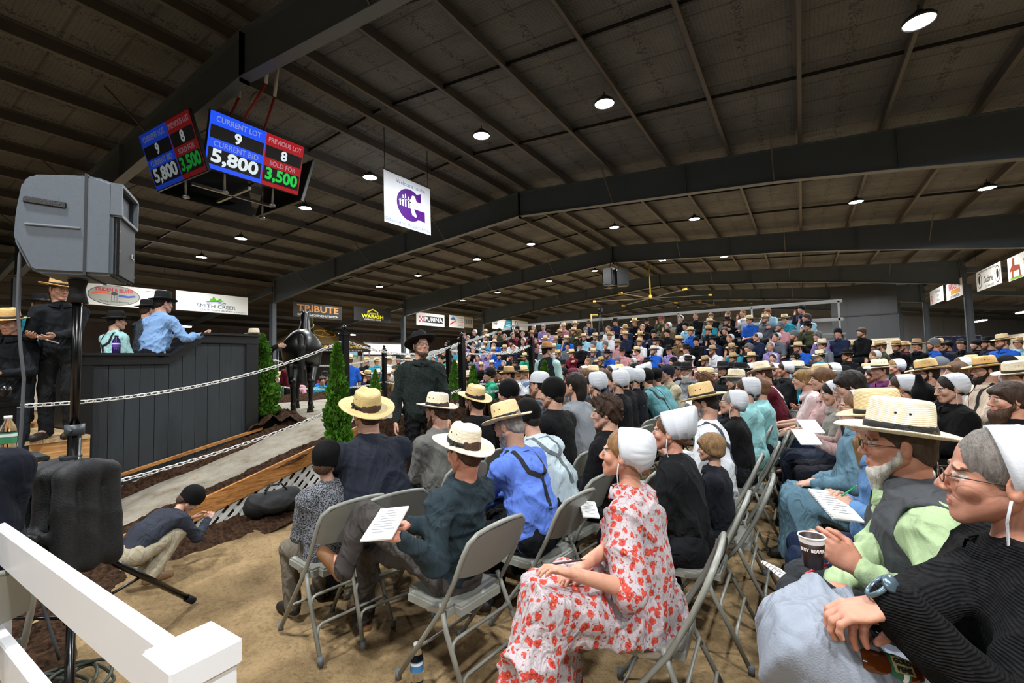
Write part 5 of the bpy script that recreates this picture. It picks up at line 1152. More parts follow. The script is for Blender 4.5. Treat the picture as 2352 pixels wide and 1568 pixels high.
post(-5.2, 0.87, 0.0, 'black post with a ball top at the left edge, foot of the ramp', 1.1)
PO = {'b': (-5.15, 3.92, 0.79), 'c': (-5.06, 6.30, 0.79), 'd': (-4.75, 8.22, 0.79), 'e': (-6.9, 8.1, 0.79), 'f': (-9.25, 8.28, 0.79), 'g': (-11.3, 6.4, 0.79), 'h': (-11.1, 4.7, 0.79)}
for k, l in (('b', 'black ring post with a ball top beside the near cypress'), ('c', 'black ring post right of the man in the knit pullover'), ('d', 'black ring post nearest the man in the tan hat'), ('e', 'black ring post just behind the one beside the knit pullover man'), ('f', 'black ring post before the far pair of seated men'), ('g', 'black post at the far left of the ring behind the horse'), ('h', 'black post of the ring behind the podium cypress')): post(*PO[k], l)
def link_mesh():
    b = MB(); L, W_ = 0.033, 0.0165; P = []
    for i in range(14):
        a = 2 * PI * i / 14; P.append((W_ * math.cos(a), (L - W_) * (1 if math.sin(a) > 0 else -1) * (1 if abs(math.sin(a)) > 0.2 else 0) + W_ * math.sin(a), 0))
    b.tube(P, 0.0052, 6, closed=True); return b.mesh('link', M_CHAIN)
lkm = link_mesh()
def chain(a, c, sag, label):
    a, c = Vector(a), Vector(c); L = (c - a).length; n = int(L * 1.02 / 0.053); t = empty('chain', a, 0, label, 'chain', 'white plastic chains of the ring')
    pts = [a.lerp(c, i / n) - Vector((0, 0, 4 * sag * (i / n) * (1 - i / n))) for i in range(n + 1)]
    for i in range(n):
        d = (pts[i + 1] - pts[i]).normalized(); sd = d.cross(Vector((0, 0, 1))).normalized(); up = sd.cross(d)
        ang = PI / 4 + (PI / 2 if i % 2 else 0) ; x = sd * math.cos(ang) + up * math.sin(ang); z = x.cross(d); M = Matrix((x, d, z)).transposed().to_4x4(); M.translation = (pts[i] + pts[i + 1]) / 2 - a
        o = obj('link', lkm, t); o.matrix_local = M
lu = (-5.2, 0.93, 1.385); ll = (-5.2, 0.93, 0.62)
pu = lambda k, dz: (PO[k][0], PO[k][1], PO[k][2] + dz)
chain(lu, pu('b', 1.20), 0.17, 'upper white chain crossing in front of the podium')
chain(ll, pu('b', 0.35), 0.10, 'lower white chain along the ramp board')
chain(pu('b', 1.20), pu('c', 1.24), 0.20, 'upper white chain sagging behind the man in the knit pullover')
chain(pu('b', 0.30), pu('c', 0.42), 0.12, 'lower white chain behind the straw hats at the ring front')
chain(pu('c', 1.24), pu('d', 1.22), 0.20, 'upper white chain between the two right ring posts'); chain(pu('c', 0.42), pu('d', 0.50), 0.14, 'lower white chain between the two right ring posts')
chain(pu('d', 1.22), pu('e', 1.2), 0.15, 'upper white chain across the right end of the ring'); chain(pu('d', 0.50), pu('e', 0.5), 0.10, 'lower white chain across the right end of the ring')
chain(pu('e', 1.2), pu('f', 1.1), 0.15, 'upper white chain along the far side of the ring'); chain(pu('e', 0.5), pu('f', 0.45), 0.12, 'lower white chain along the far side of the ring')
chain(pu('f', 1.1), pu('g', 1.1), 0.2, 'upper white chain at the far left of the ring'); chain(pu('f', 0.45), pu('g', 0.45), 0.15, 'lower white chain at the far left of the ring')
chain(pu('g', 1.1), pu('h', 1.1), 0.1, 'upper white chain behind the podium cypress'); chain(pu('g', 0.45), pu('h', 0.45), 0.1, 'lower white chain behind the podium cypress')
# ---------------------------------------------------------------- cypresses
M_LEAF = mat('cypress_green', '#4c7a26', 0.7, var=0.5, vscale=9, spec=0.1); M_BARK = mat('bark', '#4a3525', 0.9)
def cypress(x, y, z, h, r, label, seed, n=5200):
    rs = np.random.RandomState(seed); t = empty('potted_cypress', (x, y, z), 0, label, 'shrub', 'slim cypresses round the ring')
    t.name = 'cypress'
    zz = rs.power(1.25, n); zz = 1 - zz * 0.94; zz = 1 - zz if False else zz
    hgt = rs.rand(n); prof = np.sin(np.clip(hgt * 1.0, 0, 1) ** 0.55 * PI) ** 0.6 * (1 - hgt * 0.55); rad = r * prof * (0.35 + 0.75 * rs.rand(n) ** 0.5) * (1 + 0.22 * np.sin(hgt * 23 + rs.rand(n) * 2)); a = rs.rand(n) * 2 * PI
    P = np.stack([rad * np.cos(a), rad * np.sin(a), 0.06 * h + hgt * h * 0.94], 1)
    D = np.stack([np.cos(a) * 0.5, np.sin(a) * 0.5, np.full(n, 1.0)], 1) + rs.normal(size=(n, 3)) * 0.35; D /= np.linalg.norm(D, axis=1, keepdims=True)
    S_ = np.cross(D, rs.normal(size=(n, 3))); S_ /= np.linalg.norm(S_, axis=1, keepdims=True); L = (0.028 + 0.035 * rs.rand(n))[:, None] * (h ** 0.4); Wd = L * 0.20
    V = np.stack([P - S_ * Wd, P + D * L * 0.45 - S_ * Wd * 1.6, P + D * L, P + D * L * 0.45 + S_ * Wd * 1.6], 1).reshape(-1, 3)
    o = obj('foliage', mesh_np('foliage', V, np.arange(n * 4).reshape(-1, 4), None, [M_LEAF], smooth=False), t); tag(o, kind='stuff')
    b = MB(); b.tube([(0, 0, -0.05), (0.01, 0, h * 0.5), (0, 0, h * 0.9)], [0.02, 0.014, 0.004], 8); b.build('stem', M_BARK, t)
cypress(-4.97, 3.68, 0.55, 1.36, 0.145, 'tall bright green cypress beside the black ring post', 1, 9000)
cypress(-4.72, 3.62, 0.45, 0.45, 0.16, 'low bushy cypress at the foot of the tall one', 11, 2500)
cypress(-7.25, 3.98, 0.80, 1.36, 0.26, 'dark green cypress at the far corner of the podium', 2, 8000)
for (u, v, d, zb, h, r, l, s) in ((1250, 832, 7.4, 1.0, 0.75, 0.13, 'small cypress in front of the man in the tan hat', 3), (1087, 842, 7.2, 0.95, 0.72, 0.12, 'small cypress right of the tall ring post', 4), (995, 835, 10.3, 0.82, 0.80, 0.14, 'small cypress behind the man in the knit pullover', 5), (1043, 830, 9.5, 0.85, 0.85, 0.14, 'small cypress between two black ring posts', 6), (862, 850, 10.5, 0.82, 0.6, 0.12, 'small cypress at the far rim behind the chain', 7)):
    p = at(u, v, d=d); cypress(p.x, p.y, p.z - h, h, r, l, s, 1800)
# ---------------------------------------------------------------- trade tent and far screen in the left aisle
M_TENT = mat('tent_canvas', '#5e4a24', 0.8, var=0.1); M_TENTB = mat('tent_black', '#15130f', 0.7)
tn = empty('canopy_tent', (-26.0, 17.2, 0), 0, 'brown and black trade canopy with gold lettering behind the horse', 'tent')
b = MB(); b.add([(-1.9, -3.2, 3.05), (1.9, -3.2, 3.05), (1.9, 3.2, 3.05), (-1.9, 3.2, 3.05), (0, 0, 4.55)], [(0, 1, 4), (1, 2, 4), (2, 3, 4), (3, 0, 4)]); b.build('canopy', M_TENT, tn)
b = MB(); b.box((1.9, 0, 2.85), (0.03, 6.4, 0.42)); b.box((-1.9, 0, 2.85), (0.03, 6.4, 0.42)); b.box((0, -3.2, 2.85), (3.8, 0.03, 0.42)); b.box((0, 3.2, 2.85), (3.8, 0.03, 0.42)); b.build('valance', M_TENTB, tn)
b = MB(); b.box((-1.85, 0, 1.3), (0.03, 6.4, 2.7)); b.build('rear_curtain', M_TENTB, tn)
for y_ in (-3.1, 3.1): q = MB(); q.tube([(1.88, y_, 0), (1.88, y_, 3.0)], 0.03, 8); q.build('leg', M_ALU, tn)
Mt = plate_frame((1.92, 0, 0), (0, 1, 0), (1, 0, 0)); put_text(tn, Mt, 'The better the nutrition, performance.', 0, 2.95, 0.30, '#c9992c', 0.006, 5.9); put_text(tn, Mt, 'www.equinenutrition.com', 0, 2.72, 0.14, '#a8a8a2', 0, 5.0)
Mq = plate_frame((0.98, 0.4, 3.78), (0, 1, 0), (1.55, 0, 1.9)); 
ring_o = MB(); ring_o.tube([(0.75 * math.cos(t), 0.36 * math.sin(t), 0.02) for t in np.linspace(0, 2 * PI, 33)[:-1]], 0.025, 5, closed=True); ring_o.tube([(-0.3, -0.2, 0.02), (0.05, 0.25, 0.02), (0.35, -0.1, 0.02), (0.1, -0.1, 0.02)], 0.02, 5); o = ring_o.build('gold_emblem', mat('gold_print', '#c9992c', 0.5), tn); o.matrix_local = Mq
tv = empty('wall_screen', (-24.4, 19.1, 2.55), 0, 'small bright screen showing green pasture inside the far canopy', 'screen'); b = MB(); b.box((0, 0, 0), (0.05, 1.0, 0.62)); b.build('bezel', M_BEZEL, tv)
b = MB(); b.box((0.03, 0, 0.08), (0.01, 0.94, 0.38)); b.build('picture_sky', emis('tv_sky', '#a9cfe0', 0.8), tv); b = MB(); b.box((0.03, 0, -0.2), (0.01, 0.94, 0.18)); b.build('picture_grass', emis('tv_grass', '#5fae6a', 0.7), tv)
b = MB(); b.tube([(0, 0, -0.3), (0, 0, -2.55)], 0.03, 8); b.box((0, 0, -2.54), (0.5, 0.5, 0.02)); b.build('stand', M_BEZEL, tv)
# bright doorway in the left wall
dw = empty('roller_door', (-30.35, 27.5, 0), 0, 'brightly lit opening in the far left wall', 'door'); b = MB(); b.box((0, 0, 3.15), (0.05, 5.2, 0.9)); b.build('lit_panel', emis('daylight_panel', '#fff3ec', 1.3), dw)
b = MB(); 
for s in (-1, 1): b.box((0.03, s * 2.65, 1.87), (0.1, 0.12, 3.72))
b.box((0.03, 0, 3.68), (0.1, 5.4, 0.12)); b.build('door_frame', M_ALU, dw)
# ---------------------------------------------------------------- projector cluster and big fan under the ridge
pj = empty('speaker_cluster', (-7.7, 21.7, 5.75), 0, 'black loudspeaker cluster hanging under the third rafter', 'loudspeaker')
for k in range(3):
    a = k * 2.1 + 0.4; q = MB(); q.bbox((0.42 * math.cos(a), 0.42 * math.sin(a), 0), (0.55, 0.5, 0.85), 0.04, rz=a); q.build('cabinet', M_BEZEL, pj)
q = MB()
for k in range(3): a = k * 2.1; q.tube([(0.3 * math.cos(a), 0.3 * math.sin(a), 0.4), (0.1 * math.cos(a), 0.1 * math.sin(a), 0.95)], 0.02, 6)
q.build('hanging_bracket', M_DARKST, pj)
M_YEL = mat('yellow_paint', '#c8a01e', 0.5); M_BLADE = mat('fan_blade', '#6f6650', 0.5)
def big_fan(x, y, z, label, n=6, R_=3.2):
    t = empty('ceiling_fan', (x, y, z), 0, label, 'fan', 'large slow roof fans'); q = MB(); q.tube([(0, 0, 0), (0, 0, zdeck(x) - z)], 0.04, 8); q.lathe([(0.0005, 0.2), (0.08, 0.18), (0.10, 0.0), (0.06, -0.06), (0.0005, -0.07)], 16); fixn(q.mesh('t')); q.build('hub', M_YEL, t)
    for k in range(n):
        a = 2 * PI * k / n + 0.3; q = MB(); q.bbox(((R_ / 2 + 0.1), 0, -0.03), (R_, 0.10, 0.018), 0.004); o = q.build('blade', M_BLADE, t, rot=(0.15, 0, a))
        q = MB(); q.bbox((R_ + 0.08, 0, -0.03), (0.16, 0.20, 0.10), 0.01); q.build('blade_tip', M_YEL, o)
p = at(1494, 684, d=27); big_fan(p.x, p.y, p.z, 'large roof fan with pale blades and yellow tips above the bleachers')
p = at(1640, 700, d=44); big_fan(p.x, p.y, p.z, 'farther roof fan with yellow tips, low over the bleacher rail')
# ---------------------------------------------------------------- loudspeaker on its stand, covered speaker, fence, bag
M_SPK = mat('grey_speaker_plastic', '#5f6872', 0.5, bump=0.25, bscale=300, var=0.05, vscale=40); M_GRILL = mat('speaker_grille', '#15181a', 0.5, bump=0.6, bscale=500); M_NYL = mat('black_nylon', '#0f1012', 0.7, bump=0.35, bscale=120, var=0.2, vscale=12)
SX, SY = -3.485, 0.853
sk = empty('loudspeaker', (SX + 0.01, SY + 0.02, 2.17), math.radians(59), 'large grey loudspeaker on the black pole at the left', 'loudspeaker'); sk.scale = (0.86,) * 3
b = MB(); prof = [(0.20, 0.0), (0.20, 0.62), (0.10, 0.65), (0.02, 0.645), (-0.20, 0.615), (-0.245, 0.56), (-0.27, 0.36), (-0.275, 0.20), (-0.20, 0.02), (-0.17, 0.0)]
b.prism(prof, -0.19, 0.19); me = fixn(b.mesh('cabinet', M_SPK)); bm = bmesh.new(); bm.from_mesh(me); bmesh.ops.bevel(bm, geom=bm.edges[:], offset=0.018, segments=3, affect='EDGES'); bm.to_mesh(me); bm.free()
for f in me.polygons: f.use_smooth = False
obj('cabinet', me, sk)
b = MB(); b.prism([(0.055, -0.006), (0.07, -0.006), (0.07, 0.655), (0.055, 0.657)], -0.193, 0.193); b.build('seam', mat('seam_dark', '#2a2e33', 0.6), sk)
b = MB(); b.bbox((0.215, 0, 0.20), (0.03, 0.36, 0.40), 0.012); b.build('grille', M_GRILL, sk)
hn = MB(); hn.add([(0.225, -0.175, 0.60), (0.225, 0.175, 0.60), (0.225, 0.175, 0.41), (0.225, -0.175, 0.41), (0.10, -0.06, 0.54), (0.10, 0.06, 0.54), (0.10, 0.06, 0.47), (0.10, -0.06, 0.47)], [(0, 1, 5, 4), (1, 2, 6, 5), (2, 3, 7, 6), (3, 0, 4, 7), (4, 5, 6, 7)]); hn.build('horn', M_GRILL, sk)
hr = MB(); 
for a, c in (((-0.18, 0.61), (0.18, 0.61)), ((0.18, 0.61), (0.18, 0.405)), ((0.18, 0.405), (-0.18, 0.405)), ((-0.18, 0.405), (-0.18, 0.61))): hr.beam((0.215, a[0], a[1]), (0.215, c[0], c[1]), 0.02, 0.06, up=(1, 0, 0))
hr.build('horn_rim', M_SPK, sk)
for s in (-1, 1):
    b = MB(); b.bbox((-0.13, s * 0.186, 0.44), (0.20, 0.03, 0.038), 0.004, R=Matrix.Rotation(0.08, 3, 'Y')); b.build('handle_recess', M_GRILL, sk)
    b = MB(); b.bbox((-0.09, s * 0.188, 0.295), (0.26, 0.03, 0.012), 0.003); b.build('side_step', mat('spk_light', '#8a939c', 0.4), sk)
b = MB(); b.bbox((0.234, 0.11, 0.19), (0.004, 0.05, 0.035), 0.001); b.build('badge', mat('badge_plate', '#c9c2c6', 0.4), sk)
put_text(sk, plate_frame((0.237, 0.11, 0.19), (0, 1, 0), (1, 0, 0)), 'S', 0, 0, 0.03, '#2b2226', 0.001, None, 0.001)
for z_ in (0.05, 0.17, 0.30, 0.38):
    for s in (-1, 1): q = MB(); q.lathe([(0.0005, 0.004), (0.005, 0.003), (0.006, 0)], 8, c=(0.23, s * 0.165, z_), R=Matrix.Rotation(PI / 2, 3, 'Y')); q.build('screw', M_ALU, sk)
sd = empty('speaker_stand', (SX, SY, 0), 0, 'black tripod stand carrying the grey loudspeaker', 'stand')
b = MB(); b.tube([(0, 0, 1.30), (0, 0, 2.16)], 0.022, 12); b.build('upper_pole', M_POST, sd); b = MB(); b.tube([(0, 0, 0.25), (0, 0, 1.32)], 0.030, 12); b.build('lower_pole', M_POST, sd)
b = MB(); b.lathe([(0.03, -0.12), (0.048, -0.12), (0.040, -0.08), (0.034, -0.04), (0.042, 0.0), (0.045, 0.01), (0.0005, 0.01)], 18, c=(0, 0, 2.15)); fixn(b.mesh('q')); b.build('top_cup', M_NYL, sd)
b = MB(); b.lathe([(0.036, 0), (0.044, 0.0), (0.044, 0.06), (0.036, 0.06)], 16, c=(0, 0, 1.28)); b.tube([(0.03, -0.02, 1.31), (0.08, -0.05, 1.31)], 0.010, 8); b.build('collar', mat('clamp_grey', '#3d4247', 0.4), sd)
fx = at(442, 1378, z=0.02); A0_ = math.atan2(fx.y - SY, fx.x - SX); RL = math.hypot(fx.x - SX, fx.y - SY)
for k in range(3):
    a = A0_ + k * 2 * PI / 3; e = Vector((RL * math.cos(a), RL * math.sin(a), 0.02)); q = MB(); q.tube([(0.03 * math.cos(a), 0.03 * math.sin(a), 0.66), e], 0.019, 10); o = q.build('leg', M_POST, sd)
    q = MB(); d = (e - Vector((0, 0, 0.66))).normalized(); q.tube([e - d * 0.06, e + d * 0.01], 0.024, 10); q.build('rubber_foot', M_NYL, o)
    q = MB(); q.tube([(0.03 * math.cos(a), 0.03 * math.sin(a), 0.28), (e.x * 0.52, e.y * 0.52, 0.335)], 0.009, 8); q.build('brace', M_POST, sd)
# padded cover slipped over the pole
cv = empty('padded_cover', (SX - 0.015, SY - 0.01, 0.50), math.radians(20), 'black padded speaker cover slung round the stand below the loudspeaker', 'cover'); cv.scale = (0.84, 0.84, 1.0)
P = [ell((0.02, 0, 0.32), (0.20, 0.20, 0.36), 0.08)]
P = [cone((x, y, 0.10), (x * 0.92, y, 0.56), 0.07, 0.055, 0.05) for x in (-0.17, 0.0, 0.17) for y in (-0.14, 0.0, 0.14)] + [cone((-0.15, 0, 0.58), (0.15, 0, 0.60), 0.06, 0.05, 0.07, sc=(1, 2.2, 1)), ell((0, -0.21, 0.27), (0.16, 0.035, 0.045), 0.02)]
V, Q = sdf_mesh(P, 0.014); V = smooth(V, Q, 3, 0.5); V = V + vnormals(V, Q) * wrinkle(V, 3, 0.012, 10)[:, None]; obj('cover', mesh_np('cover', V, Q, None, [M_NYL]), cv)
b = MB(); b.lathe([(0.035, 0.0), (0.055, 0.004), (0.06, 0.0), (0.05, -0.03)], 16, c=(0, 0, 0.665)); b.build('pole_socket', M_GRILL, cv)
b = MB(); b.tube([(-0.13, -0.235, 0.26), (-0.06, -0.262, 0.285), (0.05, -0.265, 0.295), (0.13, -0.245, 0.29)], 0.016, 10); b.build('handle', mat('handle_rubber', '#26282b', 0.5), cv)
# cable down from the loudspeaker, coil on the ground
cb = empty('audio_cable', (SX, SY, 0), 0, 'grey cable looping down from the loudspeaker to a coil on the ground', 'cable'); q = MB()
c0 = [at(58, 545, d=2.45), at(45, 590, d=2.42), at(40, 700, d=2.40), at(48, 810, d=2.38), at(55, 870, d=2.38), at(50, 960, d=2.36), at(44, 1060, d=2.34), at(52, 1200, d=2.3), at(80, 1330, d=2.3)]
c0.append(Vector((SX + 0.15, SY - 0.05, 0.03)))
pts = []
for i in range(len(c0) - 1):
    for t in np.linspace(0, 1, 6)[:-1]: pts.append(c0[i].lerp(c0[i + 1], t))
pts = [p - Vector((SX, SY, 0)) for p in pts]; q.tube(pts, 0.0075, 8); q.build('cable_drop', mat('cable_grey', '#4d5054', 0.6), cb)
rs = random.Random(4)
for k in range(9):
    q = MB(); cx, cy, rr = 0.32 + rs.uniform(-0.08, 0.1), -0.12 + rs.uniform(-0.1, 0.08), rs.uniform(0.10, 0.2); ph = rs.uniform(0, 6)
    q.tube([(cx + rr * math.cos(a + ph) * (1 + 0.2 * math.sin(2 * a)), cy + rr * 0.8 * math.sin(a + ph), 0.03 + 0.012 * k + 0.015 * math.sin(3 * a + k)) for a in np.linspace(0, 2 * PI, 25)[:-1]], 0.008, 7, closed=True); q.build('coil', mat('cable_green', '#3c4238', 0.6), cb)
# white rail fence, nearest thing to the camera
M_VINYL = mat('white_vinyl', '#e6e7ea', 0.35, var=0.02)
fc = empty('rail_fence', (-1.17, 0.49, 0), 0, 'white vinyl rail fence with a square capped post, nearest the camera', 'fence')
ztop = H - 0.58
def fencepost(x, name):
    b = MB(); b.bbox((x, 0, ztop / 2 - 0.03), (0.127, 0.127, ztop - 0.06), 0.004); o = b.build(name, M_VINYL, fc)
    b = MB(); b.bbox((x, 0, ztop - 0.052), (0.142, 0.142, 0.058), 0.005); b.add([(x - 0.066, -0.066, ztop - 0.024), (x + 0.066, -0.066, ztop - 0.024), (x + 0.066, 0.066, ztop - 0.024), (x - 0.066, 0.066, ztop - 0.024), (x, 0, ztop - 0.012)], [(0, 1, 4), (1, 2, 4), (2, 3, 4), (3, 0, 4)]); b.build('post_cap', M_VINYL, o)
fencepost(0, 'fence_post'); fencepost(-1.95, 'fence_post')
for z in (ztop - 0.125, ztop - 0.56):
    b = MB(); b.bbox((-0.95, 0, z), (1.85, 0.042, 0.14), 0.005); b.build('rail', M_VINYL, fc)
# duffel bag by the lattice
bg = empty('duffel_bag', tuple(at(628, 1180, X=-4.86)[:2]) + (0.06,), math.radians(78), 'black duffel bag leaning on the lattice behind the boy in the fleck coat', 'bag')
V, Q = sdf_mesh([cone((-0.16, 0, 0.14), (0.18, 0, 0.15), 0.13, 0.125, 0.05, sc=(1, 0.85, 1)), ell((0.0, -0.10, 0.13), (0.15, 0.05, 0.09), 0.03)], 0.012); V = V + vnormals(V, Q) * wrinkle(V, 8, 0.02, 14)[:, None]; obj('bag_body', mesh_np('bag_body', V, Q, None, [M_NYL]), bg)
b = MB(); b.tube([(-0.10, -0.05, 0.26), (-0.05, -0.03, 0.33), (0.07, -0.03, 0.33), (0.12, -0.05, 0.26)], 0.010, 6); b.build('handle', M_NYL, bg)
p = at(958, 1568, z=0.0); bottle(tuple(p), 'clear water bottle with a white cap standing on the sand, bottom centre', 0.20, 0.033)
p = at(16, 1050, d=2.2); bottle((p.x, p.y, p.z), 'clear water bottle at the left edge behind the navy sleeve', 0.20, 0.032, '#e8e8e8', '#3f8a5a')
tb = empty('side_table', (p.x, p.y, 0), 0, 'small dark table under the water bottle at the left edge', 'table'); b = MB(); b.bbox((0, 0, p.z - 0.015), (0.25, 0.25, 0.025), 0.005); b.build('table_top', M_NYL, tb); b = MB(); b.tube([(0, 0, 0), (0, 0, p.z - 0.02)], 0.02, 8); b.box((0, 0, 0.01), (0.25, 0.25, 0.02)); b.build('leg', M_NYL, tb)
# ---------------------------------------------------------------- folding chairs
M_CHAIR = mat('grey_enamel', '#86877f', 0.38, var=0.05, vscale=8); M_CHAIRF = mat('grey_rubber', '#5d6266', 0.6); M_CHROME = mat('rivet_zinc', '#a9aba8', 0.3, 0.8)
def chair_parts():
    P = {}
    b = MB(); x = 0.225; 
    back = [(-x, 0.24, 0.02), (-x, 0.07, 0.24), (-x, -0.10, 0.46), (-x, -0.19, 0.62), (-x * 0.99, -0.245, 0.74)]
    arc = [(-x * 0.93, -0.268, 0.795), (-x * 0.74, -0.283, 0.828), (-x * 0.35, -0.288, 0.838), (0, -0.289, 0.840)]
    full = back + arc + [(-a, c, d) for a, c, d in arc[:-1][::-1]] + [(-a, c, d) for a, c, d in back[::-1]]
    b.tube(full, 0.0125, 8); P['frame'] = b.mesh('frame', M_CHAIR)
    b = MB(); V = []; F = []; nx, nz = 14, 6
    for j in range(nz + 1):
        for i in range(nx + 1):
            t = i / nx * 2 - 1; zt = j / nz; zz = 0.60 + 0.225 * zt; wx = 0.222 * (1 - 0.0 * zt); 
            top = 0.832 - 0.05 * abs(t) ** 4; lo_ = 0.615 + 0.035 * (1 - abs(t) ** 2) * -1 + 0.012
            zz = lo_ + (top - lo_) * zt; yy = -0.185 - (zz - 0.60) * 0.44 - 0.018 * (1 - t * t); V.append((t * wx, yy, zz))
    for j in range(nz):
        for i in range(nx): F.append((j * (nx + 1) + i, j * (nx + 1) + i + 1, (j + 1) * (nx + 1) + i + 1, (j + 1) * (nx + 1) + i))
    b.add(V, F, True); b.add([(a, c - 0.006, d) for a, c, d in V], [f[::-1] for f in F], True); P['backrest'] = b.mesh('backrest', M_CHAIR)
    bm = bmesh.new(); bmesh.ops.create_cube(bm, size=1); bmesh.ops.scale(bm, vec=(0.395, 0.39, 0.045), verts=bm.verts)
    ve = [e for e in bm.edges if abs(e.verts[0].co.z - e.verts[1].co.z) > 0.01]; bmesh.ops.bevel(bm, geom=ve, offset=0.05, segments=4, affect='EDGES'); bmesh.ops.bevel(bm, geom=[e for e in bm.edges if all(v.co.z > 0.01 for v in e.verts)], offset=0.010, segments=2, affect='EDGES')
    bmesh.ops.translate(bm, vec=(0, 0.045, 0.425), verts=bm.verts); me = bpy.data.meshes.new('seat'); bm.to_mesh(me); bm.free(); me.materials.append(M_CHAIR); P['seat'] = me
    for s, k in ((-1, 'leg_l'), (1, 'leg_r')):
        b = MB(); b.tube([(s * 0.212, -0.075, 0.475), (s * 0.222, -0.12, 0.36), (s * 0.232, -0.29, 0.02)], 0.0125, 8); P[k] = b.mesh('leg', M_CHAIR)
    def rung(y0, z0, y1, z1):
        b = MB(); b.tube([(-0.225, y0, z0), (-0.212, y1, z1), (-0.19, y1, z1 + 0.012), (0.19, y1, z1 + 0.012), (0.212, y1, z1), (0.225, y0, z0)], 0.009, 6); return b.mesh('rung', M_CHAIR)
    P['r1'] = rung(-0.235, 0.13, -0.225, 0.175); P['r2'] = rung(-0.165, 0.27, -0.155, 0.31); P['r3'] = rung(0.155, 0.13, 0.135, 0.165)
    b = MB()
    for s in (-1, 1): b.bbox((s * 0.213, -0.04, 0.435), (0.008, 0.13, 0.022), 0.002, R=Matrix.Rotation(-0.25, 3, 'X'))
    P['hinge'] = b.mesh('hinge_plate', M_CHROME)
    b = MB(); b.tube([(0, 0, -0.018), (0, 0, 0.03)], 0.016, 8); P['foot'] = b.mesh('rubber_foot', M_CHAIRF); return P
CP = chair_parts(); CHAIRS = []
def chair(x, y, rz, label, group='grey folding chairs', z=0.0, detail=True):
    t = empty('folding_chair', (x, y, z), rz, label, 'chair', group); obj('frame', CP['frame'], t); obj('seat', CP['seat'], t); obj('backrest', CP['backrest'], t)
    obj('leg', CP['leg_l'], t); obj('leg', CP['leg_r'], t)
    for k in ('r1', 'r2', 'r3') if detail else ('r2',): obj('rung', CP[k], t)
    if detail:
        obj('hinge_plate', CP['hinge'], t)
        for fx_, fy in ((-0.225, 0.24), (0.225, 0.24), (-0.232, -0.29), (0.232, -0.29)): obj('rubber_foot', CP['foot'], t, loc=(fx_, fy, 0.02))
    CHAIRS.append(t); return t
# ---------------------------------------------------------------- books and papers
M_PAPER = mat('paper', '#e4e4e2', 0.7); M_INK = mat('grey_print', '#7d8086', 0.7); M_WIREB = mat('binding_wire', '#1b1b1d', 0.4)
def notebook(M, label, w_=0.15, h_=0.21, group=None, lines=9, binding=True):
    """M: matrix of the middle of the page, x across, y up the page, z out of it"""
    t = empty('sale_catalogue', (0, 0, 0), 0, label, 'notebook', group); t.matrix_world = M
    b = MB(); b.bbox((0, 0, -0.004), (w_, h_, 0.010), 0.0015); b.build('page_block', M_PAPER, t)
    rs = random.Random(label); b = MB()
    for i in range(lines):
        ww = w_ * rs.uniform(0.35, 0.8); b.box((rs.uniform(-0.01, 0.01), h_ * (0.38 - 0.75 * i / lines), 0.0018), (ww, h_ * 0.018, 0.0006))
    if lines: tag(b.build('printed_lines', M_INK, t), kind='stuff')
    if binding:
        b = MB()
        for i in range(16): b.tube([(-w_ / 2 + 0.006 * math.cos(a) - 0.001, h_ * (-0.46 + 0.92 * i / 15), -0.003 + 0.007 * math.sin(a)) for a in np.linspace(0, 2 * PI, 9)[:-1]], 0.0009, 4, closed=True)
        tag(b.build('spiral_binding', M_WIREB, t), kind='stuff')
    return t
def orient(c, xd, n): 
    x = Vector(xd).normalized(); n = Vector(n); n = (n - n.dot(x) * x).normalized(); y = n.cross(x); M = Matrix((x, y, n)).transposed().to_4x4(); M.translation = Vector(c); return M
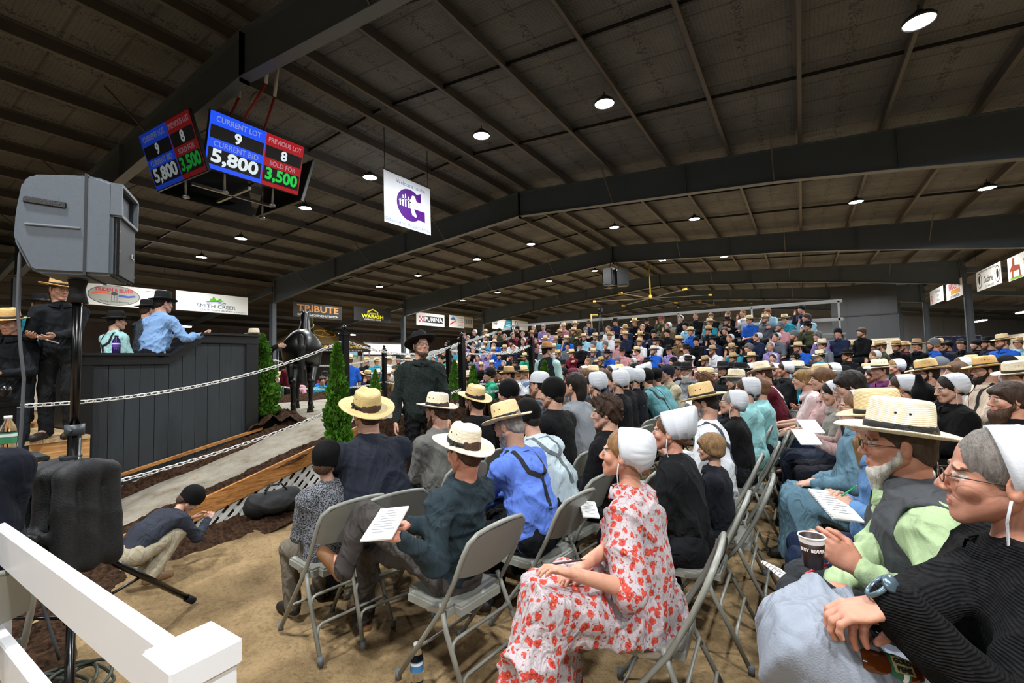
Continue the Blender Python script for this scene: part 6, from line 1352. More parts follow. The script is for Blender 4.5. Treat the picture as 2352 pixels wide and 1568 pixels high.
# ---------------------------------------------------------------- horse
M_COAT = mat('black_horse_coat', '#0a0909', 0.36, bump=0.05, bscale=200, spec=0.35); M_HOOF = mat('hoof', '#1a1512', 0.5)
def horse(x, y, z, rz):
    t = empty('horse', (x, y, z), rz, 'glossy black horse seen from behind in the sale ring', 'horse')
    P = [ell((0, 0.0, 1.16), (0.30, 0.66, 0.33), 0.12), ell((0, 0.50, 1.18), (0.25, 0.30, 0.37), 0.10), ell((0, -0.50, 1.24), (0.31, 0.38, 0.33), 0.10), ell((0, -0.30, 1.42), (0.18, 0.4, 0.16), 0.1),
         cone((0, 0.60, 1.36), (0.02, 0.98, 1.92), 0.26, 0.13, 0.10, sc=(0.62, 1, 1)), cone((0.02, 0.98, 1.98), (0.06, 1.10, 1.96), 0.125, 0.12, 0.05, sc=(0.8, 1, 1)), cone((0.06, 1.10, 1.98), (0.14, 1.38, 1.66), 0.11, 0.065, 0.05, sc=(0.8, 1, 1)), ell((0.15, 1.40, 1.63), (0.055, 0.07, 0.065), 0.03),
         cone((0, 0.3, 1.46), (0, 0.62, 1.52), 0.10, 0.10, 0.08)]
    for s in (-1, 1):
        P += [cone((s * 0.055 + 0.02, 1.0, 2.06), (s * 0.075 + 0.02, 1.03, 2.20), 0.035, 0.008, 0.01), ell((s * 0.07 + 0.08, 1.16, 1.96), (0.02, 0.025, 0.02), 0.01)]
        off = 0.10 * s
        P += [cone((s * 0.15, -0.55, 1.20), (s * 0.17, -0.36 + off, 0.96), 0.20, 0.15, 0.08), cone((s * 0.17, -0.36 + off, 0.96), (s * 0.155, -0.70 + off, 0.60), 0.13, 0.068, 0.04), cone((s * 0.155, -0.70 + off, 0.60), (s * 0.15, -0.66 + off, 0.56), 0.072, 0.062, 0.02),
              cone((s * 0.15, -0.67 + off, 0.54), (s * 0.145, -0.64 + off, 0.20), 0.050, 0.038, 0.02), ell((s * 0.145, -0.64 + off, 0.17), (0.048, 0.052, 0.05), 0.02), cone((s * 0.145, -0.63 + off, 0.15), (s * 0.145, -0.57 + off, 0.06), 0.040, 0.052, 0.02),
              cone((s * 0.14, 0.46, 1.10), (s * 0.14, 0.50 - off, 0.78), 0.15, 0.10, 0.06), cone((s * 0.14, 0.50 - off, 0.80), (s * 0.13, 0.50 - off, 0.50), 0.088, 0.058, 0.03), ell((s * 0.13, 0.51 - off, 0.48), (0.058, 0.060, 0.07), 0.03),
              cone((s * 0.13, 0.50 - off, 0.44), (s * 0.13, 0.50 - off, 0.19), 0.042, 0.036, 0.02), ell((s * 0.13, 0.50 - off, 0.16), (0.045, 0.050, 0.048), 0.02), cone((s * 0.13, 0.51 - off, 0.14), (s * 0.13, 0.56 - off, 0.06), 0.038, 0.050, 0.02)]
    P += [ell((0, -0.87, 1.28), (0.03, 0.08, 0.3), 0.05, sub=True)]
    V, Q = sdf_mesh(P, 0.016); V = smooth(V, Q, 2, 0.5); obj('body', mesh_np('body', V, Q, None, [M_COAT]), t)
    for s in (-1, 1):
        off = 0.10 * s
        for (cy) in (-0.55 + off, 0.585 - off):
            b = MB(); b.lathe([(0.0005, 0.0), (0.066, 0.0), (0.052, 0.075), (0.0005, 0.08)], 16, c=(s * 0.14, cy, 0.0), sy=1.15); b.build('hoof', M_HOOF, t)
    P = [cone((0, -0.83, 1.42), (0, -0.93, 1.22), 0.045, 0.06, 0.03), cone((0, -0.93, 1.22), (0, -0.90, 0.62), 0.065, 0.045, 0.03)]
    V, Q = sdf_mesh(P, 0.014); V = V + vnormals(V, Q) * wrinkle(V * np.array([1, 1, .15]), 3, 0.03, 40)[:, None]; obj('tail', mesh_np('tail', V, Q, None, [M_HAIR]), t, color=(0.006, 0.006, 0.006, 1))
    P = [cone((0, 0.50, 1.60), (0.02, 0.93, 2.06), 0.05, 0.05, 0.03, sc=(0.6, 1, 1)), cone((-0.06, 0.6, 1.50), (-0.05, 0.92, 1.95), 0.05, 0.04, 0.04, sc=(0.5, 1, 1))]
    V, Q = sdf_mesh(P, 0.014); obj('mane', mesh_np('mane', V, Q, None, [M_HAIR]), t, color=(0.006, 0.006, 0.006, 1))
    b = MB(); R_ = Matrix.Rotation(0.9, 3, 'X') 
    b.tube([Vector((0.10, 1.25, 1.82)) + R_ @ Vector((0.085 * math.cos(a), 0.095 * math.sin(a), 0)) for a in np.linspace(0, 2 * PI, 21)[:-1]], 0.009, 6, closed=True)
    b.tube([(-0.05, 1.06, 1.98), (0.02, 1.2, 1.84), (0.1, 1.28, 1.72)], 0.008, 6); b.tube([(0.17, 1.06, 1.98), (0.17, 1.2, 1.84), (0.14, 1.3, 1.74)], 0.008, 6); b.build('halter', mat('yellow_halter', '#b09a2c', 0.5), t)
    return t
hd = ray(700, 850); hp_ = at(700, 948, d=8.55); horse(hp_.x - 0.62 * 0.86 , hp_.y + 0.62 * 0.5, 0.79, rzdir(hd[0] + 0.01, hd[1] + 0.03))
# ---------------------------------------------------------------- people near the camera
def l2w(root, p): return root.matrix_basis @ Vector(p)
def hero(u, v, d, rz, pose, sex, label, spec, shirt='#444444', legs='#1b1d22', s=1.0, seat=True, wt=None, z=0.0, h=0.011, hh=0.0048, near=True, susp=None, shirtm=None, legm=None, skin=(1, 1, 1, 1), shoes='#1a1410', chairlab=None, hsc=1.0, **kw):
    hpos = at(u, v, d=d); wt = wt or {}
    if z is not None:                       # size the figure so that it stands or sits on its floor
        fz = figure(pose, sex, h=0.05, hh=0.02, **kw)['hp'][2]; s = float(np.clip((hpos.z - z) / fz, s * 0.86, s * 1.14))
    f = None
    if wt:
        f0 = figure(pose, sex, h=0.05, hh=0.02, **kw); hp0 = Vector(f0['hp']) * s; R = Matrix.Rotation(rz, 3, 'Z'); rt = hpos - R @ hp0
        if z is not None: rt.z = z
        for k, wpt in wt.items():
            q = (R.transposed() @ (Vector(wpt) - rt)) / s; kw[k] = tuple(q)
    fig = figure(pose, sex, h=h, hh=hh, **kw); root = place_fig(fig, hpos, rz, s, label, z=z)
    dress_fig(root, fig, shirt, legs, shoes, skin, shirtm, legm, spec, near, hsc)
    if susp: suspenders(fig, root, susp)
    if seat:
        o = Vector((0, -0.045, 0)); o.rotate(Euler((0, 0, rz))); chair(root.location.x + o.x, root.location.y + o.y, rz, chairlab or ' '.join(('folding chair under the ' + label).split()[:15]).rstrip(','))
    root_fig[root.name] = fig; return root
root_fig = {}
def vest(root, color, m=None, grow=0.022, name='vest'):
    f = root_fig[root.name]; p = f['pts']; WT = (1.28, 0.95, 1.0); B = p['B']; up = p['up']
    P = [cone(p['pel'] + up * 0.0, p['waist'], 0.124 * B + grow, 0.114 * B + grow, 0.05, sc=WT), cone(p['waist'], p['chest'], 0.114 * B + grow, 0.127 * (0.4 + 0.6 * B) + grow, 0.05, sc=WT), cone(p['S'][-1] * 0.85 + p['S'][1] * 0.15, p['S'][1] * 0.85 + p['S'][-1] * 0.15, 0.073 + grow, 0.073 + grow, 0.05), cone(p['chest'] + 0.05 * up, p['nb'] - 0.02 * up, 0.106 + grow, p['nr'] + 0.022 + grow, 0.05)]
    for s in (1, -1): P.append(cone(p['S'][s] * 1.0, p['S'][s] + (p['S'][s] - p['S'][-s]) * 0.5, 0.085, 0.10, 0.02, sub=True))
    P.append(cone(p['nb'] + p['fw'] * 0.09, p['chest'] + p['fw'] * 0.20, 0.050, 0.02, 0.02, sub=True))
    V, Q = sdf_mesh(P, 0.011); V = V + vnormals(V, Q) * wrinkle(V, 12, 0.010)[:, None]; return obj(name, mesh_np(name, V, Q, None, [m or M_CLOTH]), root, color=hexc(color))
FX = PI / 2         # facing -X, towards the ring
K = '#0c0c0e'
# front rows
green = hero(1065, 1040, 2.42, FX - 0.10, 'lap', 'man', 'man in dark green shirt and straw hat, ankle on knee, reading a catalogue', dict(hat='straw', brim=0.085, tilt=(0.40, 0.06), hair='short', hairc='brown'), '#27343a', '#45413f', lean=-0.20, head=(-0.05, -0.15, 0), shoes='#7a5230',
    wt=dict(hl=at(925, 1235, d=2.02), hr=at(945, 1205, d=2.22), kl=at(838, 1178, X=-2.16), al=at(792, 1300, X=-2.22), tl=at(742, 1268, X=-2.36), kr=at(850, 1260, X=-2.25), ar=at(835, 1420, X=-2.40)), vl=(-0.5, 0.9, 0.1), nl=(-0.3, 0.1, 1), cl=0.25, bulk=1.02, footl=1, seed=4, wr=0.027, skin=(1.05, 0.85, 0.80, 1))
notebook(orient(at(885, 1200, d=2.05), (0.80, 0.28, 0.12), (0.5, -0.15, 0.85)), 'open spiral catalogue held by the man in the dark green shirt', 0.15, 0.21)
hero(842, 950, 3.2, FX - 0.30, 'knees', 'man', 'broad man in navy pullover and coarse straw hat with openwork crown', dict(hat='straw', brim=0.088, tilt=(0.36, -0.05), style='teardrop', hatc='#ded0a4', hair='short'), '#20242e', '#15171d', lean=0.22, bulk=1.42, seed=5, wr=0.018)
hero(1004, 945, 3.85, FX - 0.15, 'lap', 'man', 'bearded man in grey work shirt and pale straw hat', dict(hat='straw', brim=0.078, tilt=(0.20, 0.04), hair='short', hairc='brown', beard=(0.07, 1.15), beardc='brown'), '#6b6a66', '#2a2a2e', head=(0.25, -0.1, 0), bulk=1.1, seed=6)
hero(1090, 922, 4.5, FX - 0.15, 'lap', 'man', 'bearded man in black jacket and tan straw hat, fourth along the front row', dict(hat='straw', brim=0.078, tilt=(0.28, 0), hair='short', hairc='dark', beard=(0.06, 1.1), hatc='#f4e2ba'), K, K, coat=True, bulk=1.1, seed=7)
hero(752, 1060, 2.95, FX - 0.15, 'lap', 'child', 'boy in black beanie and grey fleck wool coat on the first chair', dict(hat='beanie', hair='short', hairc='brown'), '#777777', '#6d665a', s=0.80, shirtm=M_FUZZ, coat=True, head=(-0.9, -0.1, 0.05), hsc=1.14, bulk=1.1, seed=8)
blue = hero(1168, 978, 3.05, FX - 0.10, 'clasp', 'man', 'man in bright blue shirt and black braces, straw hat pulled low, grey beard', dict(hat='straw', brim=0.078, tilt=(0.08, 0), style='flat', ch=0.118, hatc='#fff0d0', hair='short', hairc='grey', beard=(0.08, 1.1), beardc='grey', glasses=1), '#5f7fd6', '#0f1116', lean=0.22, slouch=0.2, head=(0.1, -0.35, 0), bulk=1.12, susp='#101014', seed=9, wr=0.027)
hero(1210, 960, 3.62, FX - 0.15, 'knees', 'man', 'man in pale blue-grey shirt with grey braces, black beanie, bent far forward', dict(hat='beanie', hair='short', hairc='dark'), '#b9c9d0', '#15171c', lean=0.62, head=(0.0, -0.2, 0), susp='#5c6468', seed=10, wr=0.024)
hero(1166, 905, 4.75, FX - 0.1, 'lap', 'man', 'person in black beanie and black coat between the straw hat and the trucker cap', dict(hat='beanie', hair='short'), K, K, coat=True, seed=11)
hero(1238, 884, 5.1, FX - 0.1, 'lap', 'man', 'young man in white and blue trucker cap and grey plaid hooded shirt', dict(hat='cap', hair='short', hairc='dark'), '#777777', '#2b303a', shirtm=M_PLAID, head=(0.1, 0.05, 0), coat=True, seed=12)
hero(1268, 905, 4.25, FX - 0.1, 'lap', 'man', 'young man in black beanie and black hooded jacket before the hoodie woman', dict(hat='beanie', hair='short', hairc='dark'), '#0e0e10', '#17181c', coat=True, bulk=1.1, head=(0.1, 0, 0), seed=13)
hero(1318, 886, 4.75, FX - 0.05, 'lap', 'woman', 'dark haired woman in grey hooded sweatshirt and glasses', dict(hair='long', hairc='dark', glasses=1), '#8b9096', '#3a4252', head=(0.0, 0.15, 0), coat=True, bulk=1.1, seed=14)
hero(1392, 948, 3.45, FX - 0.05, 'lap', 'man', 'curly brown haired youth in a black jacket, seated behind the floral dress', dict(hair='curly', hairc='#3a281c'), K, '#15161a', coat=True, head=(0.35, 0, 0), seed=15)
# second row from the camera
floral = hero(1432, 1042, 2.13, FX + 0.05, 'lap', 'woman', 'woman in red flowered dress and pleated white bonnet, hands in her lap', dict(hair='woman', hairc='#8f6a45', hat='kapp'), '#ffffff', '#ffffff', shirtm=M_FLORAL, legm=M_FLORAL, dress=True, short=True, head=(0.05, 0.12, 0), bulk=1.15, h=0.009, hh=0.004,
    wt=dict(hl=at(1318, 1318, d=1.74), hr=at(1335, 1300, d=1.90), kl=at(1250, 1400, d=1.72), kr=at(1290, 1330, d=2.1), al=at(1228, 1640, d=1.62), ar=at(1300, 1560, d=2.1)), lean=0.10, seed=16, wr=0.033, skin=(1.08, 0.95, 0.9, 1), nl=(0, 0.1, 1), cl=0.6)
W2 = hero(1538, 992, 2.80, FX, 'lap', 'woman', 'woman in black cardigan with a tall bucket-shaped white bonnet', dict(hair='woman', hairc='#6a4c34', hat='bucket'), '#131416', '#15161a', dress=True, lean=0.12, head=(0.05, 0.05, 0), coat=True, seed=17, wr=0.024, skin=(1.05, 0.9, 0.85, 1))
hero(1632, 1030, 3.15, FX, 'lap', 'child', 'boy with short light brown hair and dark zip collar, beside the black cardigan', dict(hair='bowl', hairc='#8a6b48'), '#15181f', '#1b1d22', s=0.86, head=(-0.05, 0, 0), z=0.0, hsc=1.05, seed=18)
hero(1617, 925, 3.85, FX, 'read', 'man', 'man in white shirt and dark braces, tan straw hat, grey-dark beard, looking down', dict(hat='straw', brim=0.085, style='flat', ch=0.12, tilt=(0.02, 0), hatc='#f6e2b8', hair='short', hairc='dark', beard=(0.08, 1.0), beardc='grey'), '#dfe3e8', '#1d2733', head=(0, -0.25, 0), susp='#3b3f46', bulk=1.1, seed=19, wr=0.027)
hero(1680, 925, 4.35, FX, 'lap', 'woman', 'older woman in black shawl and glasses, white bonnet, behind the white shirted man', dict(hair='woman', hairc='grey', hat='kapp', glasses=1), '#101012', '#15161a', dress=True, coat=True, head=(0.05, 0.1, 0), seed=20)
hero(1712, 895, 4.95, FX, 'lap', 'woman', 'woman in white bonnet and aqua dress, third bonnet along that row', dict(hair='woman', hairc='brown', hat='kapp'), '#8fc4c6', '#8fc4c6', dress=True, seed=21)
hero(1745, 893, 5.5, FX, 'lap', 'child', 'girl with brown bowl hair and aqua shirt, beyond the aqua dress', dict(hair='bowl', hairc='#6d4a30'), '#8fc4c6', '#30343a', s=0.95, seed=22)
hero(1752, 858, 6.8, FX + 0.1, 'knees', 'man', 'man in maroon shirt with pale straw hat tipped down', dict(hat='straw', brim=0.085, tilt=(0.05, 0.15), style='flat', ch=0.12, hair='short'), '#5a1a28', '#17181c', susp='#e0e0e0', lean=0.3, head=(0, -0.2, 0), seed=23)
# right block, seen in profile
wm = hero(2300, 1100, 1.15, FX + 0.02, 'lap', 'woman', 'older woman in black ribbed cardigan and white bonnet, tortoiseshell glasses, right edge', dict(hair='woman', hairc='#77706a', hat='kapp', glasses=1), '#0b0b0c', '#8b929e', shirtm=M_RIB, dress=True, lean=0.06, head=(-0.10, 0.05, 0), bulk=1.35, h=0.009, hh=0.0036, coat=True,
    wt=dict(hl=at(2062, 1390, d=0.93), hr=at(1985, 1420, d=1.02), kl=at(1860, 1490, d=1.05), kr=at(1890, 1440, d=1.35)), nl=(-0.2, 0.4, 1), cl=0.8, vl=(-0.2, 1.0, -0.3), cr=0.8, seed=24, wr=0.021, skin=(1.0, 0.83, 0.78, 1))
hm_ = hero(2062, 1020, 1.72, FX + 0.05, 'lap', 'man', 'man in charcoal denim vest and pale green shirt, wide straw hat, grey chin beard', dict(hat='straw', brim=0.092, style='flat', ch=0.118, tilt=(0.12, 0.03), hair='short', hairc='#4b3d33', beard=(0.045, 1.0), beardc='white', glasses=1), '#a9bf93', '#2d3034', lean=0.12, head=(-0.02, 0.0, 0), bulk=1.2, h=0.010, hh=0.004,
    wt=dict(hl=at(1978, 1308, d=1.43), hr=at(1925, 1345, d=1.58), kl=at(1840, 1370, d=1.45), kr=at(1850, 1330, d=1.8)), nl=(-0.9, 0.3, 0.5), cl=0.75, cr=0.7, nr=(0.2, 0.2, 1), seed=25, wr=0.024, skin=(1.02, 0.82, 0.75, 1))
vest(hm_, '#4a4c4f')
bb = hero(2016, 972, 2.40, FX + 0.05, 'lap', 'man', 'man in blue chambray shirt with a bushy blond beard, tall woven straw hat', dict(hat='straw', brim=0.080, style='telescope', ch=0.130, tilt=(-0.05, 0.0), hatc='#fff0d0', hair='short', hairc='light', beard=(0.10, 1.35), beardc='light'), '#5f86b4', '#1d2a44', lean=0.10,
    wt=dict(hl=at(1965, 1170, d=2.25), hr=at(1945, 1150, d=2.4)), nl=(-0.3, 0.3, 1), cl=0.5, bulk=1.15, seed=26, wr=0.024)
hero(1965, 935, 3.35, FX + 0.05, 'lap', 'woman', 'woman in slate blue dress and glasses, white bonnet, hands folded', dict(hair='woman', hairc='#7a5a40', hat='kapp', glasses=1), '#5f7f90', '#5f7f90', dress=True, bulk=1.25, seed=27, wr=0.030)
hero(1952, 887, 4.05, FX + 0.05, 'read', 'man', 'man in dusty pink shirt and braces, dark hair, long greying beard and glasses', dict(hair='bowl', hairc='dark', beard=(0.11, 1.1), beardc='grey', glasses=1), '#a98e8a', '#191c24', susp='#111114', head=(0, -0.2, 0), bulk=1.1, seed=28)
hero(1912, 903, 4.7, FX + 0.05, 'read', 'woman', 'woman in grey dress with a white bonnet, writing, beside the dusty pink shirt', dict(hair='woman', hairc='dark', hat='kapp'), '#8d8982', '#2a3142', dress=True, head=(0, -0.25, 0), seed=29)
hero(1888, 872, 5.3, FX + 0.05, 'knees', 'man', 'youth in pink short sleeved shirt leaning forward with a phone', dict(hair='bowl', hairc='#6a4a30'), '#c9a3a0', '#25324c', short=True, lean=0.3, seed=30)
hero(1845, 872, 5.9, FX + 0.05, 'knees', 'man', 'youth with light bowl-cut hair and pale pink shirt, leaning forward', dict(hair='bowl', hairc='#8a6b40'), '#d9c4c4', '#25324c', short=True, lean=0.4, seed=31)
# next row back
hero(2318, 918, 3.25, FX + 0.2, 'lap', 'man', 'bareheaded man with a long brown beard in a black coat at the right edge', dict(hair='bowl', hairc='#3b2a20', beard=(0.13, 1.5), beardc='#6a4f36'), K, K, coat=True, bulk=1.25, seed=32, skin=(1, 0.86, 0.8, 1))
hero(2180, 893, 4.25, FX + 0.2, 'chin', 'woman', 'girl in black with a white bonnet, hand raised to her mouth', dict(hair='woman', hairc='dark', hat='kapp'), '#0b0b0d', '#0b0b0d', dress=True, coat=True, head=(0.1, -0.15, 0), lean=0.1, seed=33)
hero(2125, 912, 4.45, -FX * 0.6, 'lap', 'child', 'small boy in black pointed knit cap looking to the right', dict(hat='beanie', pt=0.08, hair='short'), '#0d0d0f', '#15161a', s=0.85, coat=True, seed=34, seat=False, head=(0.2, 0, 0))
hero(2128, 858, 5.5, FX + 0.1, 'lap', 'man', 'bearded man with glasses and upturned tan straw hat in a dark vest', dict(hat='straw', brim=0.09, tilt=(-0.15, 0.05), hair='short', hairc='dark', beard=(0.05, 1.2), glasses=1, hatc='#eed6a6'), '#1c2129', '#15161a', seed=35)
hero(2196, 852, 6.1, FX + 0.1, 'chin', 'man', 'youth with thick brown fringe, hand over his mouth', dict(hair='bowl', hairc='#5a4230'), '#c9c9cc', '#20242c', seed=36)
hero(2262, 842, 5.6, FX + 0.15, 'lap', 'man', 'heavy bearded man in cream short sleeved shirt and braces, wide tan hat', dict(hat='straw', brim=0.095, tilt=(-0.12, 0.05), hair='short', hairc='dark', beard=(0.06, 1.3), beardc='dark', hatc='#ecd09a'), '#dcc8b4', '#4a4a4c', short=True, bulk=1.45, susp='#141416', seed=37)
hero(2020, 848, 7.1, FX + 0.5, 'knees', 'man', 'clean shaven man in purple shirt and broad pale straw hat', dict(hat='straw', brim=0.09, tilt=(-0.05, 0), hair='short'), '#7a4070', '#20242c', lean=0.3, seed=38)
hero(2335, 868, 4.6, FX + 0.3, 'lap', 'man', 'man in pale straw hat cut by the right edge, behind the long brown beard', dict(hat='straw', hair='short', tilt=(-0.1, 0)), '#cfd3d8', '#20242c', seed=39)
# people by the podium
YC = '#16191d'
hero(140, 668, 4.75, FX - 1.05 + 1.0, 'stand_read', 'man', 'young man in black sweater with rolled sleeves and straw hat, reading on the steps', dict(hat='straw', brim=0.080, tilt=(-0.05, 0), hatc='#dcc08a', hair='short', glasses=1), '#12161a', '#1d1e20', seat=False, short=False, z=0.98, head=(0.9, -0.1, 0), seed=40, twist=0.5)
PODM = PEOPLE[-1]; PODM.rotation_euler.z = rzdir(0.80, -0.6)
hero(22, 742, 4.45, rzdir(0.8, -0.6), 'stand_read', 'man', 'man in black sweater and straw hat at the left edge behind the cable', dict(hat='straw', brim=0.080, tilt=(0.0, 0), hatc='#e0c48c', hair='short', glasses=1), '#101418', '#22262a', seat=False, z=0.62, head=(0, -0.2, 0), seed=41)
hero(92, 700, 6.3, FX, 'stand', 'man', 'man in teal shirt and black felt hat seen from behind, left of the steps', dict(hat='felt', brim=0.075, hair='short', hatc='#15161a'), '#1f6f80', '#15161a', seat=False, z=None, seed=42)
hero(268, 738, 6.6, rzdir(-0.25, 1), 'lap', 'man', 'man in pale aqua shirt with dark braces and black felt hat at the podium', dict(hat='felt', brim=0.07, hair='short', hairc='dark', tilt=(0.05, 0.1)), '#a4d0d0', '#15161a', seat=False, z=None, susp='#101014', head=(-0.35, 0, 0), seed=43, wr=0.027)
hero(375, 697, 6.1, rzdir(-0.35, 1), 'read', 'man', 'man in light blue shirt and flat black hat leaning on the podium', dict(hat='felt', brim=0.065, style='flat', ch=0.12, hair='short', hairc='dark', glasses=1), '#7fa2cf', '#101216', seat=False, z=None, head=(-0.2, -0.05, 0), lean=0.18, seed=44, wr=0.033, bulk=1.12, hr=(0.30, 0.42, 0.80))
hero(340, 712, 6.9, rzdir(-0.3, 1), 'lap', 'man', 'man in grey waistcoat and black hat half hidden by the light blue shirt', dict(hat='felt', brim=0.07, hair='short'), '#3a4048', '#15161a', seat=False, z=None, seed=45)
hand = hero(584, 772, 8.0, rzdir(0.35, 1), 'stand', 'man', 'horse handler in black coat and straw hat with one arm held out', dict(hat='straw', hair='short', beard=(0.04, 1), style='flat'), '#0d0e12', '#101216', seat=False, z=0.79, coat=True, head=(-0.2, 0, 0), seed=46, hr=(0.45, 0.38, 1.42), vr=(0.6, 0.7, 0))
# ring men
sm = hero(967, 795, 4.95, rzdir(0.72, -0.62), 'stand', 'man', 'tall bearded man in charcoal knit pullover and black felt hat standing before the ring', dict(hat='felt', brim=0.082, hair='short', hairc='dark', beard=(0.02, 0.95), beardc='#3a2a20', glasses=1, style='teardrop', tilt=(0.22, 0.08)), '#2b3333', '#101114', seat=False, shirtm=M_KNITG, s=1.02, bulk=1.12, head=(0.28, 0.20, 0), h=0.010, hh=0.0042, seed=47, wr=0.024, hr=(0.27, 0.05, 0.86), hl=(-0.27, 0.10, 0.86), z=None)
for o_ in (sm,): pass
vm = hero(1258, 805, 8.3, rzdir(-0.1, 1), 'stand', 'man', 'man in navy vest and wide tan hat standing with his back to us', dict(hat='straw', brim=0.09, hatc='#c99a60', hair='short', hairc='dark', beard=(0.06, 1.1), beardc='white'), '#a9cbc6', '#15161a', seat=False, head=(-0.9, 0, 0), seed=48, z=None)
vest(vm, '#20262e', grow=0.014)
# boy squatting against the ramp board
bk = hero(436, 1150, 3.86, rzdir(-0.32, 1), 'lap', 'child', 'boy in navy pullover, khaki trousers and black beanie slumped on the ramp board', dict(hat='beanie', hair='short', hairc='brown'), '#30343e', '#a39a84', s=0.78, seat=False, z=0.02, hz=0.33, lean=1.0, slouch=0.35, neckfwd=0.3, head=(-0.5, -0.9, 0), hsc=1.14, bulk=1.0, shoes='#7a5a3e',
     hr=(0.10, 0.72, 0.42), hl=(-0.12, 0.70, 0.42), kr=(0.13, 0.37, 0.42), kl=(-0.13, 0.38, 0.40), ar=(0.13, 0.08, 0.10), al=(-0.13, 0.20, 0.10), seed=49)
# navy sleeve at the left edge
hero(-130, 960, 1.95, FX, 'lap', 'man', 'person in a navy coat sleeve, only the elbow in view at the left edge', dict(hair='short', hairc='brown'), '#10141f', '#10141f', seat=True, coat=True, bulk=1.25, seed=50, z=None, chairlab='grey folding chair of the navy sleeved person at the left edge')
# facing the camera across the aisle
hero(1530, 848, 7.9, rzdir(-0.75, -0.66), 'clasp', 'man', 'smiling man in beige short sleeved shirt and navy beanie, elbows on knees', dict(hat='beanie', hatc='#151a26', hair='short'), '#b0a68c', '#4a4c50', short=True, seed=51, lean=0.25, head=(0.1, 0.1, 0))
hero(1576, 838, 8.9, rzdir(-0.3, -0.95), 'lap', 'man', 'old man with a full white beard, grey shirt, black braces and black hat', dict(hat='felt', hair='short', hairc='white', beard=(0.07, 1.5), beardc='white'), '#7c8084', '#101114', susp='#101014', bulk=1.15, seed=52)
hero(1660, 842, 8.6, rzdir(-0.35, -0.95), 'lap', 'man', 'bearded man in dark charcoal pullover and black felt hat facing us', dict(hat='felt', hair='short', hairc='dark', beard=(0.03, 1.0)), '#212326', '#15161a', seed=53)
hero(1617, 862, 6.6, FX, 'lap', 'child', 'boy with tousled brown hair seen in profile below the black felt hats', dict(hair='curly', hairc='#6a4a30'), '#2a3040', '#20242c', s=0.92, seed=54)
k6 = ['nearest', 'second', 'third', 'fourth', 'fifth']
for i, (u, v, d, c, sp) in enumerate(((1364, 882, 5.3, '#3a2a22', 'kapp'), (1416, 876, 5.7, '#0d0d0f', 'kapp'), (1430, 866, 6.25, '#0d0d0f', 'kapp'), (1456, 868, 6.7, '#14161c', 'kapp'), (1470, 853, 7.5, '#3f4a3a', 'bucket'))):
    hero(u, v, d, FX - 0.15 + (0.3 if i == 4 else 0), 'lap', 'woman', 'woman in white bonnet seen from behind, %s of the five bonnets before the aqua shirts' % k6[i], dict(hair='woman', hairc='dark', hat=sp), c, c, dress=True, h=0.014, hh=0.006, seed=60 + i)
hero(1482, 868, 7.2, FX - 0.2, 'knees', 'man', 'man in aqua shirt and black beanie, nearer of the aqua pair', dict(hat='beanie', hair='short', beard=(0.04, 1), beardc='dark'), '#5f9298', '#20242c', seed=66, susp='#20242c')
hero(1502, 862, 7.8, FX - 0.2, 'knees', 'man', 'man in aqua shirt and dark beanie, farther of the aqua pair', dict(hat='beanie', hair='short'), '#5f9298', '#20242c', seed=67)
for (u, v, d, c, l, sp, kw) in (
    (1780, 775, 0, 0, 0, 0, 0),) if False else ():
    pass
# ---------------------------------------------------------------- things in hands
cup = at(1866, 1266, d=1.41); t = empty('coffee_cup', cup, 0, 'dark brown paper coffee cup held by the man in the denim vest', 'cup')
b = MB(); b.lathe([(0.0005, -0.045), (0.027, -0.045), (0.036, 0.047), (0.034, 0.047), (0.026, -0.040), (0.0005, -0.040)], 28); fixn(b.mesh('q')); b.build('cup_wall', mat('cup_brown', '#2a1512', 0.4), t)
b = MB(); b.tube([(0.0365 * math.cos(a), 0.0365 * math.sin(a), 0.048) for a in np.linspace(0, 2 * PI, 29)[:-1]], 0.0025, 6, closed=True); b.build('rim', mat('cup_white', '#e6e0d8', 0.4), t)
b = MB(); b.lathe([(0.0345, 0.030), (0.0365, 0.048)], 28); b.build('white_band', mat('cup_white', '#e6e0d8', 0.4), t)
cm_ = Vector((0, 0, H)) - cup; aa = math.atan2(cm_.y, cm_.x)
for i, ch in enumerate('BUSY BEAVER'):
    a = aa + (i - 5) * 0.19; n_ = Vector((math.cos(a), math.sin(a), 0)); o = obj('lettering', text_mesh(ch, 0.013, mat('cup_white', '#e6e0d8', 0.4), 0.0004, None, 'CENTER', 0.0003), t); o.matrix_local = plate_frame(n_ * 0.0345 + Vector((0, 0, 0.012)), (-math.sin(a), math.cos(a), 0), n_)
notebook(orient(at(1832, 1345, d=1.55), (0.35, 0.80, -0.45), (-0.25, -0.75, 0.6)), 'spiral catalogue hanging from the knee of the denim vest man', 0.14, 0.20)
notebook(orient(at(1918, 1158, d=2.25), (0.75, 0.45, -0.12), (-0.25, -0.55, 0.9)), 'open spiral catalogue held by the man in blue chambray', 0.15, 0.22)
notebook(orient(at(1862, 978, d=4.0), (0.8, 0.3, 0.0), (0.0, -0.45, 0.9)), 'white catalogue on the lap of the grey dress woman', 0.15, 0.21, lines=0, binding=False)
notebook(orient(at(1852, 1002, d=3.6), (0.8, 0.3, 0.0), (0.0, -0.45, 0.9)), 'white catalogue in the hands of the dusty pink shirt man', 0.15, 0.21, lines=0, binding=False)
notebook(orient(at(1353, 1168, d=2.7), (0.7, 0.5, -0.1), (-0.2, -0.5, 0.9)), 'small spiral notepad beside the flowered sleeve', 0.10, 0.15)
notebook(orient(at(104, 778, d=4.45), (0.9, -0.3, 0.0), (0.2, 0.3, 0.9)), 'grey catalogue held by the young man on the steps', 0.14, 0.2, lines=0)
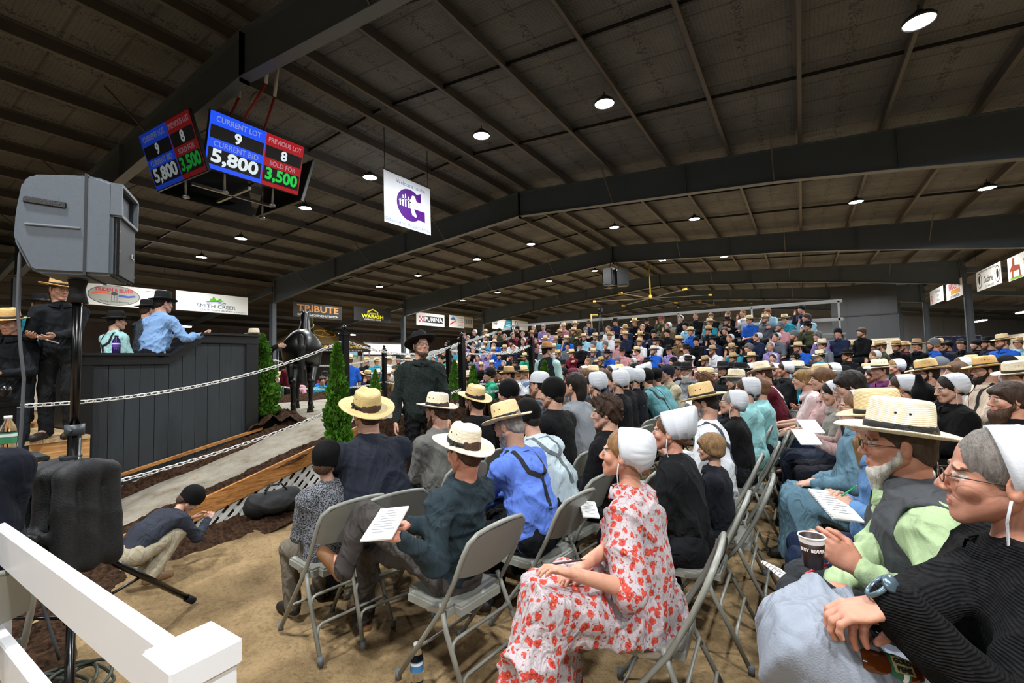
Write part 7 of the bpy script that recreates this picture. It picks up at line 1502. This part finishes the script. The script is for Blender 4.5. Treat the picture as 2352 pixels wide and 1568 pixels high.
notebook(orient(at(1588, 922, d=7.0), (0.6, 0.6, 0.3), (-0.3, -0.7, 0.6)), 'loose white paper below the old white bearded man', 0.13, 0.18, lines=0, binding=False)
def pen(c, d, col, label):
    t = empty('pen', c, 0, label, 'pen'); d = Vector(d).normalized(); b = MB(); b.tube([-d * 0.07, d * 0.055], 0.0042, 8); b.build('barrel', mat('pen_' + col.strip('#'), col, 0.35), t); b = MB(); b.tube([d * 0.055, d * 0.07], [0.004, 0.001], 8); b.build('tip', M_ALU, t)
pen(at(1862, 1312, d=1.50), (0.8, 0.2, 0.5), '#b3141c', 'red pen in the fingers of the denim vest man'); pen(at(1943, 1132, d=2.3), (0.6, 0.2, 0.5), '#1f8a4a', 'green and white pen over the open catalogue'); pen(at(1305, 1290, d=1.76), (0.7, 0.6, 0.05), '#3a2420', 'thin dark pen under the floral dress woman’s fingers')
p = at(1960, 1478, d=0.98); t = bottle((p.x, p.y, p.z - 0.03), 'green labelled drink bottle lying in the grey skirt lap', 0.17, 0.028, '#b9c4cc', '#2f6a52', mat('amber_tea', '#5a2c10', 0.1)); ax_ = (at(2010, 1505, d=0.98) - at(1925, 1480, d=0.98)).normalized(); t.rotation_euler = ax_.to_track_quat('Z', 'Y').to_euler()
Rb = t.rotation_euler.to_matrix(); cl_ = Rb.transposed() @ (Vector((0, 0, H)) - t.location + Vector((0, 0, 0.6))); cl_.z = 0; cl_.normalize()
Mb = plate_frame(cl_ * 0.0295 + Vector((0, 0, 0.085)), (0, 0, 1), cl_); flat(t, Mb, rect(0, 0, 0.045, 0.030), '#b5a878', 0.0002, None, 'label_panel', 0.0004); put_text(t, Mb, 'GOLD', 0, 0.007, 0.014, '#2c2a18', 0.0003, None, 0.0012); put_text(t, Mb, 'PEAK', 0, -0.008, 0.014, '#2c2a18', 0.0003, None, 0.0012)
q = MB(); wf = root_fig[wm.name]; a_, e_, w_ = wf['pts']['arms'][-1]; wd_ = nrm(np.array(w_) - np.array(e_)); Rw = frame(wd_, (-0.3, 0.3, 1)); wc_ = np.array(w_) + wd_ * 0.040
q.tube([Vector(wc_ + Rw @ np.array([0.030 * math.cos(a), 0, 0.024 * math.sin(a)])) for a in np.linspace(0, 2 * PI, 20)[:-1]], 0.005, 6, closed=True); q.lathe([(0.0005, 0.006), (0.015, 0.005), (0.017, 0), (0.0005, -0.002)], 16, c=Vector(wc_ + Rw @ np.array([0, 0, 0.025])), R=Matrix([list(r) for r in Rw])); q.build('wristwatch', mat('watch_blue', '#5f7480', 0.25, 0.5), wm)
# ---------------------------------------------------------------- bleachers
M_PLANK = mat('bleacher_aluminium', '#9da1a4', 0.4, 0.5)
NR = 6
rowY = lambda r: 13.25 + 0.60 * r
rowS = lambda r: 0.84 + 0.29 * r
BX0, BX1 = -13.6, 1.1
bl = empty('bleachers', (0, 0, 0), 0, 'tiered aluminium bleachers packed with seated people', 'bleachers')
for r in range(NR):
    b = MB(); b.bbox(((BX0 + BX1) / 2, rowY(r) - 0.02, rowS(r) - 0.03), (BX1 - BX0, 0.26, 0.05), 0.008); b.build('seat_plank', M_PLANK, bl)
    b = MB(); b.bbox(((BX0 + BX1) / 2, rowY(r) - 0.34, rowS(r) - 0.46), (BX1 - BX0, 0.28, 0.04), 0.006); b.build('foot_plank', M_PLANK, bl)
    b = MB(); b.box(((BX0 + BX1) / 2, rowY(r) + 0.12, rowS(r) - 0.22), (BX1 - BX0, 0.02, 0.16)); b.build('riser_plank', M_PLANK, bl)
x = BX0 + 0.2
while x <= BX1:
    b = MB(); b.beam((x, rowY(0) - 0.5, 0.10), (x, rowY(NR - 1) + 0.2, rowS(NR - 1) - 0.45), 0.05, 0.07); b.beam((x, rowY(NR - 1) + 0.15, 0), (x, rowY(NR - 1) + 0.15, rowS(NR - 1)), 0.05, 0.05, up=(0, 1, 0)); b.beam((x, rowY(0) - 0.5, 0.05), (x, rowY(NR - 1) + 0.2, 0.05), 0.05, 0.05)
    for r in range(NR): b.beam((x, rowY(r), 0.05), (x, rowY(r), rowS(r) - 0.06), 0.04, 0.04, up=(0, 1, 0))
    b.build('support_frame', M_DARKST, bl); x += 2.06
yt = rowY(NR - 1) + 0.55; zt = 3.27
M_RAIL = mat('pale_rail', '#b9bbb8', 0.4)
for z_ in (zt, zt - 0.55):
    b = MB(); b.bbox(((-10.7 + BX1) / 2, yt, z_), (BX1 + 10.7, 0.05, 0.10), 0.01); b.build('rear_rail', M_RAIL, bl)
x = -10.6
while x <= BX1 + 0.1:
    b = MB(); b.beam((x, yt, 1.6), (x, yt, zt), 0.05, 0.05, up=(0, 1, 0)); b.build('rail_post', M_RAIL, bl); x += 2.32
for dz in (0, -0.45):
    b = MB(); b.beam((-10.75, yt, zt - 0.05 + dz), (-13.6, rowY(0) - 0.4, 1.7 + dz), 0.05, 0.10); b.build('end_rail', M_RAIL, bl)
for k in range(4): b = MB(); b.beam((-13.6 + 0.7 * k, rowY(0) - 0.4 + (yt - rowY(0) + 0.4) * k / 4, 0.3), (-13.6 + 0.7 * k, rowY(0) - 0.4 + (yt - rowY(0) + 0.4) * k / 4, 1.7 + 1.5 * k / 4), 0.05, 0.05, up=(0, 1, 0)); b.build('end_post', M_RAIL, bl)
p = at(1357, 752, Y=yt - 0.1); b = MB(); b.tube([(p.x, yt, 2.2), (p.x, yt, 3.5)], 0.03, 8); b.tube([(p.x, yt, 3.45), (p.x + 0.25, yt, 3.45)], 0.03, 8); b.build('yellow_pole', M_YEL, bl)
# camera tripod with the photographer
p = at(1378, 712, Y=16.0); t = empty('camera_tripod', (p.x, p.y, 1.83), 0, 'black video camera on a tall tripod at the top of the bleachers', 'tripod'); hz = p.z - 1.83
for k in range(3): a = k * 2.09 + 0.5; b = MB(); b.tube([(0.3 * math.cos(a), 0.3 * math.sin(a), 0), (0, 0, hz - 0.1)], 0.016, 6); b.build('leg', M_NYL, t)
b = MB(); b.bbox((0, 0, hz), (0.16, 0.3, 0.16), 0.02); b.tube([(0, -0.15, hz), (0, -0.25, hz)], 0.05, 10); b.build('video_camera', M_NYL, t)
# ---------------------------------------------------------------- the crowd: each person built from shared poses
TP = {}
def T(pose, sex, hy=0.0, bulk=1.0, short=False):
    key = (pose, sex, hy, bulk, short)
    if key not in TP: TP[key] = figure(pose, sex, h=0.020, hh=0.0095, head=(hy, 0.0, 0), bulk=bulk, short=short, dress=(sex == 'woman'), seed=len(TP), wr=0.012, fullbody=True)
    return TP[key]
CLR = dict(K=('#0e0f12', 'black'), N=('#1b2540', 'navy'), B=('#1f58b8', 'bright blue'), T=('#2f8fa5', 'teal'), L=('#9cc9df', 'light blue'), W=('#d9dce0', 'white'), P=('#8f7fb0', 'lilac'), R=('#6a1c2c', 'maroon'), G=('#2f9a78', 'green'), E=('#5f656d', 'grey'), O=('#6a5638', 'brown'), Y=('#d3b980', 'yellow'), S=('#c08a90', 'pink'), D=('#454b35', 'olive'))
HATN = dict(s='straw hat', k='black felt hat', b='black knit cap', g='grey knit cap', w='white bonnet', h='', c='maroon cap')
CROWD = []
SKINS = [(1, 1, 1, 1), (1.05, 0.92, 0.88, 1), (0.95, 0.84, 0.78, 1), (1.05, 0.98, 0.93, 1)]
HC = ['#4a3425', '#2a1d15', '#6a4c30', '#8a6a42', '#3a2a1f', '#807a74']
crs = random.Random(21)
used = [(o.location.x, o.location.y) for o in PEOPLE]
def member(pt, root_z, face, hat, col, where, sc=1.0, stand=False, seatchair=False):
    sex = 'woman' if hat == 'w' else 'man'
    if stand: pose = crs.choice(['stand', 'stand_crossed', 'stand_read', 'stand'])
    else: pose = crs.choice(['lap', 'clasp', 'lap', 'knees', 'crossed', 'chin', 'read'] if sex == 'man' else ['lap', 'lap', 'clasp', 'chin'])
    hy = crs.choice([-0.35, 0.0, 0.35]); bulk = crs.choice([1.0, 1.2]) if sex == 'man' else 1.0
    f = T(pose, sex, hy, bulk, col in 'LTWYPB' and crs.random() < 0.5 and sex == 'man')
    c, cn = CLR[col]; rz = face; hp = Vector(f['hp']) * sc; R = Matrix.Rotation(rz, 3, 'Z'); q = R @ hp
    root = empty('person', (pt.x - q.x, pt.y - q.y, root_z), rz, None, 'person', 'crowd ' + where); root.scale = (sc,) * 3; PEOPLE.append(root)
    hc = crs.choice(HC); sp = dict(hair='woman' if sex == 'woman' else ('bowl' if crs.random() < 0.5 else 'short'), hairc=hc)
    if hat == 's': sp.update(hat='straw', style=crs.choice(['teardrop', 'flat']), tilt=(crs.uniform(-0.15, 0.12), crs.uniform(-0.08, 0.08)), hatc=crs.choice(['#fff2d8', '#ffffff', '#f0dcb4', '#cdb48c', '#f2e6cc']))
    elif hat == 'k': sp.update(hat='felt', tilt=(crs.uniform(-0.1, 0.1), 0), hatc='#121214')
    elif hat == 'b': sp.update(hat='beanie', hatc='#0b0b0d')
    elif hat == 'g': sp.update(hat='beanie', hatc='#5f6468')
    elif hat == 'c': sp.update(hat='cap', hatc='#5a2430', billc='#5a2430')
    elif hat == 'w': sp.update(hat='kapp')
    bd = sex == 'man' and crs.random() < 0.45
    if bd: sp.update(beard=(crs.choice([0.03, 0.07]), crs.choice([1.0, 1.2])), beardc=crs.choice(['#3a281c', '#1d1510', '#8b8782', '#cfcac0', '#6a4526']))
    dress_fig(root, f, c, c if sex == 'woman' else crs.choice(['#15171c', '#20242c', '#1a2336']), '#14110f', crs.choice(SKINS), spec=sp, near=False)
    lab_ = ('woman' if sex == 'woman' else ('bearded man' if bd else 'man')) + ' in ' + ((HATN[hat] + ' and ') if HATN[hat] else '') + cn + (' dress' if sex == 'woman' else ' shirt' if col in 'BTLWPYSG' else ' coat')
    if not HATN[hat]: lab_ = 'bareheaded ' + lab_
    CROWD.append((root, lab_, where)); return root
CENTRE = (-7.3, 6.2)
def faceto(x, y, j=0.25): return rzdir(CENTRE[0] - x, CENTRE[1] - y) + crs.uniform(-j, j)
A_ = """480,520sK 715,490bD 795,550wK 1012,490bK 790,620wK 920,610wR 1035,620sR 640,650sL 205,670wE 310,665wK 430,660wE 465,680sT 510,720sB 290,740wK 140,760wP 640,600wK 890,740wK 800,760sK 950,780wN 1110,670wK
1320,510sO 1455,450hP 1645,450wK 1795,410sS 1910,420sO 1965,520sD 2220,400bN 2170,500gK 1540,570bP 1665,610sT 1840,600sB 2035,610sW 2190,650sW 1380,700hS 1520,770gE 1560,710kW 1680,770kK 1860,750bE 2070,760kK 2330,580sL 1300,810sB 1930,870sR 2150,870sN 2020,950sB 2200,970hE 1720,940sT
510,850wK 655,860hK 740,840sP 900,860sO 1030,850sP 1140,900sG 1160,800hK 190,930wK 350,930wP 460,950wP 330,1010wS 680,980bB 780,1020wK 910,930kN 970,1000kE 1060,990sD 520,1010bK 510,1090sK 330,1130gR 540,1180bG 640,1130sK 750,1190kD 865,1160sK 980,1180kW 1110,1180sW 980,1080sO 160,1200sR 20,1120sK 1300,1020wK 1300,1110sS
1780,1200bE 1790,1120kK 1950,1170cO 2110,1190wK 2250,1170wK 2320,760sW 2290,1230sK"""
B_ = """465,370kN 340,440hW 630,440sN 790,350sK 995,330kK 1240,290cD 1565,330wK 1820,290hK 2080,300hK 2055,380sT 2035,470sK 1650,460bL 1900,570sB 120,580sL 245,670sK 500,690sS 360,720gN 570,710gE 700,600sN 885,560sN 910,610wN 870,690sW 1110,530bN 1300,540bK 1155,700kW 1060,740sY 1370,750sY 1110,820sB 830,830sS 1660,760kW 1790,800kP 1910,690bK 2120,700sO 2220,700bK 470,850kB 580,820kS 160,860sE 310,890sK 240,800kW 500,950gN 730,930kK 225,1010sK 1000,950kK 1320,920bS 1520,930bS 1690,920kS 1975,950sE 2215,960sK 2270,500hK
370,1110wK 210,1190hN 530,1120sK 720,1110hK 780,1100bK 940,1060kK 1075,1080wK 1210,1090sD 1530,1130kK"""
C_ = """160,230hK 370,240hW 610,290sB 880,280sE 1210,270sT 1400,140bN 1480,240hL 1500,370kD 150,380kK 1270,530gK 1075,590wE 650,640wN 1510,590gP 1640,600bN 1370,640hK 190,670wK 350,670kN 700,710gK 870,700wP 1000,680bK 810,760sT 360,780sW 1340,750sB 910,870wK 240,920sE 490,960bL 1180,990kK 1310,980sT 510,1080wK 900,1060wK 700,1020wK 1700,1020wT 240,1110kK"""
def parse(txt, ox, oy, k):
    for e in txt.split():
        xy, hc_ = e[:-2], e[-2:]; x, y = xy.split(','); yield ox + float(x) / k, oy + float(y) / k, hc_[0], hc_[1]
ent = list(parse(A_, 1050, 690, 7.35)) + list(parse(B_, 1350, 690, 7.35)) + list(parse(C_, 1650, 690, 7.35))
ent.sort(key=lambda e: e[1])
rown = ['one', 'two', 'three', 'four', 'five', 'six']
occ = {r: [] for r in range(NR)}
nfloor = 0
for (u, v, hat, col) in ent:
    best = None
    for r in range(NR):
        q = at(u, v, Y=rowY(r) + 0.05); e = abs(q.z - (rowS(r) + 0.78))
        if best is None or e < best[0]: best = (e, r, q)
    zf = at(u, v, Y=rowY(0)).z
    if zf > 1.48 and best[2].x > BX0 + 0.2 and best[2].x < BX1 - 0.2:
        e, r, q = best; x = q.x; k = 0
        while any(abs(x - o_) < 0.40 for o_ in occ[r]) and k < 30: k += 1; x = q.x + (0.07 * k if k % 2 else -0.07 * k)
        if k >= 30: continue
        occ[r].append(x); pt = Vector((x, rowY(r) + 0.05, 0)); sc = 1.0
        member(pt, rowS(r) - 0.445, faceto(x, pt.y), hat, col, 'bleacher row %s' % rown[r])
    else:
        d = float(np.interp(v, [805, 815, 830, 845, 860, 880], [13.2, 12.4, 11.0, 9.6, 8.3, 7.2])); k = 0
        while k < 12:
            q = at(u, v, d=d)
            if q.y < 12.3 and all((q.x - a) ** 2 + (q.y - b_) ** 2 > 0.21 for a, b_ in used): break
            d += 0.3 if k < 6 else -0.7; k += 1
        if q.y > 12.4: q = at(u, v, Y=12.3)
        if not all((q.x - a) ** 2 + (q.y - b_) ** 2 > 0.16 for a, b_ in used): continue
        used.append((q.x, q.y)); sc = min(max(q.z / 1.25, 0.92), 1.14); f_ = faceto(q.x, q.y)
        m_ = member(q, 0.0, f_, hat, col, 'floor block', sc); nfloor += 1
        o_ = Vector((0, -0.045, 0)); o_.rotate(Euler((0, 0, f_))); CHQ = (m_, m_.location.x + o_.x, m_.location.y + o_.y, f_, sc); member_ch = globals().setdefault('MCH', []); member_ch.append(CHQ)
# left side, across the ring
E_ = "380,490hT 590,460sB 410,720sO 610,700wK 500,780wP 860,720hS 680,600hK 1290,620kB 1250,770hT 1290,400hR 1970,680sN 2120,680sK"
for (u, v, hat, col) in parse(E_, 560, 760, 6.92):
    d = float(np.interp(v, [815, 830, 850, 865], [17.5, 16.0, 14.0, 13.0])); q = at(u, v, d=d); f_ = rzdir(CENTRE[0] - q.x, CENTRE[1] - q.y) + crs.uniform(-0.2, 0.2)
    used.append((q.x, q.y)); m_ = member(q, 0.0, f_, hat, col, 'seated beyond the ring', min(q.z / 1.25, 1.14)); MCH.append((m_, m_.location.x + 0.0, m_.location.y, f_, 1.0))
E2 = "1950,440sK 2110,420sT 2320,390sW 1670,380sB 760,420hR"
for (u, v, hat, col) in parse(E2, 560, 760, 6.92):
    q = at(u, v, d=17.5 if u > 810 else 12.5); used.append((q.x, q.y)); sc = min(max(q.z / 1.64, 0.9), 1.12); member(q, 0.0, rzdir(CENTRE[0] - q.x, CENTRE[1] - q.y) if u > 810 else rzdir(-1, 0.5), hat, col, 'standing beyond the ring', sc, stand=True)
E3 = "90,890sW 230,910kD 370,890sO 860,850bG 880,970wK 920,1100sK 60,1080sO"
for (u, v, hat, col) in parse(E3, 880, 680, 6.53):
    st_ = v < 825; q = at(u, v, d=17.0 if st_ else 14.5); used.append((q.x, q.y)); sc = min(max(q.z / (1.64 if st_ else 1.25), 0.9), 1.14)
    m_ = member(q, 0.0, rzdir(CENTRE[0] - q.x, CENTRE[1] - q.y), hat, col, 'standing beyond the ring' if st_ else 'seated beyond the ring', sc, stand=st_)
    if not st_: MCH.append((m_, m_.location.x, m_.location.y, m_.rotation_euler.z, 1.0))
# standing onlookers at the right
D_ = "60,260sK 210,240sK 310,290sK 415,220sD 630,240sK 740,230sR 905,240sK 910,190gK 1130,250gB 1200,170sN 1310,180bK 1500,210bK 1700,220bK 1860,180kN 1930,150kE 2050,130sB 2260,130sL"
for i, (u, v, hat, col) in enumerate(parse(D_, 1950, 740, 5.85)):
    d = [12.2, 13.0, 13.8, 11.6, 12.0, 13.2, 11.6, 14.5, 11.0, 11.8, 13.0, 12.0, 12.6, 11.5, 12.8, 9.8, 12.0][i]; q = at(u, v, d=d); used.append((q.x, q.y)); sc = min(max(q.z / 1.66, 0.95), 1.12)
    member(q, 0.0, (rzdir(0.2, 1) if i in (0,) else rzdir(-1, -0.35) + crs.uniform(-0.5, 0.5)), hat, col, 'standing at the right', sc, stand=True)
q = at(1914, 782, d=12.5); member(q, 0.0, rzdir(0.1, 1), 's', 'W', 'standing by the bleacher end', 1.1, stand=True)
D2 = "300,680wK 610,580wK 940,540bW 1200,560gB 1490,490wK 1640,500sK 2100,540bE 2270,500sS 680,800wK"
for i, (u, v, hat, col) in enumerate(parse(D2, 1950, 740, 5.85)):
    d = [7.6, 8.2, 7.0, 7.6, 8.5, 8.8, 7.0, 7.2, 4.9][i]; q = at(u, v, d=d); sc = min(max(q.z / 1.25, 0.92), 1.14); used.append((q.x, q.y))
    m_ = member(q, 0.0, rzdir(-1, -0.1) + crs.uniform(-0.3, 0.3), hat, col, 'seated at the right', sc); MCH.append((m_, m_.location.x, m_.location.y, m_.rotation_euler.z, 1.0))
D3 = [(1885, 858, 6.6, 's', 'K'), (1905, 845, 7.3, 'w', 'K'), (1340, 862, 7.2, 'h', 'E'), (1385, 858, 8.0, 'h', 'N'), (1700, 853, 7.4, 'k', 'K'), (1800, 838, 8.4, 'w', 'K'), (1830, 830, 8.8, 's', 'T'), (1780, 838, 9.2, 'w', 'K'), (1690, 872, 6.0, 's', 'K')]
for i, (u, v, d, hat, col) in enumerate(D3):
    q = at(u, v, d=d)
    if not all((q.x - a) ** 2 + (q.y - b_) ** 2 > 0.16 for a, b_ in used): continue
    used.append((q.x, q.y)); sc = min(max(q.z / 1.25, 0.92), 1.14); m_ = member(q, 0.0, rzdir(-0.8, -0.4), hat, col, 'seated in the middle aisle', sc); MCH.append((m_, m_.location.x, m_.location.y, m_.rotation_euler.z, 1.0))
# fill the gaps on the planks as densely as the photo shows
for r in range(NR):
    x = BX0 + 0.5
    while x < BX1 - 0.4:
        lim = 0.47
        if all(abs(x - o_) > lim for o_ in occ[r]):
            pr = (0.85 if r < 3 else (0.50 if r < 5 else 0.28)) * (1.0 if x > -12.6 or r > 1 else 0.6)
            if crs.random() < pr and not (r >= 2 and -1.9 < x < -0.9):
                occ[r].append(x); left = x < -8.5
                hat = crs.choice('wwwskbwsh' if left else 'ssskkbgwhs'); col = crs.choice('KKKKPNTE' if left else 'KKKNNBTLWPREOYSD')
                member(Vector((x + crs.uniform(-0.04, 0.04), rowY(r) + 0.05, 0)), rowS(r) - 0.445, faceto(x, rowY(r)), hat, col, 'bleacher row %s' % rown[r])
        x += 0.12
n_ = 0
for k in range(400):
    if n_ >= 34: break
    x = crs.uniform(-6.5, 1.2); y = crs.uniform(9.3, 12.3)
    if all((x - a) ** 2 + (y - b_) ** 2 > 0.30 for a, b_ in used):
        used.append((x, y)); n_ += 1; f_ = faceto(x, y); m_ = member(Vector((x, y, 0)), 0.0, f_, crs.choice('sskkbwgwsh'), crs.choice('KKKNEWTPB'), 'floor block', 1.05)
        MCH.append((m_, x, y, f_, 1.0))
NUMW = ['first', 'second', 'third', 'fourth', 'fifth', 'sixth', 'seventh', 'eighth', 'ninth', 'tenth', 'eleventh', 'twelfth', 'thirteenth', 'fourteenth', 'fifteenth']
_by = {}
def uof(o):
    p = np.array(o.location) - np.array((0, 0, H)); return float(p @ _r) / float(p @ _f)
for root, l, wh in CROWD: _by.setdefault((l, wh), []).append(root)
for (l, wh), rs_ in _by.items():
    rs_.sort(key=uof)
    for i, o in enumerate(rs_): o['label'] = l + ', ' + wh + ('' if len(rs_) == 1 else ', %s from left' % NUMW[min(i, 14)])
# chairs under the seated floor people
for m_, x, y, f_, sc in MCH:
    o_ = Vector((0, -0.045, 0)); o_.rotate(Euler((0, 0, m_.rotation_euler.z)))
    chair(m_.location.x + o_.x, m_.location.y + o_.y, m_.rotation_euler.z, ' '.join(('chair under ' + m_['label']).split()[:16]).rstrip(','), 'folding chairs in the far blocks', detail=False)
# empty chairs
for i, (u, v, d, rz, l) in enumerate(((1115, 905, 6.2, rzdir(-0.9, 0.4), 'empty grey folding chair at the ring front, leftmost of four'), (1165, 905, 6.6, rzdir(-0.9, 0.4), 'empty grey folding chair at the ring front, second of four'), (1200, 900, 6.9, rzdir(-0.9, 0.4), 'empty grey folding chair at the ring front, third of four'), (1300, 915, 6.3, rzdir(-0.9, 0.2), 'empty grey folding chair in front of the hoodie woman'), (1788, 890, 6.5, rzdir(-0.3, -1), 'empty grey folding chair facing us across the aisle'), (1838, 893, 6.9, rzdir(-0.3, -1), 'empty grey folding chair next to the one facing us'))):
    q = at(u, v, d=d); chair(q.x, q.y, rz, l)
for i, (x, y, l) in enumerate(((-2.62, 2.66, 'empty grey folding chair in the front row beyond the navy pullover'), (-1.62, 3.30, 'empty grey folding chair behind the grey work shirt man'), (-1.30, 4.3, 'empty grey folding chair right of the curly haired youth'), (-0.62, 5.95, 'empty grey folding chair at the far end of the bonnet row'))):
    if all((x - a) ** 2 + (y - b_) ** 2 > 0.12 for a, b_ in used): chair(x, y, FX, l)
# yellow-green cloth table near the standing men
p = at(1935, 905, d=10.2); t = empty('covered_table', (p.x, p.y, 0), 0.2, 'table under a bright yellow-green cloth by the standing men', 'table'); b = MB(); b.bbox((0, 0, 0.37), (1.5, 0.7, 0.74), 0.02); b.build('tablecloth', mat('lime_cloth', '#b6c416', 0.8, var=0.1, vscale=8, bump=0.3, bscale=10), t)
# blue curtain by the right aisle
p = at(2200, 790, d=24); t = empty('blue_curtain', (p.x, p.y, 0), 0.5, 'tall dark blue curtain panel in the right aisle', 'curtain'); b = MB()
pts = [(-1.1 + 0.05 * i, 0.05 * math.sin(i * 1.1)) for i in range(45)]
for i in range(44): b.add([(pts[i][0], pts[i][1], 0.02), (pts[i + 1][0], pts[i + 1][1], 0.02), (pts[i + 1][0], pts[i + 1][1], 2.5), (pts[i][0], pts[i][1], 2.5)], [(0, 1, 2, 3)], True)
b.build('drape', mat('navy_drape', '#141e4a', 0.85), t); b = MB(); b.tube([(-1.15, 0, 2.5), (1.15, 0, 2.5)], 0.02, 6); b.tube([(-1.15, 0, 0), (-1.15, 0, 2.5)], 0.02, 6); b.tube([(1.15, 0, 0), (1.15, 0, 2.5)], 0.02, 6); b.build('pipe_frame', M_ALU, t)
print('CROWD', len(CROWD), 'PEOPLE', len(PEOPLE), 'CHAIRS', len(CHAIRS), 'templates', len(TP))
